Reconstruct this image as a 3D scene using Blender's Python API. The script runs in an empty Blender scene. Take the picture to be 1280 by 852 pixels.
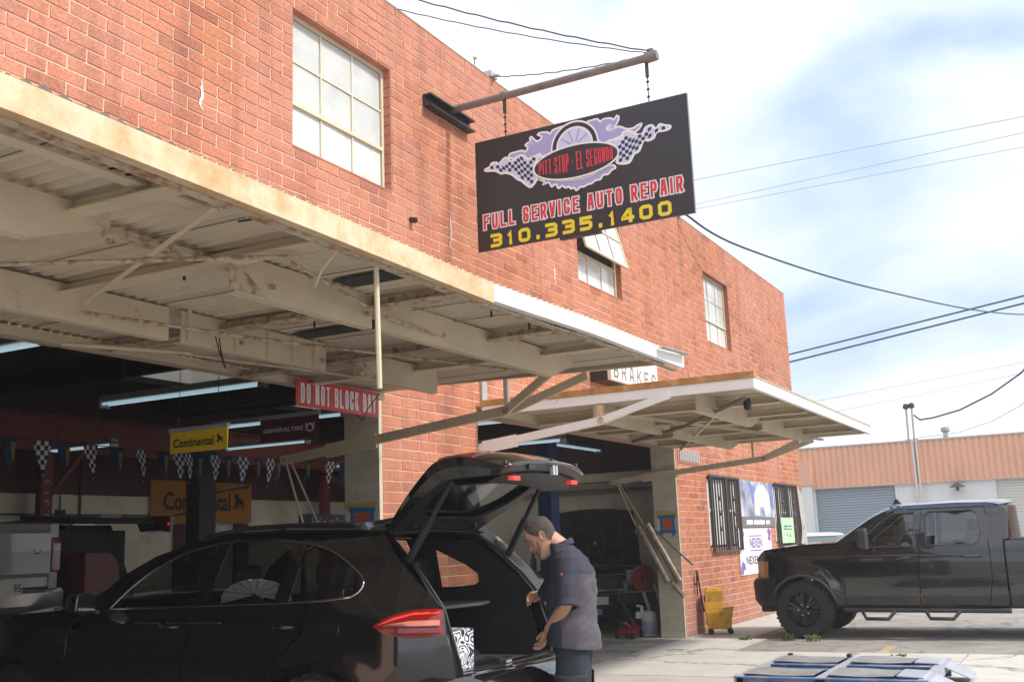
import bpy, bmesh, math, random
from mathutils import Vector, Matrix
from mathutils.geometry import delaunay_2d_cdt
random.seed(7)
SC = bpy.context.scene
R = math.radians
# ------------------------------------------------------------------ camera
cam_d = bpy.data.cameras.new('camera'); cam = bpy.data.objects.new('camera', cam_d)
SC.collection.objects.link(cam); SC.camera = cam
YAW, PITCH, ROLL = R(62.1165), R(10.799), R(-2.17471)
CAMP = Vector((0.0, -5.7445, 1.5))
_f = Vector((math.sin(YAW)*math.cos(PITCH), math.cos(YAW)*math.cos(PITCH), math.sin(PITCH)))
_r = Vector((math.cos(YAW), -math.sin(YAW), 0)); _u = _r.cross(_f)
_r2 = math.cos(ROLL)*_r + math.sin(ROLL)*_u; _u2 = -math.sin(ROLL)*_r + math.cos(ROLL)*_u
cam.matrix_world = Matrix(((_r2.x, _u2.x, -_f.x, CAMP.x), (_r2.y, _u2.y, -_f.y, CAMP.y), (_r2.z, _u2.z, -_f.z, CAMP.z), (0, 0, 0, 1)))
cam_d.sensor_width = 36; cam_d.lens = 1334.486/1280*36
cam_d.clip_start = .05; cam_d.clip_end = 3000
# ------------------------------------------------------------------ light
SUN_EL, SUN_AZ = 47.0, 3.0          # height, and degrees from straight in front of the facade (-Y) towards +X
to_sun = Vector((math.sin(R(SUN_AZ))*math.cos(R(SUN_EL)), -math.cos(R(SUN_AZ))*math.cos(R(SUN_EL)), math.sin(R(SUN_EL))))
sl = bpy.data.lights.new('sun', 'SUN'); sl.energy = 3.0; sl.angle = R(7.0); sl.color = (1.0, .95, .86)
so = bpy.data.objects.new('sun', sl); SC.collection.objects.link(so)
so.rotation_euler = (-to_sun).to_track_quat('-Z', 'Y').to_euler(); so.location = (0, -30, 40)
W = bpy.data.worlds.new('World'); SC.world = W; W.use_nodes = True
wn, wl = W.node_tree.nodes, W.node_tree.links
wn.clear()
wo = wn.new('ShaderNodeOutputWorld'); bg = wn.new('ShaderNodeBackground'); sky = wn.new('ShaderNodeTexSky')
sky.sky_type = 'NISHITA'; sky.sun_disc = False; sky.sun_elevation = R(SUN_EL)
sky.sun_rotation = math.atan2(to_sun.x, to_sun.y); sky.air_density = 1.2; sky.dust_density = 2.2; sky.ozone_density = 1.2
bg.inputs['Strength'].default_value = .1
tc = wn.new('ShaderNodeTexCoord'); mp = wn.new('ShaderNodeMapping'); mp.inputs['Scale'].default_value = (1, 1, 2.2)
mp.inputs['Location'].default_value = (-.3, 0, .2)
n1 = wn.new('ShaderNodeTexNoise'); n1.inputs['Scale'].default_value = 1.7; n1.inputs['Detail'].default_value = 7; n1.inputs['Roughness'].default_value = .5
n1.inputs['Distortion'].default_value = .4
cr = wn.new('ShaderNodeValToRGB'); cr.color_ramp.elements[0].position = .34; cr.color_ramp.elements[1].position = .565
mx = wn.new('ShaderNodeMixRGB'); mx.inputs[2].default_value = (10.5, 10.7, 11.2, 1)
hz = wn.new('ShaderNodeMixRGB'); hz.blend_type = 'MIX'; hz.inputs[0].default_value = .74; hz.inputs[2].default_value = (4.3, 5.8, 8.8, 1)
wl.new(tc.outputs['Generated'], mp.inputs[0]); wl.new(mp.outputs[0], n1.inputs[0]); wl.new(n1.outputs[0], cr.inputs[0])
wl.new(cr.outputs[0], mx.inputs[0]); wl.new(sky.outputs[0], hz.inputs[1]); wl.new(hz.outputs[0], mx.inputs[1])
wl.new(mx.outputs[0], bg.inputs[0]); wl.new(bg.outputs[0], wo.inputs[0])
SC.view_settings.view_transform = 'Standard'; SC.view_settings.look = 'None'; SC.view_settings.gamma = 1
SC.view_settings.use_curve_mapping = False; SC.view_settings.exposure = .55
SC.render.engine = 'CYCLES'
SC.cycles.max_bounces = 8; SC.cycles.diffuse_bounces = 4; SC.cycles.transparent_max_bounces = 16

# ------------------------------------------------------------------ materials
MATS = {}
def mat(name, col, rough=.6, metal=0, var=0., vscale=4., bump=0., bscale=60., spec=.5, coat=0., emit=None, estr=0., dirt=None, dscale=1.5, dlo=.55, dhi=.75, rnd=0., crack=0., cscale=.6):
    if name in MATS: return MATS[name]
    m = bpy.data.materials.new(name); MATS[name] = m; m.use_nodes = True
    nt = m.node_tree; N, L = nt.nodes, nt.links; b = N['Principled BSDF']
    b.inputs['Roughness'].default_value = rough; b.inputs['Metallic'].default_value = metal
    b.inputs['Specular IOR Level'].default_value = spec; b.inputs['Coat Weight'].default_value = coat; b.inputs['Coat Roughness'].default_value = .04
    c4 = (*col, 1); b.inputs['Base Color'].default_value = c4; src = None
    geo = N.new('ShaderNodeNewGeometry')
    def noise(s, det=6, rg=.6):
        n = N.new('ShaderNodeTexNoise'); n.inputs['Scale'].default_value = s; n.inputs['Detail'].default_value = det; n.inputs['Roughness'].default_value = rg
        L.new(geo.outputs['Position'], n.inputs['Vector']); return n
    if var > 0:
        n = noise(vscale); x = N.new('ShaderNodeMapRange'); x.inputs[1].default_value = .25; x.inputs[2].default_value = .75
        x.inputs[3].default_value = 1-var; x.inputs[4].default_value = 1+var
        L.new(n.outputs[0], x.inputs[0])
        v = N.new('ShaderNodeMixRGB'); v.blend_type = 'MULTIPLY'; v.inputs[0].default_value = 1; v.inputs[1].default_value = c4
        L.new(x.outputs[0], v.inputs[2]); src = v.outputs[0]
    if rnd > 0:
        at = N.new('ShaderNodeAttribute'); at.attribute_name = 'rnd'; oi = N.new('ShaderNodeObjectInfo')
        ad = N.new('ShaderNodeMath'); ad.operation = 'ADD'; L.new(at.outputs['Fac'], ad.inputs[0]); L.new(oi.outputs['Random'], ad.inputs[1])
        fr = N.new('ShaderNodeMath'); fr.operation = 'FRACT'; L.new(ad.outputs[0], fr.inputs[0])
        x = N.new('ShaderNodeMapRange'); x.inputs[3].default_value = 1-rnd; x.inputs[4].default_value = 1+rnd; L.new(fr.outputs[0], x.inputs[0])
        v = N.new('ShaderNodeMixRGB'); v.blend_type = 'MULTIPLY'; v.inputs[0].default_value = 1; v.inputs[1].default_value = c4
        if src: L.new(src, v.inputs[1])
        L.new(x.outputs[0], v.inputs[2]); src = v.outputs[0]
    if dirt:
        n = noise(dscale, 8, .65); r = N.new('ShaderNodeValToRGB'); r.color_ramp.elements[0].position = dlo; r.color_ramp.elements[1].position = dhi
        L.new(n.outputs[0], r.inputs[0]); v = N.new('ShaderNodeMixRGB'); v.inputs[1].default_value = c4; v.inputs[2].default_value = (*dirt, 1)
        if src: L.new(src, v.inputs[1])
        L.new(r.outputs[0], v.inputs[0]); src = v.outputs[0]
    if crack > 0:
        n = noise(1.3, 5, .7); vm = N.new('ShaderNodeVectorMath'); vm.operation = 'MULTIPLY_ADD'; vm.inputs[1].default_value = (.9, .9, .9); L.new(n.outputs['Color'], vm.inputs[0]); L.new(geo.outputs['Position'], vm.inputs[2])
        vo = N.new('ShaderNodeTexVoronoi'); vo.feature = 'DISTANCE_TO_EDGE'; vo.inputs['Scale'].default_value = cscale; L.new(vm.outputs[0], vo.inputs['Vector'])
        r = N.new('ShaderNodeMapRange'); r.inputs[1].default_value = .004; r.inputs[2].default_value = .014; r.inputs[3].default_value = crack; r.inputs[4].default_value = 0; L.new(vo.outputs[0], r.inputs[0])
        v = N.new('ShaderNodeMixRGB'); v.inputs[2].default_value = (.07, .065, .06, 1); v.inputs[1].default_value = c4
        if src: L.new(src, v.inputs[1])
        L.new(r.outputs[0], v.inputs[0]); src = v.outputs[0]
        n = noise(3.2, 8, .75); r = N.new('ShaderNodeMapRange'); r.inputs[1].default_value = .62; r.inputs[2].default_value = .72; r.inputs[3].default_value = 0; r.inputs[4].default_value = .55; L.new(n.outputs[0], r.inputs[0])
        v = N.new('ShaderNodeMixRGB'); v.inputs[2].default_value = (.10, .092, .085, 1); L.new(src, v.inputs[1]); L.new(r.outputs[0], v.inputs[0]); src = v.outputs[0]
    if src: L.new(src, b.inputs['Base Color'])
    if bump > 0:
        n = noise(bscale, 4); bn = N.new('ShaderNodeBump'); bn.inputs['Strength'].default_value = bump; bn.inputs['Distance'].default_value = .01
        L.new(n.outputs[0], bn.inputs['Height']); L.new(bn.outputs[0], b.inputs['Normal'])
    if emit: b.inputs['Emission Color'].default_value = (*emit, 1); b.inputs['Emission Strength'].default_value = estr
    return m
def glassmat(name, tint, refl=1.5, rough=0.0):
    m = bpy.data.materials.new(name); MATS[name] = m; m.use_nodes = True
    N, L = m.node_tree.nodes, m.node_tree.links; N.clear()
    o = N.new('ShaderNodeOutputMaterial'); t = N.new('ShaderNodeBsdfTransparent'); g = N.new('ShaderNodeBsdfGlossy'); x = N.new('ShaderNodeMixShader'); f = N.new('ShaderNodeFresnel')
    t.inputs[0].default_value = (*tint, 1); g.inputs['Roughness'].default_value = rough; f.inputs[0].default_value = refl
    ge = N.new('ShaderNodeNewGeometry'); ma = N.new('ShaderNodeMath'); ma.operation = 'MULTIPLY_ADD'; ma.inputs[1].default_value = 1/refl-refl; ma.inputs[2].default_value = refl
    L.new(ge.outputs['Backfacing'], ma.inputs[0]); L.new(ma.outputs[0], f.inputs[0])
    L.new(f.outputs[0], x.inputs[0]); L.new(t.outputs[0], x.inputs[1]); L.new(g.outputs[0], x.inputs[2]); L.new(x.outputs[0], o.inputs[0]); return m
def brickmat():
    m = bpy.data.materials.new('red_brick'); MATS['red_brick'] = m; m.use_nodes = True
    N, L = m.node_tree.nodes, m.node_tree.links; b = N['Principled BSDF']; b.inputs['Roughness'].default_value = .85; b.inputs['Specular IOR Level'].default_value = .25
    geo = N.new('ShaderNodeNewGeometry'); at = N.new('ShaderNodeAttribute'); at.attribute_name = 'rnd'; oi = N.new('ShaderNodeObjectInfo')
    ad = N.new('ShaderNodeMath'); ad.operation = 'ADD'; L.new(at.outputs['Fac'], ad.inputs[0]); L.new(oi.outputs['Random'], ad.inputs[1])
    fr = N.new('ShaderNodeMath'); fr.operation = 'FRACT'; L.new(ad.outputs[0], fr.inputs[0])
    r = N.new('ShaderNodeValToRGB'); e = r.color_ramp.elements
    e[0].position = 0; e[0].color = (.38, .135, .075, 1); e[1].position = 1; e[1].color = (.49, .190, .104, 1)
    for p, c in ((.07, (.32, .115, .068, 1)), (.12, (.415, .147, .080, 1)), (.35, (.46, .172, .091, 1)), (.6, (.445, .163, .088, 1)), (.8, (.48, .182, .096, 1))):
        q = e.new(p); q.color = c
    L.new(fr.outputs[0], r.inputs[0])
    def noise(s, det=6, rg=.6):
        n = N.new('ShaderNodeTexNoise'); n.inputs['Scale'].default_value = s; n.inputs['Detail'].default_value = det; n.inputs['Roughness'].default_value = rg
        L.new(geo.outputs['Position'], n.inputs['Vector']); return n
    # large weathering patches: paler chalky bloom and darker red runs
    n = noise(.55, 6, .6); x = N.new('ShaderNodeValToRGB'); x.color_ramp.elements[0].position = .42; x.color_ramp.elements[1].position = .70
    L.new(n.outputs[0], x.inputs[0]); sc = N.new('ShaderNodeMath'); sc.operation = 'MULTIPLY'; sc.inputs[1].default_value = .62; L.new(x.outputs[0], sc.inputs[0])
    v = N.new('ShaderNodeMixRGB'); v.inputs[2].default_value = (.54, .265, .205, 1); L.new(sc.outputs[0], v.inputs[0]); L.new(r.outputs[0], v.inputs[1])
    n = noise(.8, 5, .6); x = N.new('ShaderNodeValToRGB'); x.color_ramp.elements[0].position = .54; x.color_ramp.elements[1].position = .74
    L.new(n.outputs[0], x.inputs[0]); sc = N.new('ShaderNodeMath'); sc.operation = 'MULTIPLY'; sc.inputs[1].default_value = .38; L.new(x.outputs[0], sc.inputs[0])
    v2 = N.new('ShaderNodeMixRGB'); v2.inputs[2].default_value = (.36, .125, .092, 1); L.new(sc.outputs[0], v2.inputs[0]); L.new(v.outputs[0], v2.inputs[1])
    # grime near the ground
    sp = N.new('ShaderNodeSeparateXYZ'); L.new(geo.outputs['Position'], sp.inputs[0])
    n = noise(2.2, 6, .65); ng = N.new('ShaderNodeMath'); ng.operation = 'MULTIPLY_ADD'; ng.inputs[1].default_value = 1.5; L.new(n.outputs[0], ng.inputs[0]); L.new(sp.outputs['Z'], ng.inputs[2])
    gr = N.new('ShaderNodeMapRange'); gr.inputs[1].default_value = .9; gr.inputs[2].default_value = 1.75; gr.inputs[3].default_value = .5; gr.inputs[4].default_value = 0
    L.new(ng.outputs[0], gr.inputs[0])
    v4 = N.new('ShaderNodeMixRGB'); v4.inputs[2].default_value = (.33, .20, .17, 1); L.new(gr.outputs[0], v4.inputs[0]); L.new(v2.outputs[0], v4.inputs[1])
    # specks
    n = noise(42, 6, .8); x = N.new('ShaderNodeMapRange'); x.inputs[1].default_value = .3; x.inputs[2].default_value = .7; x.inputs[3].default_value = .60; x.inputs[4].default_value = 1.34
    L.new(n.outputs[0], x.inputs[0]); v3 = N.new('ShaderNodeMixRGB'); v3.blend_type = 'MULTIPLY'; v3.inputs[0].default_value = 1; L.new(v4.outputs[0], v3.inputs[1]); L.new(x.outputs[0], v3.inputs[2])
    ms = N.new('ShaderNodeVectorMath'); ms.operation = 'MULTIPLY'; ms.inputs[1].default_value = (2.6, 2.6, .22); L.new(geo.outputs['Position'], ms.inputs[0])
    ns = N.new('ShaderNodeTexNoise'); ns.inputs['Scale'].default_value = 1.6; ns.inputs['Detail'].default_value = 6; L.new(ms.outputs[0], ns.inputs['Vector'])
    xs = N.new('ShaderNodeMapRange'); xs.inputs[1].default_value = .48; xs.inputs[2].default_value = .75; xs.inputs[3].default_value = 1.04; xs.inputs[4].default_value = .70; L.new(ns.outputs[0], xs.inputs[0])
    v5 = N.new('ShaderNodeMixRGB'); v5.blend_type = 'MULTIPLY'; v5.inputs[0].default_value = 1; L.new(v3.outputs[0], v5.inputs[1]); L.new(xs.outputs[0], v5.inputs[2]); L.new(v5.outputs[0], b.inputs['Base Color'])
    n = noise(55, 5); bn = N.new('ShaderNodeBump'); bn.inputs['Strength'].default_value = .7; bn.inputs['Distance'].default_value = .008
    L.new(n.outputs[0], bn.inputs['Height']); L.new(bn.outputs[0], b.inputs['Normal'])
    return m

# ------------------------------------------------------------------ mesh helpers
ROOTLOC = {}
class MB:
    def __init__(s): s.bm = bmesh.new()
    def box(s, x0, x1, y0, y1, z0, z1, skip=()):
        b = s.bm; v = [b.verts.new((x, y, z)) for x in (x0, x1) for y in (y0, y1) for z in (z0, z1)]
        for k, q in (('-x', (0, 1, 3, 2)), ('+x', (4, 6, 7, 5)), ('-y', (0, 4, 5, 1)), ('+y', (2, 3, 7, 6)), ('-z', (0, 2, 6, 4)), ('+z', (1, 5, 7, 3))):
            if k not in skip: b.faces.new([v[i] for i in q])
        return s
    def bar(s, a, c, w, h, up=(0, 0, 1)):
        a, c = Vector(a), Vector(c); d = (c-a).normalized(); up = Vector(up)
        if abs(d.dot(up)) > .98: up = Vector((0, 1, 0))
        r = d.cross(up).normalized(); u = r.cross(d)
        V = [s.bm.verts.new(p + r*i*w/2 + u*j*h/2) for p in (a, c) for i, j in ((-1, -1), (1, -1), (1, 1), (-1, 1))]
        for q in ((0, 3, 2, 1), (4, 5, 6, 7), (0, 1, 5, 4), (1, 2, 6, 5), (2, 3, 7, 6), (3, 0, 4, 7)): s.bm.faces.new([V[i] for i in q])
        return s
    def tube(s, pts, r, n=8, cap=True, r1=None):
        pts = [Vector(p) for p in pts]; rings = []; up = None; m = len(pts)
        for i, p in enumerate(pts):
            d = ((pts[min(i+1, m-1)]-p) + (p-pts[max(i-1, 0)])).normalized()
            if up is None: up = Vector((0, 0, 1)) if abs(d.z) < .9 else Vector((1, 0, 0))
            a = d.cross(up)
            if a.length < 1e-4: a = d.cross(Vector((.3, 1, .2)))
            a.normalize(); c = a.cross(d); up = c
            rr = r if r1 is None else r + (r1-r)*i/(m-1)
            if isinstance(r, (list, tuple)): rr = r[i]
            rings.append([s.bm.verts.new(p + (a*math.cos(2*math.pi*k/n) + c*math.sin(2*math.pi*k/n))*rr) for k in range(n)])
        for i in range(m-1):
            for k in range(n): s.bm.faces.new((rings[i][k], rings[i+1][k], rings[i+1][(k+1) % n], rings[i][(k+1) % n]))
        if cap:
            s.bm.faces.new(rings[0]); s.bm.faces.new(rings[-1][::-1])
        return s
    def loft(s, rings, closed=True, cap=True):
        V = [[s.bm.verts.new(p) for p in rg] for rg in rings]; n = len(V[0])
        for i in range(len(V)-1):
            for k in range(n if closed else n-1): s.bm.faces.new((V[i][k], V[i+1][k], V[i+1][(k+1) % n], V[i][(k+1) % n]))
        if cap and closed: s.bm.faces.new(V[0]); s.bm.faces.new(V[-1][::-1])
        return s
    def lathe(s, prof, center, axis='z', n=20, cap=False):
        c = Vector(center); rings = []
        for r, h in prof:
            rg = []
            for k in range(n):
                t = 2*math.pi*k/n; a, b_ = r*math.cos(t), r*math.sin(t)
                rg.append(c + {'z': Vector((a, b_, h)), 'x': Vector((h, a, b_)), 'y': Vector((a, h, b_))}[axis])
            rings.append(rg)
        return s.loft(rings, True, cap)
    def prism(s, poly, thick):                    # poly: coplanar 3-D points; thick: vector
        t = Vector(thick); A = [s.bm.verts.new(p) for p in poly]; B = [s.bm.verts.new(Vector(p)+t) for p in poly]; n = len(A)
        s.bm.faces.new(A); s.bm.faces.new(B[::-1])
        for i in range(n): s.bm.faces.new((A[i], B[i], B[(i+1) % n], A[(i+1) % n]))
        return s
    def face(s, pts): s.bm.faces.new([s.bm.verts.new(p) for p in pts]); return s
def rootof(o):
    while o.parent: o = o.parent
    return o
def obj(name, mb, m, parent=None, smooth=False, label=None, kind=None, bevel=0, solid=0, sub=0, autosm=None, norm=True):
    bm = mb.bm if isinstance(mb, MB) else mb
    if isinstance(bm, bpy.types.Mesh): me = bm; me.name = name
    else:
        if norm: bmesh.ops.recalc_face_normals(bm, faces=bm.faces)
        me = bpy.data.meshes.new(name); bm.to_mesh(me); bm.free()
    o = bpy.data.objects.new(name, me); SC.collection.objects.link(o)
    if m: me.materials.append(m)
    if parent is not None:
        loc = ROOTLOC.get(rootof(parent).name, Vector((0, 0, 0)))
        me.transform(Matrix.Translation(-loc)); o.parent = parent
    if smooth: me.polygons.foreach_set('use_smooth', [True]*len(me.polygons))
    if solid: q = o.modifiers.new('solid', 'SOLIDIFY'); q.thickness = solid; q.offset = 0
    if bevel: q = o.modifiers.new('bevel', 'BEVEL'); q.width = bevel; q.segments = 2; q.limit_method = 'ANGLE'
    if solid and (smooth or autosm): q = o.modifiers.new('edge', 'EDGE_SPLIT'); q.split_angle = R(40)
    if sub: q = o.modifiers.new('sub', 'SUBSURF'); q.levels = sub; q.render_levels = sub
    if autosm:
        me.polygons.foreach_set('use_smooth', [True]*len(me.polygons))
        try: me.set_sharp_from_angle(angle=R(autosm))
        except Exception: pass
    if label: o['label'] = label
    if kind: o['kind'] = kind
    return o
def thing(name, label, cat, loc=(0, 0, 0), group=None):
    o = bpy.data.objects.new(name, None); SC.collection.objects.link(o); o.location = loc; o['label'] = label; o['category'] = cat
    o.empty_display_size = .2
    if group: o['group'] = group
    ROOTLOC[o.name] = Vector(loc); return o
def tag(o, label, cat, group=None):
    o['label'] = label; o['category'] = cat
    if group: o['group'] = group
    me = o.data; c = sum((v.co for v in me.vertices), Vector())/max(1, len(me.vertices))
    zmin = min(v.co.z for v in me.vertices); c.z = zmin
    me.transform(Matrix.Translation(-c)); o.location = c
    return o
def struct(name, mb, m, **k): return obj(name, mb, m, kind='structure', **k)
def copy_tree(o, delta, label=None, parent=None):
    c = o.copy(); SC.collection.objects.link(c)
    if parent is None: c.location = o.location + Vector(delta)
    else: c.parent = parent
    if label: c['label'] = label
    for ch in list(o.children): copy_tree(ch, delta, None, c)
    return c
def inside(p, poly):
    x, y = p; r = False; n = len(poly); j = n-1
    for i in range(n):
        xi, yi = poly[i]; xj, yj = poly[j]
        if (yi > y) != (yj > y) and x < (xj-xi)*(y-yi)/(yj-yi)+xi: r = not r
        j = i
    return r
def densify(poly, g):
    out = []
    for i, p in enumerate(poly):
        q = poly[(i+1) % len(poly)]; d = math.hypot(q[0]-p[0], q[1]-p[1]); k = max(1, int(d/g))
        out += [(p[0]+(q[0]-p[0])*t/k, p[1]+(q[1]-p[1])*t/k) for t in range(k)]
    return out
def spline(pts, k=6, closed=False):
    out = []; n = len(pts)
    for i in range(n if closed else n-1):
        if closed: p0, p1, p2, p3 = pts[i-1], pts[i], pts[(i+1) % n], pts[(i+2) % n]
        else: p0, p1, p2, p3 = pts[max(i-1, 0)], pts[i], pts[i+1], pts[min(i+2, n-1)]
        for j in range(k):
            t = j/k
            out.append(tuple(.5*(2*b+(c-a)*t+(2*a-5*b+4*c-d)*t*t+(-a+3*b-3*c+d)*t**3) for a, b, c, d in zip(p0, p1, p2, p3)))
    if not closed: out.append(tuple(pts[-1]))
    return out
def panel(outline, holes, fmap, g=.08):
    """flat outline with holes, meshed and carried onto a curved surface by fmap"""
    loops = [densify(outline, g)] + [densify(h, g) for h in holes]
    V, E = [], []
    for lp in loops:
        s0 = len(V); V += lp; E += [(s0+i, s0+(i+1) % len(lp)) for i in range(len(lp))]
    xs = [p[0] for p in outline]; ys = [p[1] for p in outline]
    nx, ny = int((max(xs)-min(xs))/g), int((max(ys)-min(ys))/g)
    B = V[:]
    for i in range(1, nx+1):
        for j in range(1, ny+1):
            p = (min(xs)+(i-.5+.25*(j % 2))*g, min(ys)+(j-.5)*g)
            if inside(p, outline) and not any(inside(p, h) for h in holes) and min((p[0]-q[0])**2+(p[1]-q[1])**2 for q in B) > (g*.45)**2: V.append(p)
    r = delaunay_2d_cdt([Vector(p) for p in V], E, [], 0, 1e-5)
    mb = MB(); vs = [mb.bm.verts.new(fmap(v.x, v.y)) for v in r[0]]
    for f in r[2]:
        c = sum((r[0][i] for i in f), Vector((0, 0)))/len(f)
        if inside(c, outline) and not any(inside(c, h) for h in holes):
            try: mb.bm.faces.new([vs[i] for i in f])
            except ValueError: pass
    loose = [v for v in mb.bm.verts if not v.link_faces]
    for v in loose: mb.bm.verts.remove(v)
    return mb
def text_mesh(body, x0, x1, y0, y1, fmap, bold=.0, shear=0, sub=False):
    cu = bpy.data.curves.new('lettering', 'FONT'); cu.body = body; cu.offset = bold; cu.shear = shear; cu.resolution_u = 3
    o = bpy.data.objects.new('lettering', cu); SC.collection.objects.link(o)
    dg = bpy.context.evaluated_depsgraph_get(); me = bpy.data.meshes.new_from_object(o.evaluated_get(dg))
    bpy.data.objects.remove(o); bpy.data.curves.remove(cu)
    xs = [v.co.x for v in me.vertices]; ys = [v.co.y for v in me.vertices]
    a, b, c, d = min(xs), max(xs), min(ys), max(ys)
    for v in me.vertices: v.co = fmap(x0+(v.co.x-a)/(b-a)*(x1-x0), y0+(v.co.y-c)/(d-c)*(y1-y0))
    return me
def strip(P, h, closed=False, ends=.98):
    """left and right edges of a mitred strip along P"""
    P = [Vector(p) for p in P]; n = len(P); L_, R_ = [], []
    if not closed:
        d0 = (P[1]-P[0]).normalized(); d1 = (P[-1]-P[-2]).normalized(); P[0] = P[0]-d0*h*ends; P[-1] = P[-1]+d1*h*ends
    for i in range(n):
        a_ = (P[i]-P[i-1]) if (i or closed) else (P[1]-P[0]); b_ = (P[(i+1) % n]-P[i]) if (i < n-1 or closed) else (P[-1]-P[-2])
        a_.normalize(); b_.normalize(); na, nb = Vector((-a_.y, a_.x)), Vector((-b_.y, b_.x)); m = na+nb
        if m.length < .3: m = na.copy()
        m.normalize(); q = h/max(.6, m.dot(na)); L_.append(P[i]+m*q); R_.append(P[i]-m*q)
    return L_, R_
def stroke(mb, pts, w, fmap, closed=True):
    pts = [p for i, p in enumerate(pts) if (Vector(p)-Vector(pts[i-1])).length > w*.12 or (i == 0 and not closed)]
    L_, R_ = strip(pts, w/2, closed, .3); n = len(L_); A = [mb.bm.verts.new(fmap(*v)) for v in L_]; B = [mb.bm.verts.new(fmap(*v)) for v in R_]
    for i in range(n if closed else n-1): mb.bm.faces.new((A[i], B[i], B[(i+1) % n], A[(i+1) % n]))
    return mb
GLY = {'A': ['0,0 .3,1 .7,1 1,0', '.17,.32 .83,.32'], 'B': ['0,.53 0,1 .75,1 1,.8 1,.68 .8,.53 0,.53', '0,.49 .8,.49 1,.36 1,.2 .78,0 0,0 0,.49'], 'C': ['1,.68 1,.82 .8,1 .2,1 0,.82 0,.18 .2,0 .8,0 1,.18 1,.32'], 'D': ['0,0 0,1 .75,1 1,.78 1,.22 .75,0 0,0'],
 'E': ['1,1 0,1 0,0 1,0', '0,.52 .85,.52'], 'F': ['1,1 0,1 0,0', '0,.52 .85,.52'], 'G': ['1,.70 1,.82 .8,1 .2,1 0,.82 0,.18 .2,0 .8,0 1,.18 1,.48 .55,.48'], 'I': ['.5,0 .5,1'], 'K': ['0,0 0,1', '0,.42 1,1', '.38,.60 1,0'], 'L': ['0,1 0,0 1,0'],
 'N': ['0,0 0,1', '.06,.97 .94,.03', '1,0 1,1'], 'O': ['.2,0 .8,0 1,.18 1,.82 .8,1 .2,1 0,.82 0,.18 .2,0'], 'P': ['0,0 0,1 .78,1 1,.82 1,.6 .78,.42 0,.42'], 'R': ['0,0 0,1 .78,1 1,.82 1,.64 .78,.46 0,.46', '.5,.44 1,0'], 'S': ['1,.74 1,.84 .82,1 .18,1 0,.84 0,.68 .18,.52 .82,.48 1,.32 1,.16 .82,0 .18,0 0,.16 0,.26'],
 'T': ['0,1 1,1', '.5,.95 .5,0'], 'U': ['0,1 0,.18 .2,0 .8,0 1,.18 1,1'], 'V': ['0,1 .42,0 .58,0 1,1'], 'Y': ['0,1 .5,.45 .5,0', '1,1 .5,.45'], '0': ['.2,0 .8,0 1,.16 1,.84 .8,1 .2,1 0,.84 0,.16 .2,0'], '1': ['.25,.82 .55,1 .55,0'], '3': ['0,1 .8,1 1,.86 1,.66 .82,.52 .3,.52', '.8,.52 1,.38 1,.14 .8,0 0,0'],
 '4': ['.78,0 .78,1 .62,1 0,.36 0,.28 1,.28'], '5': ['1,1 0,1 0,.58 .8,.58 1,.44 1,.14 .8,0 0,0'], '-': ['.1,.5 .9,.5'], '.': ['.3,.0 .3,.10']}
GW = {'I': .42, '.': .45, '-': .45, '1': .6, ' ': .45}
def block_text(body, x0, x1, y0, y1, fmap, w, grow=0, gapk=.42):
    """squared sign lettering drawn as mitred strokes of width w; grow widens it for an outline"""
    adv = [GW.get(c, 1.0) for c in body]; tot = sum(adv)+gapk*(len(body)-1); u = (x1-x0)/tot; x = x0; mb = MB(); k = 0
    for c, a in zip(body, adv):
        gx0, gx1 = x+w/2, x+a*u-w/2
        if c in ('I', '.'): gx0, gx1 = x+a*u*.5-.5e-4, x+a*u*.5+.5e-4
        for st in GLY.get(c, []):
            P = [Vector((gx0+(gx1-gx0)*float(p.split(',')[0]), y0+w/2+(y1-y0-w)*float(p.split(',')[1]))) for p in st.split()]
            cl = (P[0]-P[-1]).length < 1e-6 and len(P) > 3
            if cl: P = P[:-1]
            L_, R_ = strip(P, w/2+grow, cl); n = len(P); m_ = n if cl else n-1
            for i in range(m_):
                e_ = k*1.2e-3+(0 if i == 0 else 1+i % 2)*3.5e-4; j_ = (i+1) % n
                mb.face([fmap(*v, e_) for v in (L_[i], R_[i], R_[j_], L_[j_])])
            k = (k+1) % 2
        x += (a+gapk)*u
    return mb
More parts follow.
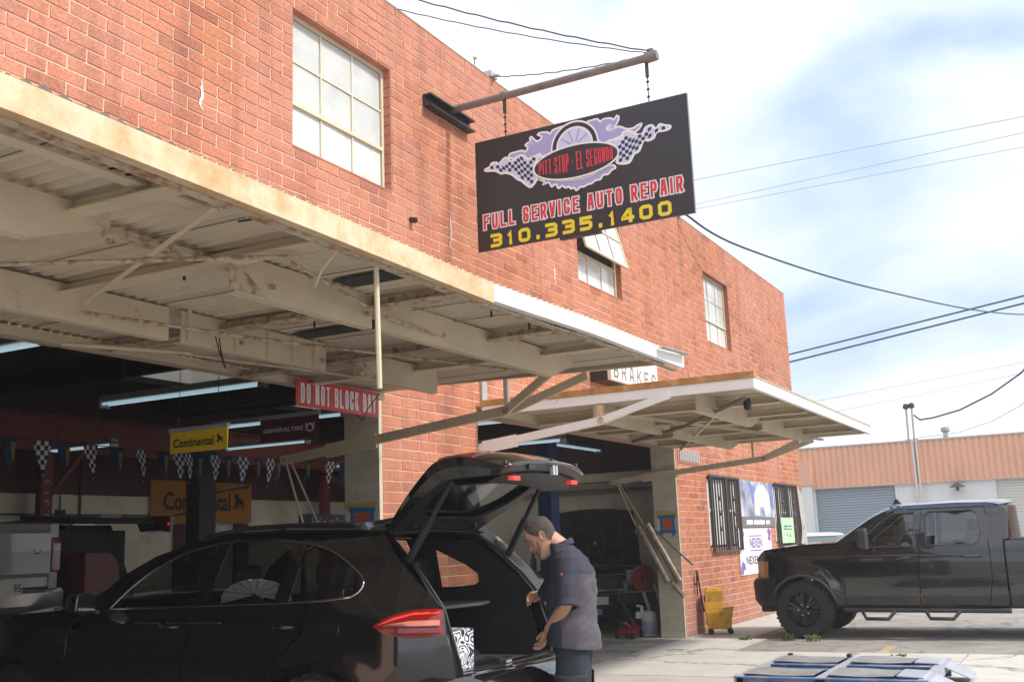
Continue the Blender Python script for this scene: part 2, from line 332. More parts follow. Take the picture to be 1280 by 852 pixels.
def split_pieces(limit=40):
    """what lies apart in one part becomes a part of its own"""
    bpy.context.view_layer.update()
    for o in list(SC.objects):
        if o.type != 'MESH' or o.parent is None or o.get('kind') == 'stuff' or o.name.split('.')[0] in ('body', 'brick', 'painted_brick', 'tread', 'weed', 'outline', 'hair', 'print', 'fascia') or len(o.data.vertices) > 9000: continue
        me = o.data
        bm = bmesh.new(); bm.from_mesh(me); bm.verts.ensure_lookup_table(); seen = [-1]*len(bm.verts); isl = []
        for v in bm.verts:
            if seen[v.index] >= 0: continue
            st = [v]; seen[v.index] = len(isl); cur = []
            while st:
                a = st.pop(); cur.append(a.index)
                for e in a.link_edges:
                    b = e.other_vert(a)
                    if seen[b.index] < 0: seen[b.index] = len(isl); st.append(b)
            isl.append(cur)
        if not 1 < len(isl) <= (400 if o.name.split('.')[0] in ('lettering', 'chequer') else limit): bm.free(); continue
        bb = []
        for c in isl:
            q = [bm.verts[i].co for i in c]; bb.append((Vector([min(p[k] for p in q) for k in range(3)]), Vector([max(p[k] for p in q) for k in range(3)])))
        grp = list(range(len(isl)))
        def root(i):
            while grp[i] != i: i = grp[i]
            return i
        for i in range(len(isl)):
            for j in range(i):
                gp = Vector([max(0, bb[i][0][k]-bb[j][1][k], bb[j][0][k]-bb[i][1][k]) for k in range(3)]).length
                if gp <= max(.02, .5*max(max(bb[i][1]-bb[i][0]), max(bb[j][1]-bb[j][0]))): grp[root(i)] = root(j)
        roots = sorted({root(i) for i in range(len(isl))})
        if len(roots) < 2: bm.free(); continue
        base = o.name.split('.')[0]
        for n, r in enumerate(roots):
            keep = {v for i in range(len(isl)) if root(i) == r for v in isl[i]}
            b2 = bm.copy(); b2.verts.ensure_lookup_table(); bmesh.ops.delete(b2, geom=[v for v in b2.verts if v.index not in keep], context='VERTS')
            m2 = bpy.data.meshes.new(base); b2.to_mesh(m2); b2.free()
            for mt in me.materials: m2.materials.append(mt)
            if n == 0: o.data = m2
            else:
                c = o.copy(); c.data = m2; SC.collection.objects.link(c)
        bm.free()
def crom(P, t):
    k = max(0, min(len(P)-2, int(t))); f = t-k; g = [P[max(0, k-1)], P[k], P[k+1], P[min(len(P)-1, k+2)]]
    r = lambda a, b, c, d: .5*(2*b+(c-a)*f+(2*a-5*b+4*c-d)*f*f+(-a+3*b-3*c+d)*f**3)
    return tuple(r(*q) for q in zip(*g)) if isinstance(P[0], tuple) else r(*g)
def flat(poly, fmap, g=9):
    return panel(poly, [], fmap, g)
def skin_mesh(V, E, rad, levels=2, root=0):
    me = bpy.data.meshes.new('skin'); me.from_pydata([tuple(v) for v in V], E, []); o = bpy.data.objects.new('skin', me); SC.collection.objects.link(o)
    md = o.modifiers.new('skin', 'SKIN'); md.use_smooth_shade = True; md.branch_smoothing = .6
    if not me.skin_vertices: 
        with bpy.context.temp_override(object=o, active_object=o): bpy.ops.mesh.customdata_skin_add()
    for i, sv in enumerate(me.skin_vertices[0].data):
        r = rad[i]; sv.radius = r if isinstance(r, (tuple, list)) else (r, r); sv.use_root = (i == root)
    s = o.modifiers.new('sub', 'SUBSURF'); s.levels = levels; s.render_levels = levels
    dg = bpy.context.evaluated_depsgraph_get(); out = bpy.data.meshes.new_from_object(o.evaluated_get(dg)); bpy.data.objects.remove(o)
    return out
def bm_join(bm, me):
    bm.from_mesh(me); return bm
# ================================================================== palette
M_MORTAR = mat('mortar', (.62, .385, .295), .9, var=.22, vscale=1.2, bump=.5, bscale=120)
M_BRICK = brickmat()
M_CREAM = mat('cream_painted_brick', (.56, .52, .41), .7, var=.13, vscale=3, bump=.5, bscale=50, dirt=(.22, .19, .15), dscale=3.2, dlo=.58, dhi=.8, rnd=.06)
M_CREAMST = mat('cream_painted_steel', (.60, .51, .37), .6, var=.12, vscale=3, bump=.15, bscale=30, dirt=(.36, .23, .13), dscale=7.5, dlo=.62, dhi=.76)
M_SHEET = mat('cream_painted_sheet', (.60, .52, .405), .6, var=.06, vscale=1.6, bump=.1, bscale=20, dirt=(.46, .39, .30), dscale=3.4, dlo=.54, dhi=.8)
M_RUSTY = mat('rust_stained_steel', (.52, .44, .33), .7, var=.15, vscale=6, bump=.3, bscale=60, dirt=(.30, .15, .07), dscale=16, dlo=.46, dhi=.62)
M_FASCIA = mat('cream_fascia_paint', (.66, .52, .345), .6, var=.10, vscale=5, bump=.15, bscale=40, dirt=(.52, .26, .09), dscale=5.5, dlo=.44, dhi=.74)
M_FASCIAW = mat('white_fascia_paint', (.80, .79, .76), .55, var=.06, vscale=4, bump=.15, bscale=40, dirt=(.55, .42, .28), dscale=9, dlo=.66, dhi=.8)
M_RUSTTOP = mat('rusty_edge_steel', (.42, .20, .06), .8, var=.3, vscale=7, dirt=(.62, .38, .16), dscale=6, dlo=.5, dhi=.7)
M_GALV = mat('galvanised_sheet', (.42, .42, .41), .5, .5, var=.2, vscale=6)
M_DARKSTEEL = mat('dark_steel', (.05, .045, .045), .5, .6, var=.3, vscale=8)
M_POLE = mat('weathered_pole_paint', (.20, .17, .17), .5, .3, var=.25, vscale=9, dirt=(.28, .14, .08), dscale=7, dlo=.6, dhi=.75)
M_BLACK = mat('matt_black', (.012, .012, .012), .6)
M_WINFRAME = mat('cream_window_frame', (.62, .54, .40), .5, var=.1, vscale=8, dirt=(.42, .30, .2), dscale=9, dlo=.62, dhi=.78)
M_WHITE = mat('white_paint', (.80, .80, .78), .5, var=.04, vscale=3)
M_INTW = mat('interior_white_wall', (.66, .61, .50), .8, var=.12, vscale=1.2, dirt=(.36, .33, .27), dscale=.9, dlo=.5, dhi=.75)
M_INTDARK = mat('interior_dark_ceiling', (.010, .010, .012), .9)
M_REDBEAM = mat('red_oxide_steel', (.16, .028, .024), .6, var=.2, vscale=4)
M_CONC = mat('concrete', (.44, .42, .38), .9, var=.12, vscale=1.5, bump=.3, bscale=50, dirt=(.24, .225, .20), dscale=1.3, dlo=.52, dhi=.74)
M_APRON = mat('apron_concrete', (.50, .48, .44), .9, var=.10, vscale=2.2, bump=.3, bscale=60, dirt=(.30, .28, .25), dscale=2.0, dlo=.56, dhi=.76, crack=.6, cscale=.35)
M_ASPH = mat('old_asphalt', (.29, .275, .25), .95, var=.18, vscale=2.2, bump=.6, bscale=70, dirt=(.18, .17, .155), dscale=.9, dlo=.48, dhi=.7, crack=.7, cscale=.5)
M_FLOOR = mat('garage_floor', (.36, .345, .31), .55, var=.25, vscale=1.4, bump=.2, bscale=30, dirt=(.10, .095, .09), dscale=1.6, dlo=.5, dhi=.66)
M_TUBE = mat('fluorescent_tube', (.9, .95, 1), .4, emit=(.50, .70, .82), estr=.38)
M_ROOF = mat('roof_felt', (.16, .16, .16), .9, var=.2)
def panemat():
    m = mat('frosted_pane', (.52, .53, .51), .12, var=.10, vscale=3.0, dirt=(.40, .41, .41), dscale=1.6, dlo=.5, dhi=.72, spec=.6); return m
M_PANE = panemat()
M_PANE2 = mat('curtained_pane', (.62, .62, .60), .06, var=.06, vscale=2.0, dirt=(.44, .45, .45), dscale=2.6, dlo=.55, dhi=.7, spec=.7)
M_DARKGL = mat('dark_glass', (.02, .022, .025), .04, spec=.8)

# ================================================================== ground
g = MB(); n = 24
g.face([(-600, -600, -.012), (900, -600, -.012), (900, 600, -.012), (-600, 600, -.012)])
struct('ground', g, M_ASPH)
g = MB()
for x0_, x1_, y0_, y1_ in ((11.8, 13.98, -1.25, -.02), (14.0, 16.22, -1.25, -.02), (11.8, 13.10, -4.2, -1.27), (13.12, 14.45, -4.2, -1.27), (11.8, 13.1, -7.5, -4.22), (13.12, 14.45, -7.5, -4.22)): g.box(x0_, x1_, y0_, y1_, -.02, -.004+random.uniform(-.001, .001), ('-z',))
struct('driveway', g, M_APRON)
g = MB()
for i, x in enumerate((7.0, 9.4)): g.box(x, x+2.39, -7.5, -.02, -.02, -.006, ('-z',))
g.box(16.23, 24.5, -1.0, -.02, -.02, -.003, ('-z',))
struct('pavement', g, M_CONC)
g = MB()
for i in range(9):
    for j in range(4): g.box(-6+i*3.1, -6+i*3.1+3.085, .0+j*2.45, j*2.45+2.435, -.03, 0, ('-z',))
struct('garage_floor', g, M_FLOOR)
g = MB().box(13.6, 15.4, -3.24, -3.12, -.011, -.006, ('-z',)); struct('road_marking', g, mat('worn_yellow_paint', (.50, .36, .16), .9, dirt=(.29, .275, .25), dscale=7, dlo=.45, dhi=.6))
# weeds in the crack by the pickup's front wheel
def weed(x, y, h, k, lab):
    mb = MB(); rr = random.Random(k)
    for i in range(26):
        a = rr.uniform(0, 6.28); l = h*rr.uniform(.5, 1); lean = rr.uniform(.1, .8); p = Vector((x+rr.uniform(-.06, .06), y+rr.uniform(-.1, .1), -.01))
        d = Vector((math.cos(a)*lean, math.sin(a)*lean, 1)).normalized(); s = Vector((-math.sin(a), math.cos(a), 0))*.008
        q = p+d*l*.6; t = p+d*l+Vector((math.cos(a), math.sin(a), -.3))*l*.2
        mb.face([p-s, p+s, q+s*1.6, q-s*1.6]); mb.face([q-s*1.6, q+s*1.6, t])
    o = obj('weed', mb, mat('weed_green', (.10, .17, .04), .7, var=.4, vscale=20)); tag(o, lab, 'weed', 'weeds in the pavement crack')
weed(16.05, -1.62, .13, 1, 'taller green weed directly in front of the black pickup wheel')
weed(15.95, -2.0, .12, 2, 'green weed at the rear edge of the black pickup wheel')
weed(16.0, -.98, .10, 3, 'lone weed in the paving left of the black pickup')
weed(14.1, -3.45, .05, 4, 'tiny weed on the asphalt in front of the blue ramp frame')

# ================================================================== building
BLD = thing('brick_building', 'two storey red brick garage with two open bays and steel sash windows', 'building', (12, 0, 0))
XL, XR, ZT, CH = -1.5, 24.5, 7.01, .1016
OPEN = [(1.94, 8.14, 0, 29*CH), (9.99, 16.185, 0, 29*CH), (6.905, 8.44, 49*CH, 62*CH), (12.85, 14.41, 49*CH, 62*CH), (18.39, 19.9, 49*CH, 62*CH),
        (17.75, 19.45, 13*CH, 25*CH), (22.05, 23.85, 13*CH, 25*CH)]
# mortar wall: rectangles round the openings
xs = sorted({XL, XR, *[o[0] for o in OPEN], *[o[1] for o in OPEN]}); zs = sorted({0, ZT, *[o[2] for o in OPEN], *[o[3] for o in OPEN]})
wall = MB(); TH = .38
for i in range(len(xs)-1):
    cx = (xs[i]+xs[i+1])/2; run = None
    for j in range(len(zs)-1):
        cz = (zs[j]+zs[j+1])/2; solid = not any(o[0] < cx < o[1] and o[2] < cz < o[3] for o in OPEN)
        if solid: run = (run[0], zs[j+1]) if run else (zs[j], zs[j+1])
        if (not solid or j == len(zs)-2) and run:
            wall.box(xs[i], xs[i+1], .0042, TH, run[0], run[1]); run = None
obj('wall', wall, M_MORTAR, BLD)
w = MB(); w.box(XR-.2, XR-.004, .385, 11.5, 0, ZT); w.box(XL, XL+.2, .385, 11.5, 0, ZT); w.box(XL+.2, XR-.2, 11.3, 11.5, 0, ZT)
obj('outer_wall', w, M_BRICK, BLD)
ADDED_SKYLIGHTS = [(6.2, 8.8, 5.6, 8.6), (11.2, 13.8, 4.0, 8.0), (15.2, 19.8, 3.0, 8.6)]  # added skylights, out of view, put in to brighten the bays
def holed(z0, z1, x0, x1, y0, y1):
    mb = MB(); x = x0
    for a, b_, c, d in ADDED_SKYLIGHTS: mb.box(x, a, y0, y1, z0, z1); mb.box(a, b_, y0, c, z0, z1); mb.box(a, b_, d, y1, z0, z1); x = b_
    mb.box(x, x1, y0, y1, z0, z1); return mb
obj('roof', holed(6.6, 6.7, XL+.2, XR-.2, .38, 11.3), M_ROOF, BLD)
tl = bpy.data.materials.new('added_skylight_sheet'); tl.use_nodes = True; nt_ = tl.node_tree; nt_.nodes.clear(); o_ = nt_.nodes.new('ShaderNodeOutputMaterial'); t_ = nt_.nodes.new('ShaderNodeBsdfTranslucent'); t_.inputs[0].default_value = (.42, .40, .36, 1); nt_.links.new(t_.outputs[0], o_.inputs[0])  # translucent sheet of the added skylights
for a, b_, c, d in ADDED_SKYLIGHTS:
    t_l = tl
    s_ = obj('added_skylight', MB().box(a-.02, a, c, d, 4.5, 6.76).box(b_, b_+.02, c, d, 4.5, 6.76).box(a, b_, c-.02, c, 4.5, 6.76).box(a, b_, d, d+.02, 4.5, 6.76), M_WHITE, BLD); obj('sheet', MB().face([(a, c, 6.73), (b_, c, 6.73), (b_, d, 6.73), (a, d, 6.73)]), tl, s_)
w = MB()
x = XL
while x < XR-.1:
    x1 = min(XR+.01, x+random.uniform(1.2, 2.4)); w.box(x, x1-.004, -.006, .39, ZT, ZT+random.uniform(.012, .03)); x = x1
obj('coping', w, mat('coping_cement', (.42, .30, .25), .9, var=.2), BLD)
# bricks
def vis_px(x, z):
    d = Vector((x, 0, z))-CAMP; wv = d.dot(_f); return 640+1334.5*d.dot(_r2)/wv, 426-1334.5*d.dot(_u2)/wv, wv
BR = []; rb = random.Random(11)
for c in range(69):
    z0 = c*CH+.005; z1 = (c+1)*CH-.005; zc = (z0+z1)/2
    cut = sorted((o[0], o[1]) for o in OPEN if o[2]-.001 < zc < o[3]+.001)
    segs, x = [], (1.2 if zc > 2.9 else 8.14)
    for a, b in cut:
        if a > x: segs.append((x, a))
        x = max(x, b)
    segs.append((x, XR))
    for a, b in segs:
        x = a; first = True
        off = (.158 if c % 2 else 0)
        while x < b-.02:
            nx = (math.floor((x-off)/.3155+1e-6)+1)*.3155+off
            if nx-x < .07: nx += .3155
            if rb.random() < .05: nx = x+(nx-x)*.52
            if b-nx < .06: nx = b
            nx = min(nx, b)
            BR.append((x+(.005 if x > a+1e-6 else 0), nx-(.005 if nx < b-1e-6 else 0), z0, z1)); x = nx
def area(b):
    cx, cz = (b[0]+b[1])/2, (b[2]+b[3])/2; px, py, wv = vis_px(cx, cz)
    if not (-10 < px < 1290 and -8 < py < 860): return 0
    if cz < 4.55 and cx < 8.14: return 0
    x0 = vis_px(b[0], cz); x1 = vis_px(b[1], cz); y0 = vis_px(cx, b[2]); y1 = vis_px(cx, b[3])
    return (x1[0]-x0[0])*(y0[1]-y1[1])
BR.sort(key=area, reverse=True)
def brick_verts(b, r):
    y = -.001+r.uniform(-.0012, .001); j = lambda: r.uniform(-.0036, .0036); i = .0034
    x0, x1, z0, z1 = b
    fr = [Vector((x0+i+j(), y+j()*.35, z0+i+j())), Vector((x1-i+j(), y+j()*.35, z0+i+j())), Vector((x1-i+j(), y+j()*.35, z1-i+j())), Vector((x0+i+j(), y+j()*.35, z1-i+j()))]
    bk = [Vector((x0, .016, z0)), Vector((x1, .016, z0)), Vector((x1, .016, z1)), Vector((x0, .016, z1))]
    return fr+bk
BQ = ((0, 1, 2, 3), (0, 4, 5, 1), (1, 5, 6, 2), (2, 6, 7, 3), (3, 7, 4, 0))
cache = {}
for b in BR[:300]:
    wdt = round((b[1]-b[0])*200)/200; k = (wdt, rb.randrange(3))
    if k not in cache:
        me = bpy.data.meshes.new('brick'); v = brick_verts((-(wdt)/2, wdt/2, -(b[3]-b[2])/2, (b[3]-b[2])/2), rb); me.from_pydata([tuple(p) for p in v], [], BQ); me.materials.append(M_BRICK); cache[k] = me
    o = bpy.data.objects.new('brick', cache[k]); SC.collection.objects.link(o); o.parent = BLD; o.location = Vector(((b[0]+b[1])/2, 0, (b[2]+b[3])/2))-Vector((12, 0, 0))
V, F, RN = [], [], []
for b in BR[300:]:
    k = len(V); V += [tuple(p) for p in brick_verts(b, rb)]; F += [tuple(k+i for i in q) for q in BQ]; RN += [rb.random()]*5
me = bpy.data.meshes.new('brick_field'); me.from_pydata(V, [], F); at = me.attributes.new('rnd', 'FLOAT', 'FACE'); at.data.foreach_set('value', RN)
obj('brick_field', me, M_BRICK, BLD, kind='stuff')
# reveals of the window openings: brick returns
def returns(o):
    mb = MB()
    for c in range(round(o[2]/CH), round(o[3]/CH)):
        z0, z1 = c*CH+.005, (c+1)*CH-.005
        for xx, s in ((o[0], 1), (o[1], -1)): mb.box(min(xx, xx+s*.012), max(xx, xx+s*.012), .003, .17, z0, z1)
    mb.box(o[0]+.015, o[1]-.015, .004, .17, o[3]-.012, o[3]-.002)
    mb.box(o[0]+.015, o[1]-.015, -.004, .17, o[2]-.002, o[2]+.012)
    obj('window_reveal', mb, M_BRICK, BLD)
for o in OPEN[2:]: returns(o)
# painted jambs of the two bays
for X, s in ((8.14, -1), (16.185, -1)):
    for c in range(29):
        z0, z1 = c*CH+.002, (c+1)*CH-.002
        lens = ((.0, .38),) if c % 2 == 0 else ((.0, .19), (.194, .38))
        for a, b in lens:
            mb = MB().box(X-.010+rb.uniform(-.002, .002), X+.004, a-.006 if a == 0 else a, b+.004, z0, z1); obj('painted_brick', mb, M_CREAM, BLD)
obj('corner_strip', MB().box(8.128, 8.175, -.012, -.007, 0, 2.94).box(16.173, 16.21, -.012, -.007, 0, 2.94), M_CREAM, BLD)
# interior
obj('back_wall', MB().box(-6, 20.5, 9.5, 9.6, 0, 2.62), M_INTW, BLD)
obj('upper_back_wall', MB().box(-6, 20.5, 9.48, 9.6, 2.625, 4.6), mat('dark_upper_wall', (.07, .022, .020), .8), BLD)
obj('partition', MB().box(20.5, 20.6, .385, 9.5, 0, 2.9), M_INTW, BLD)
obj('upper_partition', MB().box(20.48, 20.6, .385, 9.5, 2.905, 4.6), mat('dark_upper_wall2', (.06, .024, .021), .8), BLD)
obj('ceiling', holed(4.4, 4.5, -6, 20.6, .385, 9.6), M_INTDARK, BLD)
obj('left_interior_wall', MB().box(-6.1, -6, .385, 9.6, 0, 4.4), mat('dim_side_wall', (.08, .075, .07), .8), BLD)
g = MB()
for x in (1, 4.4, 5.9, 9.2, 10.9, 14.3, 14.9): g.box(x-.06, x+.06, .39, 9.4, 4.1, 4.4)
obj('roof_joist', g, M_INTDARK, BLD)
obj('beam', MB().box(-5, 20.4, 8.98, 9.14, 3.28, 3.30).box(-5, 20.4, 9.05, 9.07, 3.30, 3.86).box(-5, 20.4, 8.98, 9.14, 3.86, 3.88), M_REDBEAM, BLD)
for x in (5.2, 11.7, 18.9):
    c = obj('column', MB().box(x-.11, x+.11, 8.99, 9.0, 0, 3.27).box(x-.11, x+.11, 9.11, 9.12, 0, 3.27).box(x-.01, x+.01, 9.0, 9.11, 0, 3.27).box(x-.11, x-.10, 9.0, 9.11, 0, 3.27), M_REDBEAM, BLD)
    if x == 11.7:
        obj('lettering', text_mesh('L I F T', .0, .62, 0, .10, lambda u, v: (11.65+v, 8.985, 2.80-u), .01), mat('stencil_grey', (.35, .30, .27), .8), c)
obj('brace', MB().bar((12.4, 9.0, 3.3), (11.8, 9.0, 2.6), .07, .07).bar((15.5, 9.0, 3.5), (14.0, 8.9, 3.25), .3, .05).bar((19.6, 9.0, 2.9), (18.5, 9.0, 3.3), .2, .05), M_REDBEAM, BLD)
cp = obj('conduit', MB().tube([(9, 9.47, 2.28), (16, 9.47, 2.28)], .014).tube([(12.35, 9.47, .2), (12.35, 9.47, 2.6)], .012).tube([(12.75, 9.47, .2), (12.75, 9.46, 4)], .02).box(12.27, 12.43, 9.42, 9.49, 2.2, 2.36), M_DARKSTEEL, BLD)
obj('pipe', MB().tube([(20.44, 1.0, 2.56), (20.44, 6.5, 2.56)], .03).tube([(20.44, 1.2, 2.7), (20.44, 4.3, 2.7)], .02).bar((20.4, 2.0, 1.72), (20.4, .5, 1.72), .1, .12), mat('grey_pipe', (.2, .19, .17), .6), BLD)

# windows
def sash(o, cols, rows, y=.105, openvent=False, lab=None, transom=None):
    x0, x1, z0, z1 = o[0]+.012, o[1]-.012, o[2]+.012, o[3]-.012; f = .035
    mb = MB().box(x0, x1, y-.02, y+.03, z0, z0+f).box(x0, x1, y-.02, y+.03, z1-f, z1).box(x0, x0+f, y-.02, y+.03, z0+f, z1-f).box(x1-f, x1, y-.02, y+.03, z0+f, z1-f)
    w = obj('window', mb, M_WINFRAME, BLD, label=lab)
    W, H = x1-x0-2*f, z1-z0-2*f; rh = H/rows; cw = W/cols
    m = MB()
    for i in range(1, cols): m.box(x0+f+i*cw-.009, x0+f+i*cw+.009, y-.012, y+.02, z0+f, z1-f if not openvent else z0+f+rh)
    if not openvent:
        m.box(x0+f, x1-f, y-.010, y+.02, z1-f-rh-.009, z1-f-rh+.009)
    m.box(x0+f, x1-f, y-.028, y+.02, z0+f+rh-.018, z0+f+rh+.018)
    obj('muntin', m, M_WINFRAME, w)
    for j in range(rows if not openvent else 1):
        for i in range(cols):
            tilt = rb.uniform(-.004, .004)
            p = MB(); a, b = x0+f+i*cw+.009, x0+f+(i+1)*cw-.009; c, d = z0+f+j*rh+.009, z0+f+(j+1)*rh-.009
            p.prism([(a, y+tilt, c), (b, y-tilt, c), (b, y-tilt+.003, d), (a, y+tilt, d)], (0, .006, 0)); obj('pane', p, M_PANE if j else M_PANE2, w)
    obj('backing', MB().box(x0, x1, y+.06, y+.065, z0, z1), mat('room_dark', (.03, .03, .03), .9), w)
    if openvent:
        hz_, L = z1-f, 2*rh; ang = R(14); dy, dz = -math.sin(ang), -math.cos(ang)
        P = lambda s, t, n=0: (x0+f+s*W, y-.025+dy*t*L-n*dz*-1*0+n*-math.cos(ang), hz_+dz*t*L+n*math.sin(ang))
        v = MB()
        def br(s0, t0, s1, t1, wd): v.bar(P(s0, t0), P(s1, t1), wd, .03, up=(0, -math.cos(ang), math.sin(ang)))
        for s in (0, 1/3, 2/3, 1): br(s, 0, s, 1, .035 if s in (0, 1) else .02)
        for t in (0, .5, 1): br(-.01, t, 1.01, t, .035 if t in (0, 1) else .02)
        vo = obj('open_vent', v, M_WINFRAME, w)
        for i in range(3):
            for j in range(2):
                obj('pane', MB().prism([P(i/3+.012, j/2+.02), P((i+1)/3-.012, j/2+.02), P((i+1)/3-.012, (j+1)/2-.02), P(i/3+.012, (j+1)/2-.02)], (0, .004, .003)), M_PANE2, vo)
        obj('stay', MB().tube([P(0, .9), (x0+f, y, z0+f+rh)], .008), M_DARKSTEEL, vo)
sash(OPEN[2], 3, 3, lab='steel sash window nearest the left edge, frosted panes'); sash(OPEN[3], 3, 3, openvent=True, lab='steel sash window below the black sign with its upper vent swung out')
sash(OPEN[4], 3, 3, lab='steel sash window nearest the right corner')
def barred(o, lab):
    x0, x1, z0, z1 = o; w = obj('window', MB().box(x0+.02, x1-.02, .11, .14, z0+.02, z1-.02), M_DARKGL, BLD, label=lab)
    b = MB(); b.box(x0+.05, x1-.05, .02, .035, z0+.62, z0+.66); n = 9
    for i in range(10): b.box(x0+.05+i*.165, x0+.165+i*.165, .026, .034, z0+.05, z1-.05)
    obj('blind', b, mat('grey_blind', (.66, .66, .64), .7), w)
    A, B, C, D = x0+.02, x1+.02, z0-.07, z1+.02; y = -.07
    f = MB().box(A, B, y, y+.035, D-.03, D).box(A, B, y, y+.035, C, C+.03).box(A, A+.035, y, y+.035, C+.03, D-.03).box(B-.035, B, y, y+.035, C+.03, D-.03).box((A+B)/2-.03, (A+B)/2+.03, y-.01, y+.035, C+.03, D-.03)
    for x in (A+.1, B-.1, (A+B)/2): f.box(x-.02, x+.02, y+.035, .0, C+.02, C+.05).box(x-.02, x+.02, y+.035, .0, D-.05, D-.02)
    g = obj('security_grille', f, mat('grille_steel', (.09, .085, .085), .5, .5), w)
    nb = 12
    for i in range(1, nb):
        x = A+(B-A)*i/nb
        if abs(x-(A+B)/2) < .05: continue
        obj('bar', MB().box(x-.011, x+.011, y+.006, y+.028, C+.03, D-.03), MATS['grille_steel'], g)
    k = MB()
    for i in (3, 9):
        x = A+(B-A)*i/nb
        for t in (.3, .5, .7): k.lathe([(.0, -.05), (.03, 0), (.0, .05)], (x, y, C+(D-C)*t), n=6)
    obj('rosette', k, MATS['grille_steel'], g)
barred(OPEN[5], 'barred window between the bay and the posters'); barred(OPEN[6], 'barred window at the far right corner behind a green sheet')
v = obj('vent_grille', MB().box(16.36, 17.44, -.012, .0, 2.70, 2.93), mat('vent_pink_frame', (.50, .22, .18), .7), BLD)
g = MB()
for i in range(13): g.box(16.41+i*.077, 16.41+i*.077+.045, -.03, -.012, 2.73, 2.90)
obj('louvre', g, mat('vent_grey', (.42, .40, .38), .6), v)
obj('downspout', MB().box(24.512, 24.66, .1, .26, 0, 3.0), M_WHITE, BLD)
obj('conduit', MB().box(10.06, 10.17, -.03, -.003, 2.96, 3.5), M_GALV, BLD)
obj('drain_stub', MB().tube([(8.75, .0, 4.78), (8.75, -.07, 4.76)], .03), M_DARKSTEEL, BLD)
obj('hose_bib', MB().tube([(16.75, 0, .78), (16.75, -.06, .78)], .014).tube([(16.75, -.05, .60), (16.75, -.05, .92)], .012), M_DARKSTEEL, BLD)
# white paint drips and scars on the brick
drip = mat('white_drip', (.82, .80, .78), .8)
def scar(x, z, l, wd, k):
    r = random.Random(k); P = [(x+r.uniform(-.02, .02), z-l*i/7) for i in range(8)]; Wd = [wd*r.uniform(.3, 1)*(1-.6*abs(i/3.5-1)) for i in range(8)]
    mb = MB(); poly = [(p[0]-w_, -.0075, p[1]) for p, w_ in zip(P, Wd)]+[(p[0]+w_, -.0075, p[1]) for p, w_ in list(zip(P, Wd))[::-1]]; mb.prism(poly, (0, .004, 0)); return mb
obj('paint_scar', scar(5.82, 5.16, .24, .018, 3), drip, BLD); obj('paint_scar', scar(9.52, 5.0, .34, .012, 5), drip, BLD); obj('paint_scar', scar(12.1, 5.02, .25, .016, 8), drip, BLD)
mb = MB().prism([(5.15, -.0075, 5.93), (5.32, -.0075, 6.0), (5.46, -.0075, 6.02), (5.32, -.0075, 5.965)], (0, .004, 0)); obj('paint_scar', mb, drip, BLD)

# ================================================================== tilt-up bay doors standing open as canopies
def corrugated(x0, x1, y0, y1, z, zfun=None, p=.0762, amp=.015):
    mb = MB(); n = int((x1-x0)/p*6); ys = [y0+(y1-y0)*j/6 for j in range(7)]
    rows = []
    for j, y in enumerate(ys):
        rows.append([mb.bm.verts.new((x0+(x1-x0)*i/n, y, (zfun(x0+(x1-x0)*i/n, y) if zfun else 0)+z+amp*math.sin(2*math.pi*i/6))) for i in range(n+1)])
    for j in range(6):
        for i in range(n): mb.bm.faces.new((rows[j][i], rows[j][i+1], rows[j+1][i+1], rows[j+1][i]))
    return mb
def lerp(x, P):
    if x <= P[0][0]: return P[0][1]
    for (a, b), (c, d) in zip(P, P[1:]):
        if x <= c: return b+(d-b)*(x-a)/(c-a)
    return P[-1][1]
SAG = [(-1, 2.955), (2, 2.957), (3.5, 2.938), (5.0, 2.910), (5.6, 2.922), (6.3, 2.936), (8.2, 2.936)]
D1 = thing('overhead_door', 'cream corrugated tilt-up door of the near left bay, held open like a canopy with a rust stained front edge', 'garage door', (4, -1.5, 2.8))
def sagf(x, y): return (lerp(x, SAG)-2.94)*min(1, max(0, -y/3.0))
obj('sheet', corrugated(1.9, 8.14, -2.972, -.02, 2.953, sagf), M_SHEET, D1, smooth=True, solid=.002)
def fascia(xa, xb, y=-3.0, h=.105):
    mb = MB(); xs_ = [xa]+[q[0] for q in SAG if xa < q[0] < xb]+[xb]; xs_ = sorted(set(xs_+[xa+(xb-xa)*i/8 for i in range(9)]))
    rg = [[(x, y, lerp(x, SAG)-h), (x, y+.05, lerp(x, SAG)-h), (x, y+.05, lerp(x, SAG)), (x, y, lerp(x, SAG))] for x in xs_]
    return mb.loft(rg)
obj('fascia', fascia(1.9, 4.99, -3.005, .11), M_FASCIA, D1); obj('fascia', fascia(5.0, 8.12, -3.0, .095), M_FASCIAW, D1, label='white painted right end of the front edge')
obj('angle', MB().loft([[(x, -2.95, lerp(x, SAG)-.115), (x, -2.90, lerp(x, SAG)-.115), (x, -2.90, lerp(x, SAG)-.108), (x, -2.95, lerp(x, SAG)-.108)] for x in (1.9, 2.4, 3.5, 5, 5.6, 6.3, 8.1)]), M_RUSTY, D1)
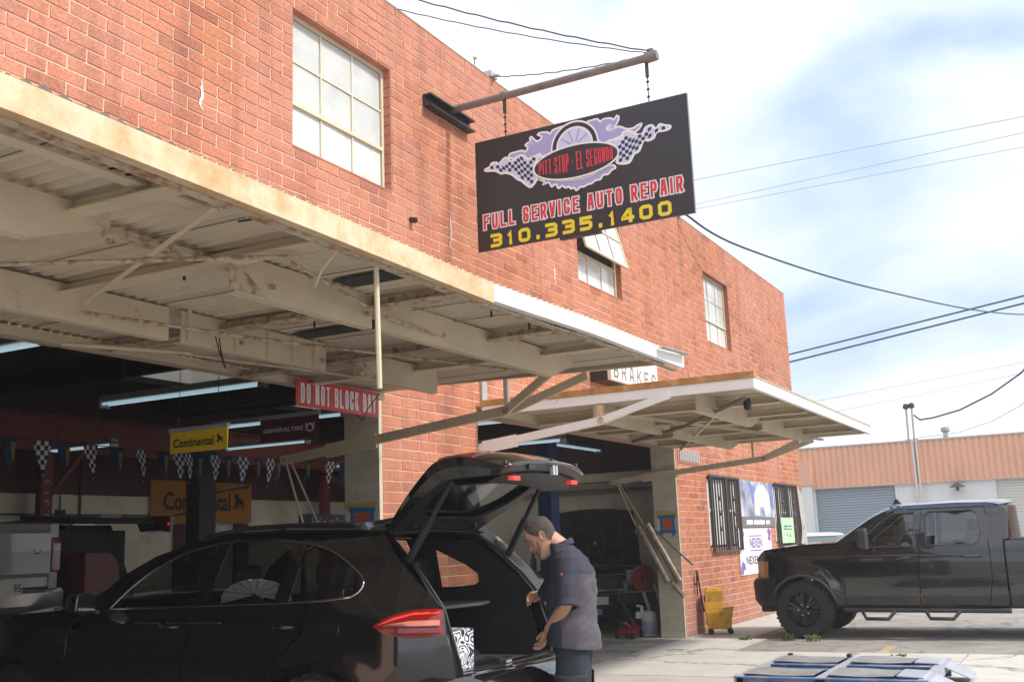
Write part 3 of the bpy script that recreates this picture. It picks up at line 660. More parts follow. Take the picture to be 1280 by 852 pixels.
# loose curled sheet edge above the fascia, left
obj('loose_flashing', MB().bar((7.5, -3.04, 2.915), (8.1, -3.04, 2.945), .06, .006), M_GALV, D1)
def channel(xa, xb, y, z0, z1, taper=0, t=.012, fl=.06):
    mb = MB(); mb.prism([(xa, y, z1), (xb, y, z1), (xb, y, z0+taper), (xb-.35*(taper > 0), y, z0), (xa, y, z0)], (0, t, 0)); mb.box(xa, xb-.36*(taper > 0), y, y+fl, z0-.006, z0); mb.box(xa, xb, y+t, y+fl, z1-.012, z1-.006); return mb
BE = [(1.92, 3.0, -2.28), (3.76, 4.86, -2.28), (4.92, 7.5, -2.30), (1.92, 4.4, -1.18), (4.5, 5.85, -1.18), (6.2, 7.3, -1.18)]
for a, b, y in BE: obj('beam', channel(a, b, y, 2.735, 2.922, .12 if b in (3.0, 7.5) else 0), M_CREAMST, D1)
# upright stiffeners on the second beam
for x in (4.55, 4.95, 5.25, 5.5, 5.72): obj('stiffener', MB().box(x-.012, x+.012, -1.2, -1.181, 2.74, 2.93), M_CREAMST, D1)
obj('rear_channel', MB().box(1.92, 8.1, -.10, -.09, 2.86, 2.925).box(1.92, 8.1, -.09, -.02, 2.86, 2.868), M_CREAMST, D1)
for i, (x, z0, wd, m_) in enumerate(((2.83, 2.82, .05, M_CREAMST), (3.70, 2.80, .06, M_CREAMST), (4.86, 2.79, .06, M_RUSTY), (6.2, 2.77, .06, M_RUSTY), (7.0, 2.80, .05, M_CREAMST), (1.96, 2.80, .04, M_CREAMST), (8.09, 2.875, .02, M_CREAMST))):
    zf = lerp(x, SAG)-(.075 if x < 8 else .05); z0 += .055
    mb = MB().loft([[(x-wd, y, z-.004), (x+wd, y, z-.004), (x+wd, y, z+.004), (x-wd, y, z+.004)] for y, z in ((-2.94, zf), (-.1, z0+.02))])
    mb.loft([[(x-.004, y, z), (x+.004, y, z), (x+.004, y, z+.05), (x-.004, y, z+.05)] for y, z in ((-2.94, zf+.004), (-.1, z0+.024))]); obj('rib', mb, m_, D1)
# flat straps along the sheet
for x, y0, y1 in ((2.6, -2.7, -2.4), (2.35, -2.93, -2.4), (3.1, -1.1, -.2)): obj('strap', MB().box(x-.6, x+.6, y0, y0+.07, 2.905, 2.915), M_CREAMST, D1)
obj('strap', MB().bar((3.12, -2.12, 2.90), (4.05, -2.16, 2.90), .07, .03), M_RUSTY, D1)
obj('diagonal_brace', MB().bar((3.05, -2.82, 2.86), (3.70, -1.30, 2.80), .028, .006), M_CREAMST, D1)
obj('tie_rod', MB().tube([(3.70, -1.28, 2.76), (4.9, -1.35, 2.80), (7.1, -2.2, 2.76)], .010), M_RUSTY, D1)
obj('tie_rod', MB().tube([(4.3, -.4, 2.79), (5.0, -.75, 2.79)], .014).tube([(5.0, -.7, 2.79), (6.6, -1.0, 2.79)], .010), M_CREAMST, D1)
obj('tie_rod', MB().tube([(2.0, -1.25, 2.80), (2.9, -1.5, 2.80), (3.72, -2.7, 2.83)], .011).tube([(3.72, -2.6, 2.84), (4.86, -2.35, 2.80), (6.2, -2.25, 2.77)], .008), M_RUSTY, D1)
obj('bolt', MB().tube([(4.2, -2.0, 2.93), (4.2, -2.0, 2.88)], .008, 6).tube([(3.9, -1.8, 2.94), (3.9, -1.8, 2.89)], .008, 6).tube([(4.35, -2.75, 2.92), (4.35, -2.75, 2.87)], .008, 6).tube([(5.5, -2.7, 2.90), (5.5, -2.7, 2.85)], .008, 6).tube([(5.2, -1.6, 2.93), (5.2, -1.6, 2.88)], .008, 6).tube([(5.9, -2.75, 2.88), (5.9, -2.75, 2.83)], .008, 6), M_DARKSTEEL, D1)
for x, y in ((3.0, -2.30), (4.0, -2.31), (4.8, -2.31), (5.6, -2.32), (3.2, -1.2), (5.0, -1.2), (5.8, -1.2)): obj('bolt', MB().tube([(x, y, 2.80), (x, y+.03, 2.80)], .014, 6), M_RUSTY, D1)
obj('gusset', MB().prism([(3.70, -2.30, 2.74), (3.70, -2.30, 2.90), (3.95, -2.30, 2.74)], (0, .01, 0)).prism([(6.2, -1.19, 2.74), (6.2, -1.19, 2.90), (6.5, -1.19, 2.74)], (0, .01, 0)), M_RUSTY, D1)
for x in (2.36, 2.98, 3.36, 4.30, 5.25, 5.72, 6.55, 7.30, 7.72): obj('lap_joint', MB().bar((x, -2.92, lerp(x, SAG)-.018), (x+.004, -.15, 2.930), .007, .004), mat('lap_line_brown', (.20, .17, .13), .8), D1)  # thin dark brown bars along the sheet laps
SCL = mat('edge_scale', (.16, .12, .10), .8, var=.3)
sc_ = MB(); rs = random.Random(9)
for i in range(78):
    x = 2.05+i*.0762+rs.uniform(-.012, .012); big = i < 9; r_ = rs.uniform(.026, .036) if big else rs.uniform(.010, .018)
    if not big and rs.random() < .35: continue
    z = lerp(x, SAG)-.004; sc_.prism([(x-r_*1.1, -2.985, z), (x+r_*1.1, -2.985, z), (x+r_*.6, -2.985, z+r_*.75), (x, -2.985, z+r_), (x-r_*.7, -2.985, z+r_*.6)], (0, .012, 0))
obj('sheet_edge', sc_, SCL, D1, kind='stuff')
for q in (((2.66, -2.66), (2.71, -2.86)), ((2.74, -2.66), (2.77, -2.80)), ((2.83, -2.72), (2.85, -2.82)), ((3.42, -2.6), (3.44, -2.72))): obj('slit', MB().bar((q[0][0], q[0][1], 2.936), (q[1][0], q[1][1], 2.936), .012, .006), MATS['dark_gap'] if 'dark_gap' in MATS else mat('dark_gap', (.03, .028, .026), .8), D1)
obj('seam_gap', MB().box(4.42, 4.60, -2.9, -2.34, 2.908, 2.918).box(5.4, 5.58, -2.2, -1.25, 2.908, 2.918).box(4.9, 4.99, -2.15, -1.25, 2.908, 2.918), mat('dark_gap', (.03, .028, .026), .8), D1)
obj('drop_rod', MB().tube([(4.03, -2.9, 2.84), (4.045, -2.9, 2.235)], .013), M_CREAMST, D1)
obj('hanging_wire', MB().tube([(4.6, -1.35, 2.76), (4.62, -1.36, 2.68), (4.66, -1.37, 2.58)], .004).tube([(4.63, -1.35, 2.76), (4.64, -1.36, 2.66), (4.665, -1.37, 2.58)], .004), M_DARKSTEEL, D1)
obj('hanging_wire', MB().tube([(3.72, -2.92, 2.83), (3.75, -2.8, 2.76), (3.80, -2.72, 2.70)], .006), M_CREAMST, D1)
obj('loose_wire', MB().tube([(7.6, -.4, 2.84), (7.55, -.3, 2.7), (7.62, -.2, 2.62), (7.56, -.12, 2.72)], .005), M_DARKSTEEL, D1)
def arm(par, X, E, K, U, m_, w_=.085, light=False):
    a = obj('arm', MB().bar((X, *E), (X, *K), .045, w_), m_, par, bevel=.006)
    obj('link', MB().bar((X-.03, *K), (X-.03, *U[0]), .03, .07).bar((X+.04, *K), (X+.04, *U[1]), .03, .07), m_, a)
    obj('pin', MB().tube([(X-.05, *K), (X+.06, *K)], .035).tube([(X-.035, E[0]-.06, E[1]), (X+.035, E[0]-.06, E[1])], .02), M_RUSTY, a)
    mid = [(E[i]*.78+K[i]*.22) for i in (0, 1)]; obj('wall_plate', MB().bar((X-.01, mid[0], mid[1]-.005), (X-.01, E[0]*.55+K[0]*.45, E[1]*.55+K[1]*.45-.01), .03, .13), m_, a)
    return a
a1 = arm(D1, 8.06, (1.087, 2.378), (-1.417, 2.64), ((-1.86, 2.925), (-2.16, 2.87)), M_CREAMST)
def springs(par, X, y, z, dy, dz, m_=M_CREAMST):
    obj('spring_rod', MB().tube([(X-.03, y, z), (X-.03, y+dy, z+dz)], .010).tube([(X+.05, y, z), (X+.05, y+dy-.12, z+dz)], .010).lathe([(.035, -.01), (.045, 0), (.035, .01), (.025, 0), (.035, -.01)], (X-.03, y+dy, z+dz-.04), 'x', 10).lathe([(.035, -.01), (.045, 0), (.035, .01), (.025, 0), (.035, -.01)], (X+.05, y+dy-.12, z+dz-.04), 'x', 10), m_, par)
springs(a1, 8.06, 1.0, 2.35, -.22, -.62)
obj('hanger', MB().box(8.09, 8.125, -1.40, -1.36, 2.65, 2.92), M_FASCIAW, D1)

D2 = thing('overhead_door', 'cream corrugated tilt-up door of the far right bay, its near side edge rusty on top', 'garage door', (13, -1.5, 2.8))
obj('sheet', corrugated(9.99, 16.185, -3.05, -.02, 3.0), M_SHEET, D2, smooth=True, solid=.002)
obj('fascia', MB().box(10.05, 16.16, -3.045, -3.0, 2.885, 2.985), M_FASCIAW, D2)
obj('side_channel', MB().box(9.985, 10.04, -3.05, -.06, 2.885, 2.982), M_FASCIAW, D2); obj('rusty_edge', MB().box(9.97, 10.05, -3.06, -.05, 2.984, 3.045), M_RUSTTOP, D2)
obj('side_channel', MB().box(16.14, 16.19, -2.99, -.06, 2.90, 2.985), M_CREAMST, D2)
for y in (-2.3, -1.15): obj('beam', channel(10.5, 12.9, y, 2.78, 2.985, .10), M_CREAMST, D2); obj('beam', channel(13.0, 15.9, y, 2.78, 2.985, .10), M_CREAMST, D2)
obj('rear_channel', MB().box(10.05, 16.13, -.11, -.10, 2.9, 2.985).box(10.05, 16.13, -.10, -.03, 2.9, 2.908), M_CREAMST, D2)
for x in (11.2, 12.4, 12.95, 14.1, 15.2): obj('rib', MB().box(x-.05, x+.05, -2.98, -.12, 2.865, 2.873).box(x-.004, x+.004, -2.98, -.12, 2.873, 2.96), M_CREAMST, D2)
for x in (11.8, 13.5, 14.7): obj('strap', MB().box(x-.12, x+.12, -2.9, -.2, 2.955, 2.97), mat('dark_brown_strip', (.20, .17, .14), .7), D2)  # dark brown strips just below the sheet
obj('diagonal_brace', MB().bar((10.4, -2.75, 2.87), (15.8, -.25, 2.84), .03, .02), M_CREAMST, D2)
obj('diagonal_brace', MB().tube([(10.35, -2.85, 2.84), (12.1, -1.6, 2.80), (13.6, -.35, 2.82)], .022), mat('old_pipe', (.22, .18, .16), .6), D2)
obj('tie_rod', MB().bar((10.6, -1.2, 2.86), (15.9, -2.4, 2.84), .03, .03), M_CREAMST, D2)
obj('lamp_holder', MB().lathe([(.0, -.08), (.035, -.06), (.04, 0), (.03, .05)], (10.6, -2.8, 2.82), n=10), M_DARKSTEEL, D2)
a2 = arm(D2, 10.02, (.35, 2.50), (-1.451, 2.712), ((-2.20, 2.90), (-1.98, 2.87)), M_FASCIAW)
obj('hanger', MB().box(10.0, 10.05, -1.46, -1.40, 2.74, 2.9).box(10.0, 10.05, -1.46, -1.22, 2.88, 2.92), M_FASCIA, D2)
a3 = arm(D2, 16.14, (1.093, 2.432), (-1.448, 2.642), ((-2.0, 2.87), (-2.2, 2.87)), M_CREAMST)
obj('hanger', MB().box(16.13, 16.16, -1.3, -1.27, 2.62, 2.92), M_CREAMST, D2)
springs(a3, 16.12, .95, 2.40, -.30, -.72)
sp = MB().tube([(16.05, .62, 1.72), (16.05, .18, .85)], .045, 10).tube([(16.15, .50, 1.74), (16.15, .02, .85)], .055, 10).bar((16.0, .1, .85), (16.2, -.02, .62), .05, .05).tube([(16.18, .45, 1.7), (16.18, -.2, 1.1)], .02)
obj('spring_tube', sp, mat('worn_spring_steel', (.30, .25, .2), .5, .3, var=.3, vscale=15, dirt=(.2, .1, .05), dscale=14, dlo=.5, dhi=.65), a3)

# ================================================================== hanging sign
SX = 9.55
PO = thing('sign_pole', 'grey steel pole projecting from a black wall channel above the bays, sign hung below it', 'sign bracket', (SX, 0, 6.2))
obj('pole', MB().tube([(SX, -.05, 6.235), (SX, -2.42, 6.255)], .042, 14), M_POLE, PO, smooth=False, autosm=40)
obj('wall_channel', MB().box(9.03, 9.96, -.035, -.006, 6.10, 6.24).box(9.03, 9.96, -.11, -.035, 6.22, 6.24).box(9.03, 9.96, -.11, -.035, 6.10, 6.115), M_DARKSTEEL, PO)
obj('collar', MB().tube([(SX, -2.33, 6.25), (SX, -2.46, 6.26)], .055, 12).box(SX-.02, SX+.02, -2.42, -2.36, 6.28, 6.34).tube([(SX, -.68, 6.25), (SX, -.74, 6.25)], .05, 12), M_POLE, PO)
ch = MB()
for y in (-.71, -2.34):
    ch.tube([(SX, y, 6.21), (SX, y, 6.05)], .02, 8)
    for i in range(7): ch.lathe([(.010, -.004), (.018, 0), (.010, .004), (.006, 0), (.010, -.004)], (SX, y, 6.04-i*.04), 'x' if i % 2 else 'y', 8)
    ch.tube([(SX, y, 6.05), (SX, y, 5.78)], .005, 5)
obj('chain', ch, M_DARKSTEEL, PO)
U0, V0 = -.335, 4.56
SG = thing('shop_sign', 'black hanging sign with flaming wheel and chequered flag emblem, red and yellow lettering', 'sign', (SX, -1.53, 4.56))
obj('panel', MB().box(SX-.012, SX+.012, -2.735, -.335, 4.56, 5.78), mat('sign_black', (.022, .020, .022), .32, spec=.5), SG)
obj('edge_trim', MB().box(SX-.014, SX+.014, -2.742, -2.7355, 4.56, 5.78).box(SX-.014, SX+.014, -2.735, -.335, 5.7805, 5.785), mat('sign_edge_grey', (.3, .3, .31), .4, .4), SG)
def sf(d): return lambda u, v: (SX-.012-d, U0-u, V0+v)
LAV = mat('sign_lavender', (.36, .34, .60), .45); SW = mat('sign_white', (.78, .77, .80), .45); SRED = mat('sign_red', (.62, .035, .05), .45); SYEL = mat('sign_yellow', (.78, .62, .03), .45); SBK = mat('sign_ink', (.02, .018, .022), .4); SLB = mat('sign_pale_blue', (.56, .60, .80), .45)
flameL = [(0.678, 0.9), (0.438, 0.957), (0.421, 1.007), (0.491, 1.015), (0.572, 1.016), (0.608, 0.995), (0.64, 1.039), (0.612, 1.068), (0.657, 1.09), (0.685, 1.07), (0.668, 1.124), (0.689, 1.143), (0.74, 1.086), (0.789, 1.089), (0.805, 1.122), (0.762, 1.15), (0.792, 1.166), (0.872, 1.155), (0.907, 1.131), (0.937, 1.161), (0.993, 1.171), (1.076, 1.166), (0.998, 1.047), (0.921, 0.928)]
flameR = [(1.333, 1.142), (1.385, 1.168), (1.445, 1.168), (1.475, 1.134), (1.513, 1.152), (1.59, 1.144), (1.625, 1.122), (1.658, 1.154), (1.68, 1.132), (1.658, 1.075), (1.606, 1.029), (1.566, 1.042), (1.594, 1.067), (1.558, 1.066), (1.543, 1.039), (1.591, 1.014), (1.674, 1.036), (1.756, 0.991), (1.827, 0.984), (1.873, 1.004), (1.917, 1.011), (1.893, 0.969), (1.833, 0.938), (1.755, 0.965), (1.685, 0.93), (1.549, 0.905), (1.459, 0.924)]
flagL = [(0.118, 0.898), (0.175, 0.914), (0.202, 0.951), (0.262, 0.947), (0.282, 0.92), (0.349, 0.971), (0.394, 0.971), (0.437, 0.92), (0.513, 0.964), (0.587, 0.958), (0.634, 0.911), (0.715, 0.922), (0.788, 0.929), (0.729, 0.855), (0.708, 0.768), (0.746, 0.693), (0.664, 0.596), (0.593, 0.642), (0.55, 0.687), (0.502, 0.714), (0.446, 0.772), (0.365, 0.811), (0.317, 0.811), (0.254, 0.852), (0.194, 0.869), (0.133, 0.877)]
flagR = [(1.549, 0.905), (1.639, 0.907), (1.707, 0.91), (1.714, 0.961), (1.79, 0.961), (1.858, 0.911), (1.924, 0.905), (1.958, 0.959), (2.024, 0.97), (2.065, 0.922), (2.106, 0.96), (2.152, 0.941), (2.215, 0.918), (2.201, 0.891), (2.149, 0.885), (2.071, 0.886), (2.037, 0.832), (1.979, 0.819), (1.928, 0.83), (1.877, 0.733), (1.819, 0.711), (1.77, 0.638), (1.69, 0.638), (1.629, 0.668), (1.657, 0.749), (1.623, 0.833)]
bottomF = [(0.74, 0.676), (0.815, 0.625), (0.799, 0.597), (0.866, 0.606), (0.897, 0.555), (0.941, 0.573), (0.976, 0.521), (1.015, 0.541), (1.056, 0.51), (1.089, 0.517), (1.116, 0.49), (1.148, 0.492), (1.175, 0.461), (1.218, 0.487), (1.259, 0.484), (1.297, 0.498), (1.348, 0.502), (1.39, 0.524), (1.445, 0.526), (1.474, 0.564), (1.528, 0.562), (1.571, 0.597), (1.612, 0.61), (1.596, 0.64), (1.533, 0.644), (1.301, 0.581), (1.022, 0.593)]
fl = [spline(q, 4, True) for q in (flameL, flameR, bottomF)]; fg = [spline(q, 3, True) for q in (flagL, flagR)]
em = obj('emblem', flat(fl[0], sf(.002)), LAV, SG)
for q in fl[1:]: obj('flame', flat(q, sf(.002)), LAV, em)
ol = MB()
for q in fl: stroke(ol, q, .020, sf(.0035))
for q in fg: stroke(ol, q, .022, sf(.0062))
obj('outline', ol, SW, em)
for q in fg: obj('flag', flat(q, sf(.005)), SLB, em)
# chequers on both flags: skewed cells clipped to the flag
ck = MB()
for poly, lft in ((flagL, True), (flagR, False)):
    for i in range(-2, 22):
        for j in range(-4, 16):
            if (i+j) % 2: continue
            s = .036
            def cell(a, b):
                if lft: u = .76-a*s*1.0; v = .60+b*s*.98+a*s*.34+.012*math.sin(a*1.1)
                else: u = 1.62+a*s*1.0; v = .60+b*s*.98+a*s*.30+.012*math.sin(a*1.1)
                return u, v
            q = [cell(i, j), cell(i+1, j), cell(i+1, j+1), cell(i, j+1)]
            if all(inside(p, poly) for p in q): ck.face([sf(.007)(*p) for p in q])
obj('chequer', ck, SBK, em)
def disc(cu, cv, ru, rv, a0=0, a1=360, n=40): return [(cu+ru*math.cos(R(a0+(a1-a0)*i/n)), cv+rv*math.sin(R(a0+(a1-a0)*i/n))) for i in range(n if a1-a0 == 360 else n+1)]
obj('tyre', flat(disc(1.18, .935, .262, .262, 0, 180), sf(.008)), SBK, em)
o2 = MB(); stroke(o2, disc(1.18, .935, .262, .262, 0, 180), .02, sf(.010), False); stroke(o2, disc(1.18, .935, .198, .200, 0, 180), .02, sf(.010), False); obj('tyre_line', o2, SW, em)
obj('wheel', flat(disc(1.18, .935, .192, .195, 0, 180), sf(.009)), SLB, em)
sk = MB()
for a in (35, 70, 110, 145):
    stroke(sk, [(1.18+.05*math.cos(R(a)), .935+.05*math.sin(R(a))), (1.18+.18*math.cos(R(a)), .935+.18*math.sin(R(a)))], .016, sf(.011), False)
obj('spoke', sk, LAV, em)
EC = (1.181, .769); el = disc(*EC, .478, .176, n=56); th_ = R(-1.5)
obj('oval', flat(el, sf(.013)), SBK, em); o3 = MB(); stroke(o3, el, .018, sf(.015)); obj('oval_rim', o3, SW, em)
def bulge(u, v, d=0):
    c = EC[1]; k = 1-.42*((u-EC[0])/.46)**2; return (SX-.012-.0155-d, U0-u, V0+c+(v-c)*k)
def sg(d): return lambda u, v, e=0: (SX-.012-d-e, U0-u, V0+v)
obj('lettering', block_text('PITT STOP - EL SEGUNDO', .765, 1.60, EC[1]-.098, EC[1]+.098, bulge, .0135, 0, .30), SRED, em)
obj('lettering', block_text('FULL SERVICE AUTO REPAIR', .078, 2.302, .230, .394, sg(.002), .027, .0115, .46), SW, SG)
obj('lettering', block_text('FULL SERVICE AUTO REPAIR', .078, 2.302, .230, .394, sg(.0055), .027, -.0005, .46), SRED, SG)
obj('lettering', block_text('310.335.1400', .155, 2.17, .022, .170, sg(.002), .037, 0, .40), SYEL, SG)
obj('bracket', MB().box(SX-.03, SX+.03, -1.75, -1.3, 4.53, 4.558), M_DARKSTEEL, SG)
# guy wires of the pole
def cable(name, pts, r, m_, lab, cat, group=None):
    o = obj(name, MB().tube(pts, r, 5), m_, None); tag(o, lab, cat, group); return o
M_WIRE = mat('wire_dark', (.05, .05, .06), .6)
def twist(a, b, amp=.006, n=26): 
    a, b = Vector(a), Vector(b); return [a.lerp(b, i/n)+Vector((0, 0, amp*math.sin(i*2.1)-.05*4*(i/n)*(1-i/n))) for i in range(n+1)]
cable('guy_wire', twist((SX, -2.42, 6.30), (8.4, .2, 7.25)), .008, M_WIRE, 'upper twisted guy wire from the sign pole tip to the roof edge', 'guy wire', 'guy wires of the sign pole')
cable('guy_wire', twist((SX, -2.40, 6.29), (8.55, .1, 7.06), .004), .006, M_WIRE, 'lower thin guy wire beside the twisted one, pole tip to roof edge', 'guy wire', 'guy wires of the sign pole')
cable('guy_wire', twist((SX, -2.40, 6.28), (10.6, .02, 7.05)), .007, M_WIRE, 'short guy wire from the sign pole tip to the roof edge on the right', 'guy wire', 'guy wires of the sign pole')
o = obj('roof_spike', MB().tube([(10.27, .05, 7.03), (10.27, .05, 7.10), (10.24, .03, 7.16)], .010).lathe([(.0, 0), (.03, .02), (.02, .05), (0, .06)], (10.25, .03, 7.13), n=6), M_GALV); tag(o, 'small bent metal spike on the roof edge above the sign pole', 'spike')
o = obj('wire_anchor', MB().box(10.52, 10.68, -.03, .1, 7.03, 7.10).tube([(10.6, -.03, 7.06), (10.6, -.10, 7.04)], .02), M_GALV); tag(o, 'small metal anchor on the roof edge holding the guy wire', 'anchor')
o = obj('wire_anchor', MB().box(17.1, 17.3, -.05, .1, 7.03, 7.12).tube([(17.2, -.05, 7.08), (17.2, -.14, 7.02)], .03), M_GALV); tag(o, 'metal anchor on the roof edge right of the black sign holding the long cable', 'anchor')

# ---------------------------------------------------------------- smaller signs on the front
def facade_sign(name, x0, x1, z0, z1, y, d, m_, lab, cat, tilt=0):
    t = thing(name, lab, cat, ((x0+x1)/2, y, z0)); obj('panel', MB().box(x0, x1, y, y+d, z0, z1), m_, t); return t
t = facade_sign('brakes_sign', 13.06, 14.83, 3.62, 4.12, -.31, .05, mat('pink_white_panel', (.72, .60, .58), .5, var=.04), 'pale pink box sign lettered in grey above the right bay door', 'sign')
obj('box', MB().box(13.06, 14.83, -.255, -.01, 3.62, 4.12), mat('sign_box_black', (.02, .018, .016), .5), t)
obj('lettering', block_text('BRAKES', 13.16, 14.74, 3.66, 3.87, lambda u, v, e=0: (u, -.3125-e, v), .028, 0, .75), mat('sign_grey_ink', (.16, .17, .16), .5), t)
t = thing('bay_sign', 'red sign with white letters hanging at the bay entrance under the canopy', 'sign', (7.45, -.13, 2.72))
obj('panel', MB().box(6.765, 7.915, -.165, -.155, 2.675, 2.90), mat('bay_sign_red', (.55, .045, .04), .45), t)
obj('lettering', block_text('DO NOT BLOCK BAY', 6.82, 7.87, 2.705, 2.87, lambda u, v, e=0: (u, -.167-e, v), .0215, 0, .40), SW, t)
def jamb_notice(X, y0, y1, z0, z1, lab, ext):
    t = thing('notice', lab, 'notice', (X, (y0+y1)/2, z0)); x = X-.016
    obj('sheet', MB().box(x, x+.003, y0, y1, z0, z1), mat('orange_notice', (.62, .12, .05), .6, var=.05), t)
    BL = mat('blue_tape', (.02, .16, .40), .5); YT = mat('yellow_tape', (.55, .40, .06), .5)
    w_ = .035
    for a, b, c, d in ((y0-ext, y1+ext, z1-.01, z1+w_), (y0-ext, y1+ext, z0-w_, z0+.01), (y0-w_, y0+.01, z0-w_-.04, z1+w_), (y1-.01, y1+w_, z0-w_-.03, z1+w_)): obj('tape', MB().box(x-.003-.001*random.random(), x-.0012, a, b, c, d), BL, t)
    obj('yellow_tape', MB().box(x-.001, x+.003, 0.0, .375, z1+w_+.01, z1+w_+.045), YT, t)
    l = MB()
    for i in range(6): l.box(x-.0022, x-.0005, y0+.02, y1-.02, z1-.05-i*.035, z1-.045-i*.035)
    obj('print', l, mat('print_dark', (.10, .02, .02), .6), t)
    obj('sheet', MB().box(x, x+.003, y1+.04, y1+.085, z0, z1), mat('paper_white', (.7, .7, .68), .6), t, label='strip of white paper beside the orange sheet')
jamb_notice(8.126, .075, .27, 1.60, 1.855, 'orange notice framed in blue tape on the cream jamb of the left bay', .05)
jamb_notice(16.17, .08, .25, 1.63, 1.83, 'orange notice framed in blue tape on the cream jamb of the right bay', .06)
# posters
def poster_photo():
    m = bpy.data.materials.new('poster_photo'); m.use_nodes = True; N, L = m.node_tree.nodes, m.node_tree.links; b = N['Principled BSDF']; b.inputs['Roughness'].default_value = .4
    tcn = N.new('ShaderNodeTexCoord'); n = N.new('ShaderNodeTexNoise'); n.inputs['Scale'].default_value = 2.6; n.inputs['Detail'].default_value = 9; r = N.new('ShaderNodeValToRGB'); e = r.color_ramp.elements
    e[0].position = .36; e[0].color = (.12, .13, .18, 1); e[1].position = .66; e[1].color = (.62, .60, .60, 1); q = e.new(.5); q.color = (.30, .32, .44, 1)
    L.new(tcn.outputs['Object'], n.inputs[0]); L.new(n.outputs[0], r.inputs[0]); L.new(r.outputs[0], b.inputs['Base Color']); return m
t = thing('poster', 'grey photographic poster between the barred windows, dark caption band below', 'poster', (20.75, -.01, 1.66))
obj('sheet', MB().box(19.53, 22.0, -.014, -.009, 1.86, 2.54), poster_photo(), t); obj('caption_band', MB().box(19.53, 22.0, -.015, -.009, 1.66, 1.857), mat('poster_grey', (.16, .16, .17), .5), t)
cb = MB()
for x0, x1 in ((19.95, 20.36), (20.44, 20.62), (20.64, 20.84), (20.86, 21.2), (21.32, 21.44), (21.48, 21.6)): cb.box(x0, x1, -.0165, -.015, 1.715, 1.795)
obj('print', cb, SW, t)
pw = MB()
pw.prism([(20.55, -.0165, 1.9), (20.6, -.0165, 2.3), (20.85, -.0165, 2.46), (21.3, -.0165, 2.5), (21.7, -.0165, 2.3), (21.75, -.0165, 1.95), (21.3, -.0165, 1.88), (21.2, -.0165, 2.05), (20.95, -.0165, 2.05), (20.9, -.0165, 1.88)], (0, .001, 0))
obj('print', pw, mat('poster_white', (.62, .60, .60), .5), t)
pw = MB(); pw.prism([(20.3, -.0155, 2.52), (20.75, -.0155, 2.40), (20.55, -.0155, 2.1), (20.42, -.0155, 2.12)], (0, .001, 0)).prism([(21.75, -.0155, 2.52), (21.98, -.0155, 2.52), (21.98, -.0155, 2.0), (21.8, -.0155, 2.1)], (0, .001, 0)); obj('print', pw, mat('poster_blue', (.16, .22, .50), .5), t)
t = thing('poster', 'white poster with purple corners and lettering below the grey photographic poster', 'poster', (20.5, -.01, .8))
obj('sheet', MB().box(19.36, 21.6, -.013, -.008, .80, 1.64), mat('poster_paper', (.74, .73, .76), .5), t)
PU = mat('poster_purple', (.22, .12, .38), .5)
pw = MB(); rr = random.Random(4)
for cx, cz in ((19.5, .9), (19.55, 1.55), (21.45, 1.5), (21.5, .92)):
    for i in range(9):
        a = rr.uniform(0, 6.28); px, pz = min(21.5, max(19.45, cx+rr.uniform(-.08, .16))), min(1.58, max(.86, cz+rr.uniform(-.07, .1))); s = rr.uniform(.04, .10)
        pw.prism([(px+s*math.cos(a+k), -.0145-.0001*i, pz+s*.8*math.sin(a+k)) for k in (0, 1.3, 2.4, 3.9, 5.1)], (0, .001, 0))
obj('print', pw, PU, t)
obj('lettering', text_mesh('NEXEN', 20.05, 20.9, 1.28, 1.46, lambda u, v: (u, -.0155, v), .02), PU, t); obj('rule', MB().box(20.05, 20.9, -.0155, -.0135, 1.49, 1.51).box(20.05, 20.9, -.0155, -.0135, 1.22, 1.24), PU, t)
obj('lettering', text_mesh('NEXEN TIRE', 19.75, 21.3, .98, 1.13, lambda u, v: (u, -.0155, v), .02), mat('poster_ink', (.10, .09, .16), .5), t)
t = thing('green_notice', 'pale green sheet tied to the bars of the far right window', 'notice', (22.75, -.09, 1.33))
obj('sheet', MB().box(22.22, 23.25, -.083, -.078, 1.33, 1.85), mat('pale_green', (.45, .66, .42), .5), t)
obj('print', MB().box(22.4, 23.05, -.0845, -.082, 1.66, 1.69).box(22.4, 23.05, -.0845, -.082, 1.60, 1.625).prism([(22.55, -.0845, 1.5), (22.7, -.0845, 1.53), (22.65, -.0845, 1.47)], (0, .001, 0)).prism([(22.75, -.0845, 1.46), (22.95, -.0845, 1.52), (22.9, -.0845, 1.45)], (0, .001, 0)), mat('green_ink', (.12, .16, .2), .5), t)
t = thing('banner', 'torn pale banner hanging at the building corner beside the last barred window', 'banner', (24.2, -.05, 1.0))
obj('cloth', panel([(23.95, 1.2), (24.42, 1.3), (24.40, 2.2), (24.1, 2.52), (23.92, 2.5), (24.05, 1.9)], [], lambda x, z: (x, -.05+.025*math.sin(x*17+z*3), z), .08), mat('banner_grey', (.42, .40, .38), .6, dirt=(.2, .18, .17), dscale=4), t, smooth=True, solid=.002)
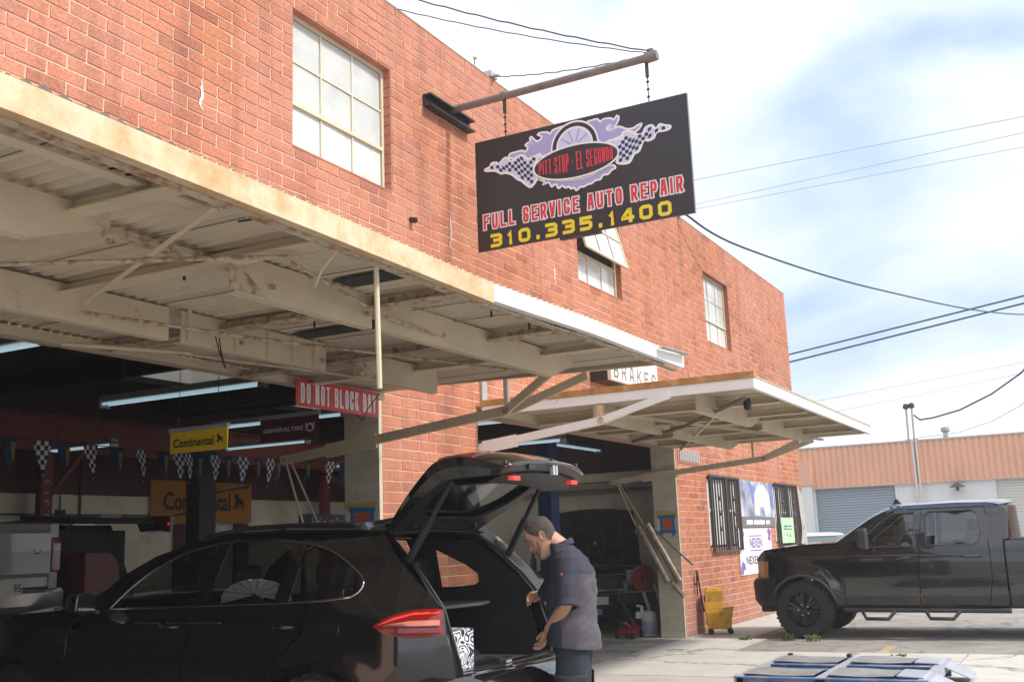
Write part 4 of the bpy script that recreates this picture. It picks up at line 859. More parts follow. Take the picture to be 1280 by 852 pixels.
# ================================================================== black hatchback SUV
PAINT = mat('black_car_paint', (.007, .007, .008), .09, spec=.6, coat=1.0)
TRIM = mat('black_plastic', (.018, .018, .019), .5, spec=.35)
TRIM2 = mat('grey_plastic', (.045, .045, .047), .42, spec=.5)
CHROME = mat('chrome', (.62, .62, .63), .12, 1.0)
RUBBER = mat('tyre_rubber', (.022, .022, .022), .8, bump=.2, bscale=80)
ALLOY = mat('alloy', (.30, .30, .31), .3, .8)
LAMP = mat('red_lamp', (.24, .006, .006), .12, coat=.6)
LAMP2 = mat('red_lamp_bright', (.75, .05, .04), .12, coat=.6, emit=(1, .05, .03), estr=.25)
GLASS = glassmat('car_glass', (.40, .43, .42), 1.55)
GLASSC = glassmat('clear_glass', (.72, .78, .74), 1.5)
LEATHER = mat('black_leather', (.02, .02, .021), .4)
def wheel(par, c, r, w_, side, rim=.68, m_r=None, spokes=5, dark=False):
    """side: -1 outer face towards -X, +1 towards +X"""
    x, y, z = c; rm = m_r or ALLOY
    t = MB().lathe([(r*rim, -w_/2), (r*.93, -w_/2), (r, -w_*.36), (r, w_*.36), (r*.93, w_/2), (r*rim, w_/2), (r*rim, -w_/2)], c, 'x', 40)
    tr = MB()
    for k in range(44):
        a = 2*math.pi*k/44
        for s in (-1, 1):
            p = Vector((x+s*w_*.27+(.02 if k % 2 else -.02), y+math.cos(a)*r, z+math.sin(a)*r)); q = Vector((0, math.cos(a), math.sin(a)))
            tr.bar(p-q*.01, p+q*.009, w_*.3, r*.085, up=(0, -math.sin(a), math.cos(a)))
    wh = obj('wheel', t, RUBBER, par, autosm=40); obj('tread', tr, RUBBER, wh, norm=True)
    s = side*w_/2*.9
    d = MB().lathe([(r*rim, side*w_*.5), (r*rim*.97, side*w_*.47), (r*rim*.92, side*w_*.30), (r*rim*.88, -side*w_*.1), (.001, -side*w_*.1)], c, 'x', 40); obj('rim', d, rm, wh, autosm=40)
    sp = MB()
    for k in range(spokes):
        a0 = 2*math.pi*k/spokes+.3
        for da in (-.17, .17):
            a = a0+da; e = Vector((x+s*.92, y+math.cos(a)*r*rim*.95, z+math.sin(a)*r*rim*.95)); i_ = Vector((x+s*.75, y+math.cos(a0)*r*.12, z+math.sin(a0)*r*.12)); sp.bar(i_, e, r*.075, .03, up=(1, 0, 0))
    sp.lathe([(.001, s*.95), (r*.13, s*.93), (r*.16, s*.6)], c, 'x', 16); obj('spoke', sp, rm, wh)
    for k in range(5):
        a = 2*math.pi*k/5; 
    nt = MB()
    for k in range(5):
        a = 2*math.pi*k/5; nt.tube([(x+s*.8, y+math.cos(a)*r*.19, z+math.sin(a)*r*.19), (x+s*.98, y+math.cos(a)*r*.19, z+math.sin(a)*r*.19)], .012, 6)
    obj('lug_nut', nt, CHROME, wh)
    return wh
SUV = thing('suv', 'black hybrid SUV with its tailgate raised, reversed half out of the left bay', 'car', (6.47, 0, 0))
SX0, SX1, SY0 = 5.5, 7.44, -2.45
def ip(v, xs_, ys_):
    if v <= xs_[0]: return ys_[0]
    for i in range(1, len(xs_)):
        if v <= xs_[i]: return ys_[i-1]+(ys_[i]-ys_[i-1])*(v-xs_[i-1])/(xs_[i]-xs_[i-1])
    return ys_[-1]
def sA(z): return ip(z, [.2, .35, .6, .8, 1.0, 1.12, 1.3, 1.5, 1.60, 1.66], [.10, .05, .01, 0, .012, .045, .135, .25, .325, .44])
def sB(s): return (.30*max(0, 1-s/.65)**2.2 if s < .65 else 0)+(.45*max(0, (s-3.9)/.95)**2)
def arch_flare(s, z):
    o = 0
    for c in (1.12, 3.97):
        d = math.hypot(s-c, z-.38)
        o = max(o, max(0, 1-abs(d-.47)/.16)) if z > .2 else o
    return .028*o
def side(left, off=0):
    def f(s, z):
        i = sA(z)+sB(s)-arch_flare(s, z)+off
        if .98 < z < 1.12: i -= .010*math.sin((z-.98)/.14*math.pi)         # shoulder crease
        return Vector((SX0+i if left else SX1-i, SY0+s, z))
    return f
def circ(c, z, r, a0, a1, n): return [(c+r*math.cos(R(a0+(a1-a0)*i/n)), z+r*math.sin(R(a0+(a1-a0)*i/n))) for i in range(n+1)]
archR = circ(1.12, .38, .45, 180, 0, 14); archF = circ(3.97, .38, .45, 180, 0, 14)
# side outlines, s forward from the tail
DLO = [(2.985, 1.155), (2.51, 1.163), (1.79, 1.179), (1.45, 1.186), (1.155, 1.193), (.88, 1.215), (.822, 1.25), (.812, 1.309), (.896, 1.379), (1.123, 1.495), (1.362, 1.556), (1.72, 1.592), (2.05, 1.597), (2.30, 1.567), (2.50, 1.513), (2.72, 1.40), (2.88, 1.27)]
def clip_s(poly, a, b):              # clip a polygon to a < s < b
    def cut(P, keep, x):
        out = []
        for i, p in enumerate(P):
            q = P[(i+1) % len(P)]
            if keep(p): out.append(p)
            if keep(p) != keep(q): t = (x-p[0])/(q[0]-p[0]); out.append((x, p[1]+(q[1]-p[1])*t))
        return out
    return cut(cut(poly, lambda p: p[0] > a, a), lambda p: p[0] < b, b)
Wn = {'front': clip_s(DLO, 2.175, 9), 'rear': clip_s(DLO, 1.49, 2.085), 'quarter': clip_s(DLO, -1, 1.38)}
ROOFL = [(.80, 1.615), (1.13, 1.635), (1.63, 1.652), (2.07, 1.648), (2.46, 1.592), (2.74, 1.515), (2.98, 1.39), (3.10, 1.285), (3.37, 1.165)]
quarter = [(.80, 1.615), (.77, 1.59), (.594, 1.431), (.383, 1.258), (.245, 1.142), (.225, 1.09), (.21, .985), (.18, .86), (.17, .74), (.17, .5), (.35, .32), (.66, .32)]+archR+[(1.60, .38), (1.56, .6), (1.42, .80), (1.30, .92), (1.215, .99), (1.20, 1.05), (1.205, 1.17), (1.42, 1.19), (1.42, 1.575), (1.45, 1.643), (1.13, 1.635)]
def gap(p, a, b): return [(a+(q[0]-a)*b, q[1]) for q in p]
rdoor = [(1.205+.010, 1.05), (1.225, .995), (1.31, .925), (1.43, .805), (1.57, .605), (1.61, .42), (1.66, .35), (2.235, .35), (2.225, .7), (2.205, .846), (2.165, 1.0), (2.135, 1.16), (2.125, 1.59), (2.12, 1.60), (2.07, 1.605), (1.72, 1.60), (1.43, 1.575), (1.43, 1.19), (1.215, 1.17)]
fdoor = [(2.145, 1.16), (2.175, 1.0), (2.215, .846), (2.235, .7), (2.245, .35), (3.30, .35), (3.37, .60), (3.37, .80), (3.355, 1.0), (3.28, 1.107), (3.0, 1.15), (2.88, 1.285), (2.72, 1.415), (2.50, 1.53), (2.30, 1.58), (2.13, 1.60)]
roofrail = [(1.45, 1.643), (1.43, 1.585), (1.72, 1.61), (2.07, 1.615), (2.13, 1.61), (2.30, 1.59), (2.50, 1.54), (2.72, 1.425), (2.88, 1.295), (3.02, 1.155), (3.25, 1.13), (3.37, 1.165), (3.10, 1.285), (2.98, 1.39), (2.74, 1.515), (2.46, 1.592), (2.07, 1.648), (1.63, 1.652)]
fender = [(3.29, 1.11), (3.365, 1.0), (3.38, .80), (3.38, .60), (3.31, .35), (3.36, .32), (3.52, .32)]+archF+[(4.45, .3), (4.70, .35), (4.80, .55), (4.80, .70), (4.72, .86), (4.55, 1.0), (4.21, 1.077), (3.94, 1.121), (3.64, 1.136), (3.38, 1.16), (3.25, 1.125)]
for lf in (True, False):
    f = side(lf); pre = dict(autosm=55, solid=.012)
    obj('quarter_panel', panel(quarter, [Wn['quarter']], f, .07), PAINT, SUV, **pre)
    dr = obj('door', panel(rdoor, [Wn['rear']], f, .07), PAINT, SUV, **pre); df = obj('door', panel(fdoor, [Wn['front']], f, .07), PAINT, SUV, **pre)
    obj('a_pillar', panel(roofrail, [], f, .07), PAINT, SUV, **pre); obj('fender', panel(fender, [], f, .07), PAINT, SUV, **pre)
    obj('sill', MB().loft([[side(lf, -.01)(s, .34), side(lf, -.03)(s, .28), side(lf, .05)(s, .20), side(lf, .08)(s, .34)] for s in (1.55, 2.2, 2.9, 3.5)]), TRIM, SUV)
    for k, pr in (('front', df), ('rear', dr), ('quarter', SUV)):
        obj('window', panel(Wn[k], [], side(lf, .012), .12), GLASS, pr, smooth=True)
    # chrome surround
    ch = MB(); ring = DLO+[DLO[0]]; ch.tube([side(lf, -.006)(*p) for p in spline(ring[:6], 4)], .009, 6); ch.tube([side(lf, -.006)(*p) for p in spline(DLO[5:]+[DLO[0]], 4)], .008, 6)
    obj('window_trim', ch, CHROME, SUV, smooth=True)
    for a in (2.13, 1.435): obj('pillar_trim', panel(clip_s(DLO, a-.045, a+.045), [], side(lf, .004), .1), mat('gloss_black', (.008, .008, .008), .1, coat=1), SUV, smooth=True)
    for s0, pr in ((2.27, df), (1.27, dr)):
        h = MB().tube([side(lf, q)(s, 1.04+e) for s, q, e in ((s0, .005, -.005), (s0+.03, -.035, 0), (s0+.09, -.042, .002), (s0+.15, -.03, .002), (s0+.18, .005, 0))], .014, 8)
        hd = obj('handle', h, PAINT, pr, smooth=True)
    fr_ = MB(); fr_.loft([[side(lf, 0)(.80+.09*i, ip(.80+.09*i, [p[0] for p in ROOFL], [p[1] for p in ROOFL])-.005)+Vector((0.10 if lf else -.10, 0, .035))*(1)+Vector(o) for o in ((-.015, 0, 0), (.015, 0, 0), (.012, 0, .028), (-.012, 0, .028))] for i in range(3, 19)])
    obj('roof_rail', fr_, mat('satin_rail', (.10, .10, .105), .3, .7), SUV, smooth=True)
    m = MB().lathe([(.001, 0)], (0, 0, 0)) if False else MB()
    mx_ = SX0-.10 if lf else SX1+.10
    m.loft([[(mx_+sx*.10*k, SY0+3.10+dy, 1.20+sz*.075*k) for sx, sz in ((-1, -.6), (-.8, 1), (.6, 1.1), (1, .2), (.8, -1))] for dy, k in ((-.06, .92), (-.05, 1), (.03, .96), (.09, .6))])
    mr = obj('mirror', m, PAINT, SUV, autosm=60, bevel=.008); obj('mirror_glass', MB().box(mx_-.075, mx_+.07, SY0+3.035, SY0+3.037, 1.155, 1.26), CHROME, mr)
    obj('mirror_arm', MB().bar((mx_, SY0+3.12, 1.15), (SX0+.08 if lf else SX1-.08, SY0+3.1, 1.14), .06, .03), PAINT, mr)
    # lamps at the tail corners
    lo = spline([(.655, 1.045), (.541, 1.10), (.396, 1.134), (.271, 1.139)], 5)+[(.238, 1.13), (.225, 1.06), (.212, .985), (.422, .974), (.58, 1.005)]
    lp = obj('taillight', panel(lo, [], side(lf, -.012), .05), LAMP, SUV, smooth=True, solid=.01)
    obj('lens_strip', panel([(.55, 1.055), (.40, 1.075), (.24, 1.075), (.235, 1.045), (.40, 1.045)], [], side(lf, -.0185), .05), mat('lamp_pale_red', (.72, .22, .16), .15, coat=.5), lp, smooth=True)
    obj('lens_strip', panel([(.62, 1.048), (.52, 1.093), (.39, 1.122), (.25, 1.125), (.25, 1.112), (.40, 1.108), (.53, 1.075)], [], side(lf, -.0185), .05), LAMP2, lp, smooth=True)
    obj('lens_divider', MB().tube([side(lf, -.020)(*p) for p in spline([(.60, 1.035), (.45, 1.040), (.24, 1.036)], 5)], .003, 5).tube([side(lf, -.020)(*p) for p in spline([(.52, 1.004), (.40, .998), (.23, .998)], 5)], .003, 5), TRIM, lp)
    cx = SX0+.14 if lf else SX1-.14
    for s in (1.12, 3.97): wheel(SUV, (cx, SY0+s, .375), .375, .27, -1 if lf else 1, .66, ALLOY, 5)
    # arch liner
    for s in (1.12, 3.97):
        P = circ(s, .38, .455, 180, 0, 12); obj('wheel_housing', MB().loft([[(SX0+.06 if lf else SX1-.06, SY0+p[0], p[1]) for p in P], [(SX0+.5 if lf else SX1-.5, SY0+p[0], p[1]) for p in P]], False), TRIM, SUV)
# charging flap ring on the left quarter
fl_ = MB().tube([side(True, -.002)(*p) for p in circ(1.0, 1.03, .085, 0, 360, 24)], .003, 5); obj('charge_flap', fl_, mat('seam_line_grey', (.05, .05, .05), .3), SUV)
me = text_mesh('e-hybrid', 0, .19, 0, .05, lambda u, v: side(True, -.004)(3.585-u, .865+v), .0, .3); obj('badge', me, mat('badge_green', (.35, .48, .08), .3, .4), SUV)
ct = MB().tube([side(True, -.008)(s, 1.068) for s in (2.70, 2.4, 2.1, 1.9)], .006, 5); obj('door_strip', ct, CHROME, SUV)
# roof, bonnet, screen, bulkheads
def roofpt(s, t):      # t from -1 (left) to 1
    z = ip(s, [p[0] for p in ROOFL], [p[1] for p in ROOFL]); i = sA(min(z, 1.6))+sB(s); hw = (SX1-SX0)/2-i; cr_ = .055*(1-t*t)
    return Vector(((SX0+SX1)/2+hw*t, SY0+s, z+cr_))
def surf(fn, s0, s1, n=18, m=14): return MB().loft([[fn(s0+(s1-s0)*i/n, -1+2*j/m) for j in range(m+1)] for i in range(n+1)], False)
obj('roof', surf(roofpt, .80, 2.42), PAINT, SUV, smooth=True, solid=.02)
obj('windscreen', surf(roofpt, 2.43, 3.30), GLASS, SUV, smooth=True)
def hood(s, t):
    z = ip(s, [3.3, 3.64, 3.94, 4.21, 4.55, 4.72, 4.82], [1.165, 1.136, 1.121, 1.077, .99, .85, .66]); i = sA(z)+sB(s); hw = (SX1-SX0)/2-i
    return Vector(((SX0+SX1)/2+hw*t, SY0+s-.05*0+.05*(1-t*t)*(s > 4.5), z+.06*(1-t*t)))
obj('bonnet', surf(hood, 3.28, 4.80), PAINT, SUV, smooth=True, solid=.012)
obj('front_bumper', MB().loft([[(SX0+.35, SY0+4.78, z), (SX0+.6, SY0+4.86, z), (SX1-.6, SY0+4.86, z), (SX1-.35, SY0+4.78, z)] for z in (.28, .5, .72)], False), PAINT, SUV, smooth=True, solid=.02)
obj('floor_pan', MB().box(SX0+.2, SX1-.2, SY0+.3, SY0+4.6, .24, .34), TRIM, SUV)
obj('dashboard', MB().box(SX0+.15, SX1-.15, SY0+2.75, SY0+3.2, .8, 1.08), TRIM, SUV, bevel=.05)
sw = MB().tube([(SX0+.52+.19*math.cos(R(a)), SY0+2.62+.08*math.sin(R(a)), 1.02+.17*math.sin(R(a))) for a in range(0, 361, 20)], .015, 6, False).bar((SX0+.36, SY0+2.62, 1.02), (SX0+.68, SY0+2.62, 1.02), .04, .03); obj('steering_wheel', sw, LEATHER, SUV, smooth=True)
def seat(x, s, w_):
    st = MB().box(x-w_/2, x+w_/2, SY0+s+.02, SY0+s+.55, .45, .68); st.prism([(x-w_/2, SY0+s+.06, .6), (x-w_/2, SY0+s-.13, 1.18), (x-w_/2, SY0+s-.03, 1.20), (x-w_/2, SY0+s+.18, .62)], (w_, 0, 0))
    so_ = obj('seat', st, LEATHER, SUV, bevel=.04)
    h = MB().loft([[(x+a*.13*k, SY0+s-.13+b*.05*k-.02, z) for a, b in ((-1, -.6), (-.6, -1), (.6, -1), (1, -.6), (1, .6), (.6, 1), (-.6, 1), (-1, .6))] for z, k in ((1.25, .7), (1.27, 1), (1.40, 1), (1.43, .75))]); obj('headrest', h, LEATHER, so_, smooth=True, bevel=.01)
    obj('headrest_post', MB().tube([(x-.06, SY0+s-.13, 1.17), (x-.06, SY0+s-.14, 1.27)], .007).tube([(x+.06, SY0+s-.13, 1.17), (x+.06, SY0+s-.14, 1.27)], .007), CHROME, so_)
for x in (SX0+.50, SX1-.50): seat(x, 2.25, .5)
for x in (SX0+.46, SX0+.97, SX1-.46): seat(x, 1.40, .46)
# ---- load opening, boot, bumper
RIM = [(.80, 1.60), (.64, 1.47), (.46, 1.30), (.32, 1.13), (.25, .92), (.21, .74)]            # s, z of the opening edge
RW = [.565, .615, .655, .675, .68, .66]                                                     # half width
XC = (SX0+SX1)/2
def rim(side_, k, d=0, ds=0): s, z = RIM[k]; return Vector((XC+side_*(RW[k]+d), SY0+s+ds, z))
top = [Vector((XC-.565+1.13*i/10, SY0+.80-.03*math.sin(math.pi*i/10), 1.60+.022*math.sin(math.pi*i/10))) for i in range(11)]
loop = [rim(-1, k) for k in range(5, 0, -1)]+top+[rim(1, k) for k in range(1, 6)]
fr_ = MB()
cr = []
for i, p in enumerate(loop):
    c = Vector((XC, SY0+.5, 1.15)); o = Vector((p.x-XC, 0, p.z-1.12)).normalized(); b_ = Vector((0, 1, .1)).normalized()
    cr.append([p+o*.10-b_*.02, p+o*.03-b_*.0, p+o*.012+b_*.0-o*0, p-o*.008+b_*.03, p+o*.002+b_*.13, p+o*.10+b_*.14])
obj('boot_frame', MB().loft(cr, False), mat('boot_frame_black', (.012, .012, .013), .22, coat=.6), SUV, smooth=True)
obj('boot_seal', MB().tube(loop, .012, 6), TRIM, SUV, smooth=True)
# outer channel between seal and body (left and right), filled body colour
for sd in (-1, 1):
    lf = sd < 0; A_ = [side(lf, .004)(s, z) for s, z in ((.77, 1.59), (.594, 1.431), (.383, 1.258), (.245, 1.142), (.215, .985), (.185, .86), (.17, .74))]
    B_ = [rim(sd, k, .06) for k in (0, 1, 2, 3, 4, 4, 5)]
    B_[4] = rim(sd, 3, .06).lerp(rim(sd, 4, .06), .6)
    obj('gutter', MB().loft([A_, [a.lerp(b, .5)+Vector((0, .02, 0)) for a, b in zip(A_, B_)], B_], False), PAINT, SUV, smooth=True, solid=.008)
obj('taillight', panel([(6.47+.69, .985), (6.47+.79, .985), (6.47+.82, 1.06), (6.47+.81, 1.13), (6.47+.695, 1.125)], [], lambda x, z: Vector((x, SY0+.225+.09*max(0, x-7.2), z)), .05), LAMP2, SUV, solid=.012, smooth=True, label='inner end of the far tail lamp')
# hinge pocket strip above the opening: glossy pleated panel
hp = MB(); nn = 60
rows = []
for j, (ds, dz) in enumerate(((.80, 1.632), (.77, 1.615), (.745, 1.60))):
    rows.append([(XC-.62+1.24*i/nn, SY0+ds+.006*(i % 2)-.03*math.sin(math.pi*i/nn), dz+.03*math.sin(math.pi*i/nn)+(.004 if i % 2 else 0)) for i in range(nn+1)])
obj('hinge_channel', MB().loft(rows, False), mat('wet_grey_metal', (.10, .10, .105), .18, .6), SUV)
# load floor, side trims, shelf
obj('load_floor', MB().box(XC-.66, XC+.66, SY0+.26, SY0+1.28, .69, .715), mat('boot_carpet', (.035, .035, .038), .7, bump=.3, bscale=200), SUV)
for sd in (-1, 1):
    P = [(.34, .71), (.32, 1.02), (.42, 1.22), (.60, 1.40), (.78, 1.55), (1.35, 1.56), (1.35, .71)]
    obj('boot_lining', panel(P, [[(q[0], q[1]-.01) for q in Wn['quarter'] if q[0] < 1.34] ], lambda s, z: Vector((XC+sd*(.69-.22*max(0, (z-1.1))/.5), SY0+s, z)), .08), mat('boot_lining_dark', (.026, .026, .029), .6), SUV, smooth=True)
obj('lining_vent', MB().box(XC+.672, XC+.682, SY0+.62, SY0+.72, .94, .98), TRIM2, SUV)
sh = MB().prism([(XC-.62, SY0+.72, 1.085), (XC+.35, SY0+.62, 1.085), (XC+.58, SY0+.70, 1.085), (XC+.60, SY0+1.2, 1.085), (XC-.62, SY0+1.25, 1.085)], (0, 0, .02)); obj('parcel_shelf', sh, mat('shelf_grey', (.06, .06, .062), .6), SUV, bevel=.006)
obj('seat_back_panel', MB().box(XC-.66, XC+.66, SY0+1.26, SY0+1.28, .7, 1.14), LEATHER, SUV)
# bumper with step plate
bw = [(-.97+.02, .42), (-.93, .22), (-.80, .09), (-.55, .03), (0, .0), (.55, .03), (.80, .09), (.93, .22), (.95, .42)]
obj('bumper', MB().loft([[Vector((XC+x*(k), SY0+s+d, z)) for x, s in spline(bw, 4)] for z, k, d in ((.30, .93, .10), (.36, .97, .03), (.50, .99, .0), (.62, .99, .0), (.70, .98, .02), (.745, .955, .08))], False), PAINT, SUV, smooth=True, solid=.012)
for k_, (y0, y1, zz) in enumerate(((.06, .115, .742), (.125, .185, .738), (.195, .25, .748))):
    obj('step_strip', MB().loft([[Vector((XC+x, SY0+y+.05*(x/.66)**2, zz+dz)) for y, dz in ((y0, -.02), (y0, 0), (y1, .004), (y1, -.02))] for x in [-.70+.14*i for i in range(11)]]), mat('polished_step', (.28, .28, .29), .16, .9), SUV, smooth=False)
obj('latch', MB().box(XC-.04, XC+.04, SY0+.24, SY0+.29, .74, .775), CHROME, SUV)
# ---- raised tailgate
INN = [(-1.70, 1.635), (-1.90, 1.765), (-2.08, 1.875), (-2.22, 1.94), (-2.40, 1.955), (-2.545, 1.965)]
OUT = [(-1.69, 1.675), (-1.86, 1.835), (-2.03, 1.985), (-2.17, 2.085), (-2.36, 2.10), (-2.575, 2.035)]
HW = [.55, .62, .66, .67, .655, .57]
def tgo(t, u):
    y, z = crom(OUT, t); h = crom(HW, t); return Vector((XC+h*1.03*u, y+.05*abs(u)**3, z-.05*abs(u)**3))
def tgi(t, u, d=0):        # t 0..5 along the gate, u -1..1 across
    y, z = crom(INN, t); h = crom(HW, t); return Vector((XC+h*u, y+.05*abs(u)**3, z-.02*abs(u)**3+.02*(1-u*u)+d))
TG = obj('tailgate', MB().loft([[tgo(min(4.999, t/4), -1+2*j/20) for j in range(21)] for t in range(21)], False), PAINT, SUV, smooth=True, solid=.015)
gl = spline([(.55, -.55), (.45, 0), (.55, .55), (1.2, .80), (2.1, .84), (2.75, .70), (2.95, 0), (2.75, -.70), (2.1, -.84), (1.2, -.80)], 4, True)
obj('tailgate_lining', panel([(0, -1), (0, 1), (5, 1), (5, -1)], [gl], lambda t, u: tgi(t, u), .16), TRIM, TG, smooth=True, solid=.02)
obj('tailgate_glass', panel(gl, [], lambda t, u: tgi(t, u, .03), .2), GLASSC, TG, smooth=True)
# deep lower trim: the box section with latch, lamps and grip
for u in (-1, 1):
    obj('tailgate_edge', MB().loft([[tgi(t, u), tgi(t, u).lerp(tgo(t, u), .5)+Vector((u*.03, 0, 0)), tgo(t, u)] for t in (0, .35, .7, 1.05, 1.4, 1.75, 2.1, 2.45, 2.8, 3.15, 3.5, 3.85, 4.2, 4.6, 4.999)], False), PAINT, TG, smooth=True, solid=.01)
obj('end_face', MB().loft([[tgi(4.999, -1+2*j/10), tgi(4.999, -1+2*j/10).lerp(tgo(4.999, -1+2*j/10), .5)+Vector((0, -.02, .01)), tgo(4.999, -1+2*j/10)] for j in range(11)], False), TRIM2, TG, smooth=True, solid=.01)
obj('lip', MB().tube([tgo(4.999, -1+2*j/12)+Vector((0, -.012, -.004)) for j in range(13)], .014, 8), PAINT, TG, smooth=True)
obj('inner_cover', MB().loft([[tgi(t, -.93+1.86*j/10, -dz) for j in range(11)] for t, dz in ((3.0, .0), (3.15, .05), (4.3, .06), (4.9, .02))], False), TRIM, TG, smooth=True, solid=.01)
for u in (-.72, .72):
    lp = MB(); p0 = tgi(4.6, u)+Vector((0, -.06, -.045)); lp.box(p0.x-.05, p0.x+.05, p0.y-.006, p0.y+.03, p0.z-.016, p0.z+.012); obj('warning_lamp', lp, LAMP2, TG)
obj('inner_taillight', panel([(2.95, -.6), (3.0, -1), (4.2, -1), (4.0, -.6)], [], lambda t, u: tgo(t, u)+Vector((0, 0, .012)), .2), LAMP, TG, smooth=True, solid=.008)
p0 = tgi(4.7, -.45); obj('switch_panel', MB().box(p0.x-.05, p0.x+.05, p0.y-.07, p0.y-.05, p0.z+.0, p0.z+.06), mat('gloss_black2', (.01, .01, .01), .1), TG)
p0 = tgi(4.7, .08); obj('latch_plate', MB().box(p0.x-.03, p0.x+.0, p0.y-.075, p0.y-.05, p0.z-.03, p0.z+.05).box(p0.x+.015, p0.x+.04, p0.y-.075, p0.y-.05, p0.z-.03, p0.z+.05), mat('latch_white', (.55, .55, .55), .3, .3), TG)
for u in (-.9, .0, .62): 
    p0 = tgi(4.2, u).lerp(tgo(4.2, u), .6); obj('bolt', MB().tube([p0+Vector((0, -.30*0-.16, 0)), p0+Vector((0, -.18, 0))], .014, 8), TRIM2, TG)
obj('wiper', MB().tube([(XC+.02, -1.98, 2.02), (XC+.3, -1.86, 1.93)], .012, 6).tube([(XC-.1, -1.9, 1.94), (XC+.42, -1.85, 1.90)], .009, 6), TRIM, TG)
for sd in (-1, 1):
    a = rim(sd, 2, .035); a = Vector((XC+sd*.665, SY0+.60, 1.40)); b = tgi(3.0, sd*.93, -.01)
    obj('gas_strut', MB().tube([a, a.lerp(b, .55)], .026, 10).tube([a.lerp(b, .55), b], .017, 10), TRIM, SUV, smooth=False, autosm=40)
    obj('hinge', MB().bar((XC+sd*.40, SY0+.86, 1.61), (XC+sd*.40, SY0+.70, 1.66), .03, .05), TRIM, SUV)
# number plate bracket on the rear bumper
obj('rear_plate_holder', MB().box(XC-.26, XC+.26, SY0-.008, SY0+.004, .44, .56), TRIM, SUV)
# things lying in the car
t = obj('parcel', MB().box(5.88, 6.17, -2.12, -1.93, .716, .985), None); 
def scroll():
    m = bpy.data.materials.new('scroll_print'); m.use_nodes = True; N, L = m.node_tree.nodes, m.node_tree.links; b = N['Principled BSDF']; b.inputs['Roughness'].default_value = .5
    tcn = N.new('ShaderNodeTexCoord'); n = N.new('ShaderNodeTexNoise'); n.inputs['Scale'].default_value = 9; n.inputs['Detail'].default_value = 0; n.inputs['Distortion'].default_value = 1.4
    a = N.new('ShaderNodeMath'); a.operation = 'MULTIPLY'; a.inputs[1].default_value = 6; f_ = N.new('ShaderNodeMath'); f_.operation = 'FRACT'; r = N.new('ShaderNodeValToRGB'); r.color_ramp.interpolation = 'CONSTANT'
    e = r.color_ramp.elements; e[0].color = (.02, .02, .04, 1); e[1].position = .45; e[1].color = (.72, .72, .76, 1)
    L.new(tcn.outputs['Object'], n.inputs[0]); L.new(n.outputs[0], a.inputs[0]); L.new(a.outputs[0], f_.inputs[0]); L.new(f_.outputs[0], r.inputs[0]); L.new(r.outputs[0], b.inputs['Base Color']); return m
t.data.materials.append(scroll()); q = t.modifiers.new('bevel', 'BEVEL'); q.width = .012; q.segments = 2; tag(t, 'small box in black and white scroll print standing in the open boot', 'box')
SHD = thing('sunshade', 'pale folding fan sunshade with radiating ribs in the rear side window', 'sunshade', (5.70, -.75, 1.16))
fan = MB(); cxy = (-.72, 1.235)
N_ = 22; rin = [Vector((5.66, cxy[0], cxy[1]))]*(N_+1)
outp = [Vector((5.665+.012*(i % 2), cxy[0]+.31*math.cos(R(-10+i*200/N_)), cxy[1]-.03+.135*math.sin(R(-10+i*200/N_)))) for i in range(N_+1)]
for i in range(N_): fan.face([rin[0], outp[i], outp[i+1]])
obj('cloth', fan, mat('shade_cloth', (.90, .89, .87), .6, emit=None), SHD); obj('rib', MB().tube([(5.66, cxy[0], cxy[1]), outp[4]], .0014, 4).tube([(5.66, cxy[0], cxy[1]), outp[8]], .0014, 4).tube([(5.66, cxy[0], cxy[1]), outp[12]], .0014, 4).tube([(5.66, cxy[0], cxy[1]), outp[16]], .0014, 4).tube([(5.66, cxy[0], cxy[1]), outp[19]], .0014, 4), TRIM2, SHD)
obj('hub', MB().lathe([(.001, -.012), (.012, -.01), (.014, 0)], (5.655, cxy[0], cxy[1]), 'x', 12), TRIM2, SHD)
# ================================================================== black crew cab pickup by the posters
PK = thing('pickup_truck', 'black crew cab pickup with black wheels parked nose to the brick wall on the right', 'pickup truck', (17.28, -3.5, 0))
PA, PB = 16.3, 18.26
TGL = glassmat('truck_glass', (.24, .25, .25), 2.0)
PAINT2 = mat('dusty_black_paint', (.009, .009, .0095), .12, spec=.5, coat=.9, var=.15, vscale=3)
def pA(z): return ip(z, [.3, .45, .6, .85, 1.1, 1.2, 1.27, 1.5, 1.76, 1.85], [.07, .04, .015, 0, .0, .012, .035, .10, .19, .30])
def pB(y): return .30*max(0, (y+1.60)/.55)**2.4 if y > -1.6 else 0
def pside(lf, off=0):
    def f(y, z):
        i = pA(z)+pB(y)+off
        for c in (-1.82, -5.55):
            d = math.hypot(y-c, z-.40); i -= .05*max(0, 1-abs(d-.53)/.10) if z > .5 else 0
        return Vector((PA+i if lf else PB-i, y, z))
    return f
w1 = [(-2.66, 1.277), (-2.753, 1.40), (-2.962, 1.600), (-3.141, 1.72), (-3.2, 1.738), (-3.472, 1.744), (-3.434, 1.273)]
w2 = [(-3.62, 1.70), (-3.667, 1.753), (-4.236, 1.748), (-4.31, 1.69), (-4.338, 1.462), (-4.301, 1.311), (-4.214, 1.27), (-3.60, 1.279)]
aF = circ(1.82, .40, .49, 8, 172, 14); aF = [(-a, b) for a, b in aF]           # front arch, from rear side round to the front
fend = [(-1.17, 1.19), (-1.26, 1.27), (-1.84, 1.335), (-2.36, 1.352), (-2.43, 1.30), (-2.425, .46)]+[(-2.305, .46)]+aF+[(-1.30, .60), (-1.12, .88)]
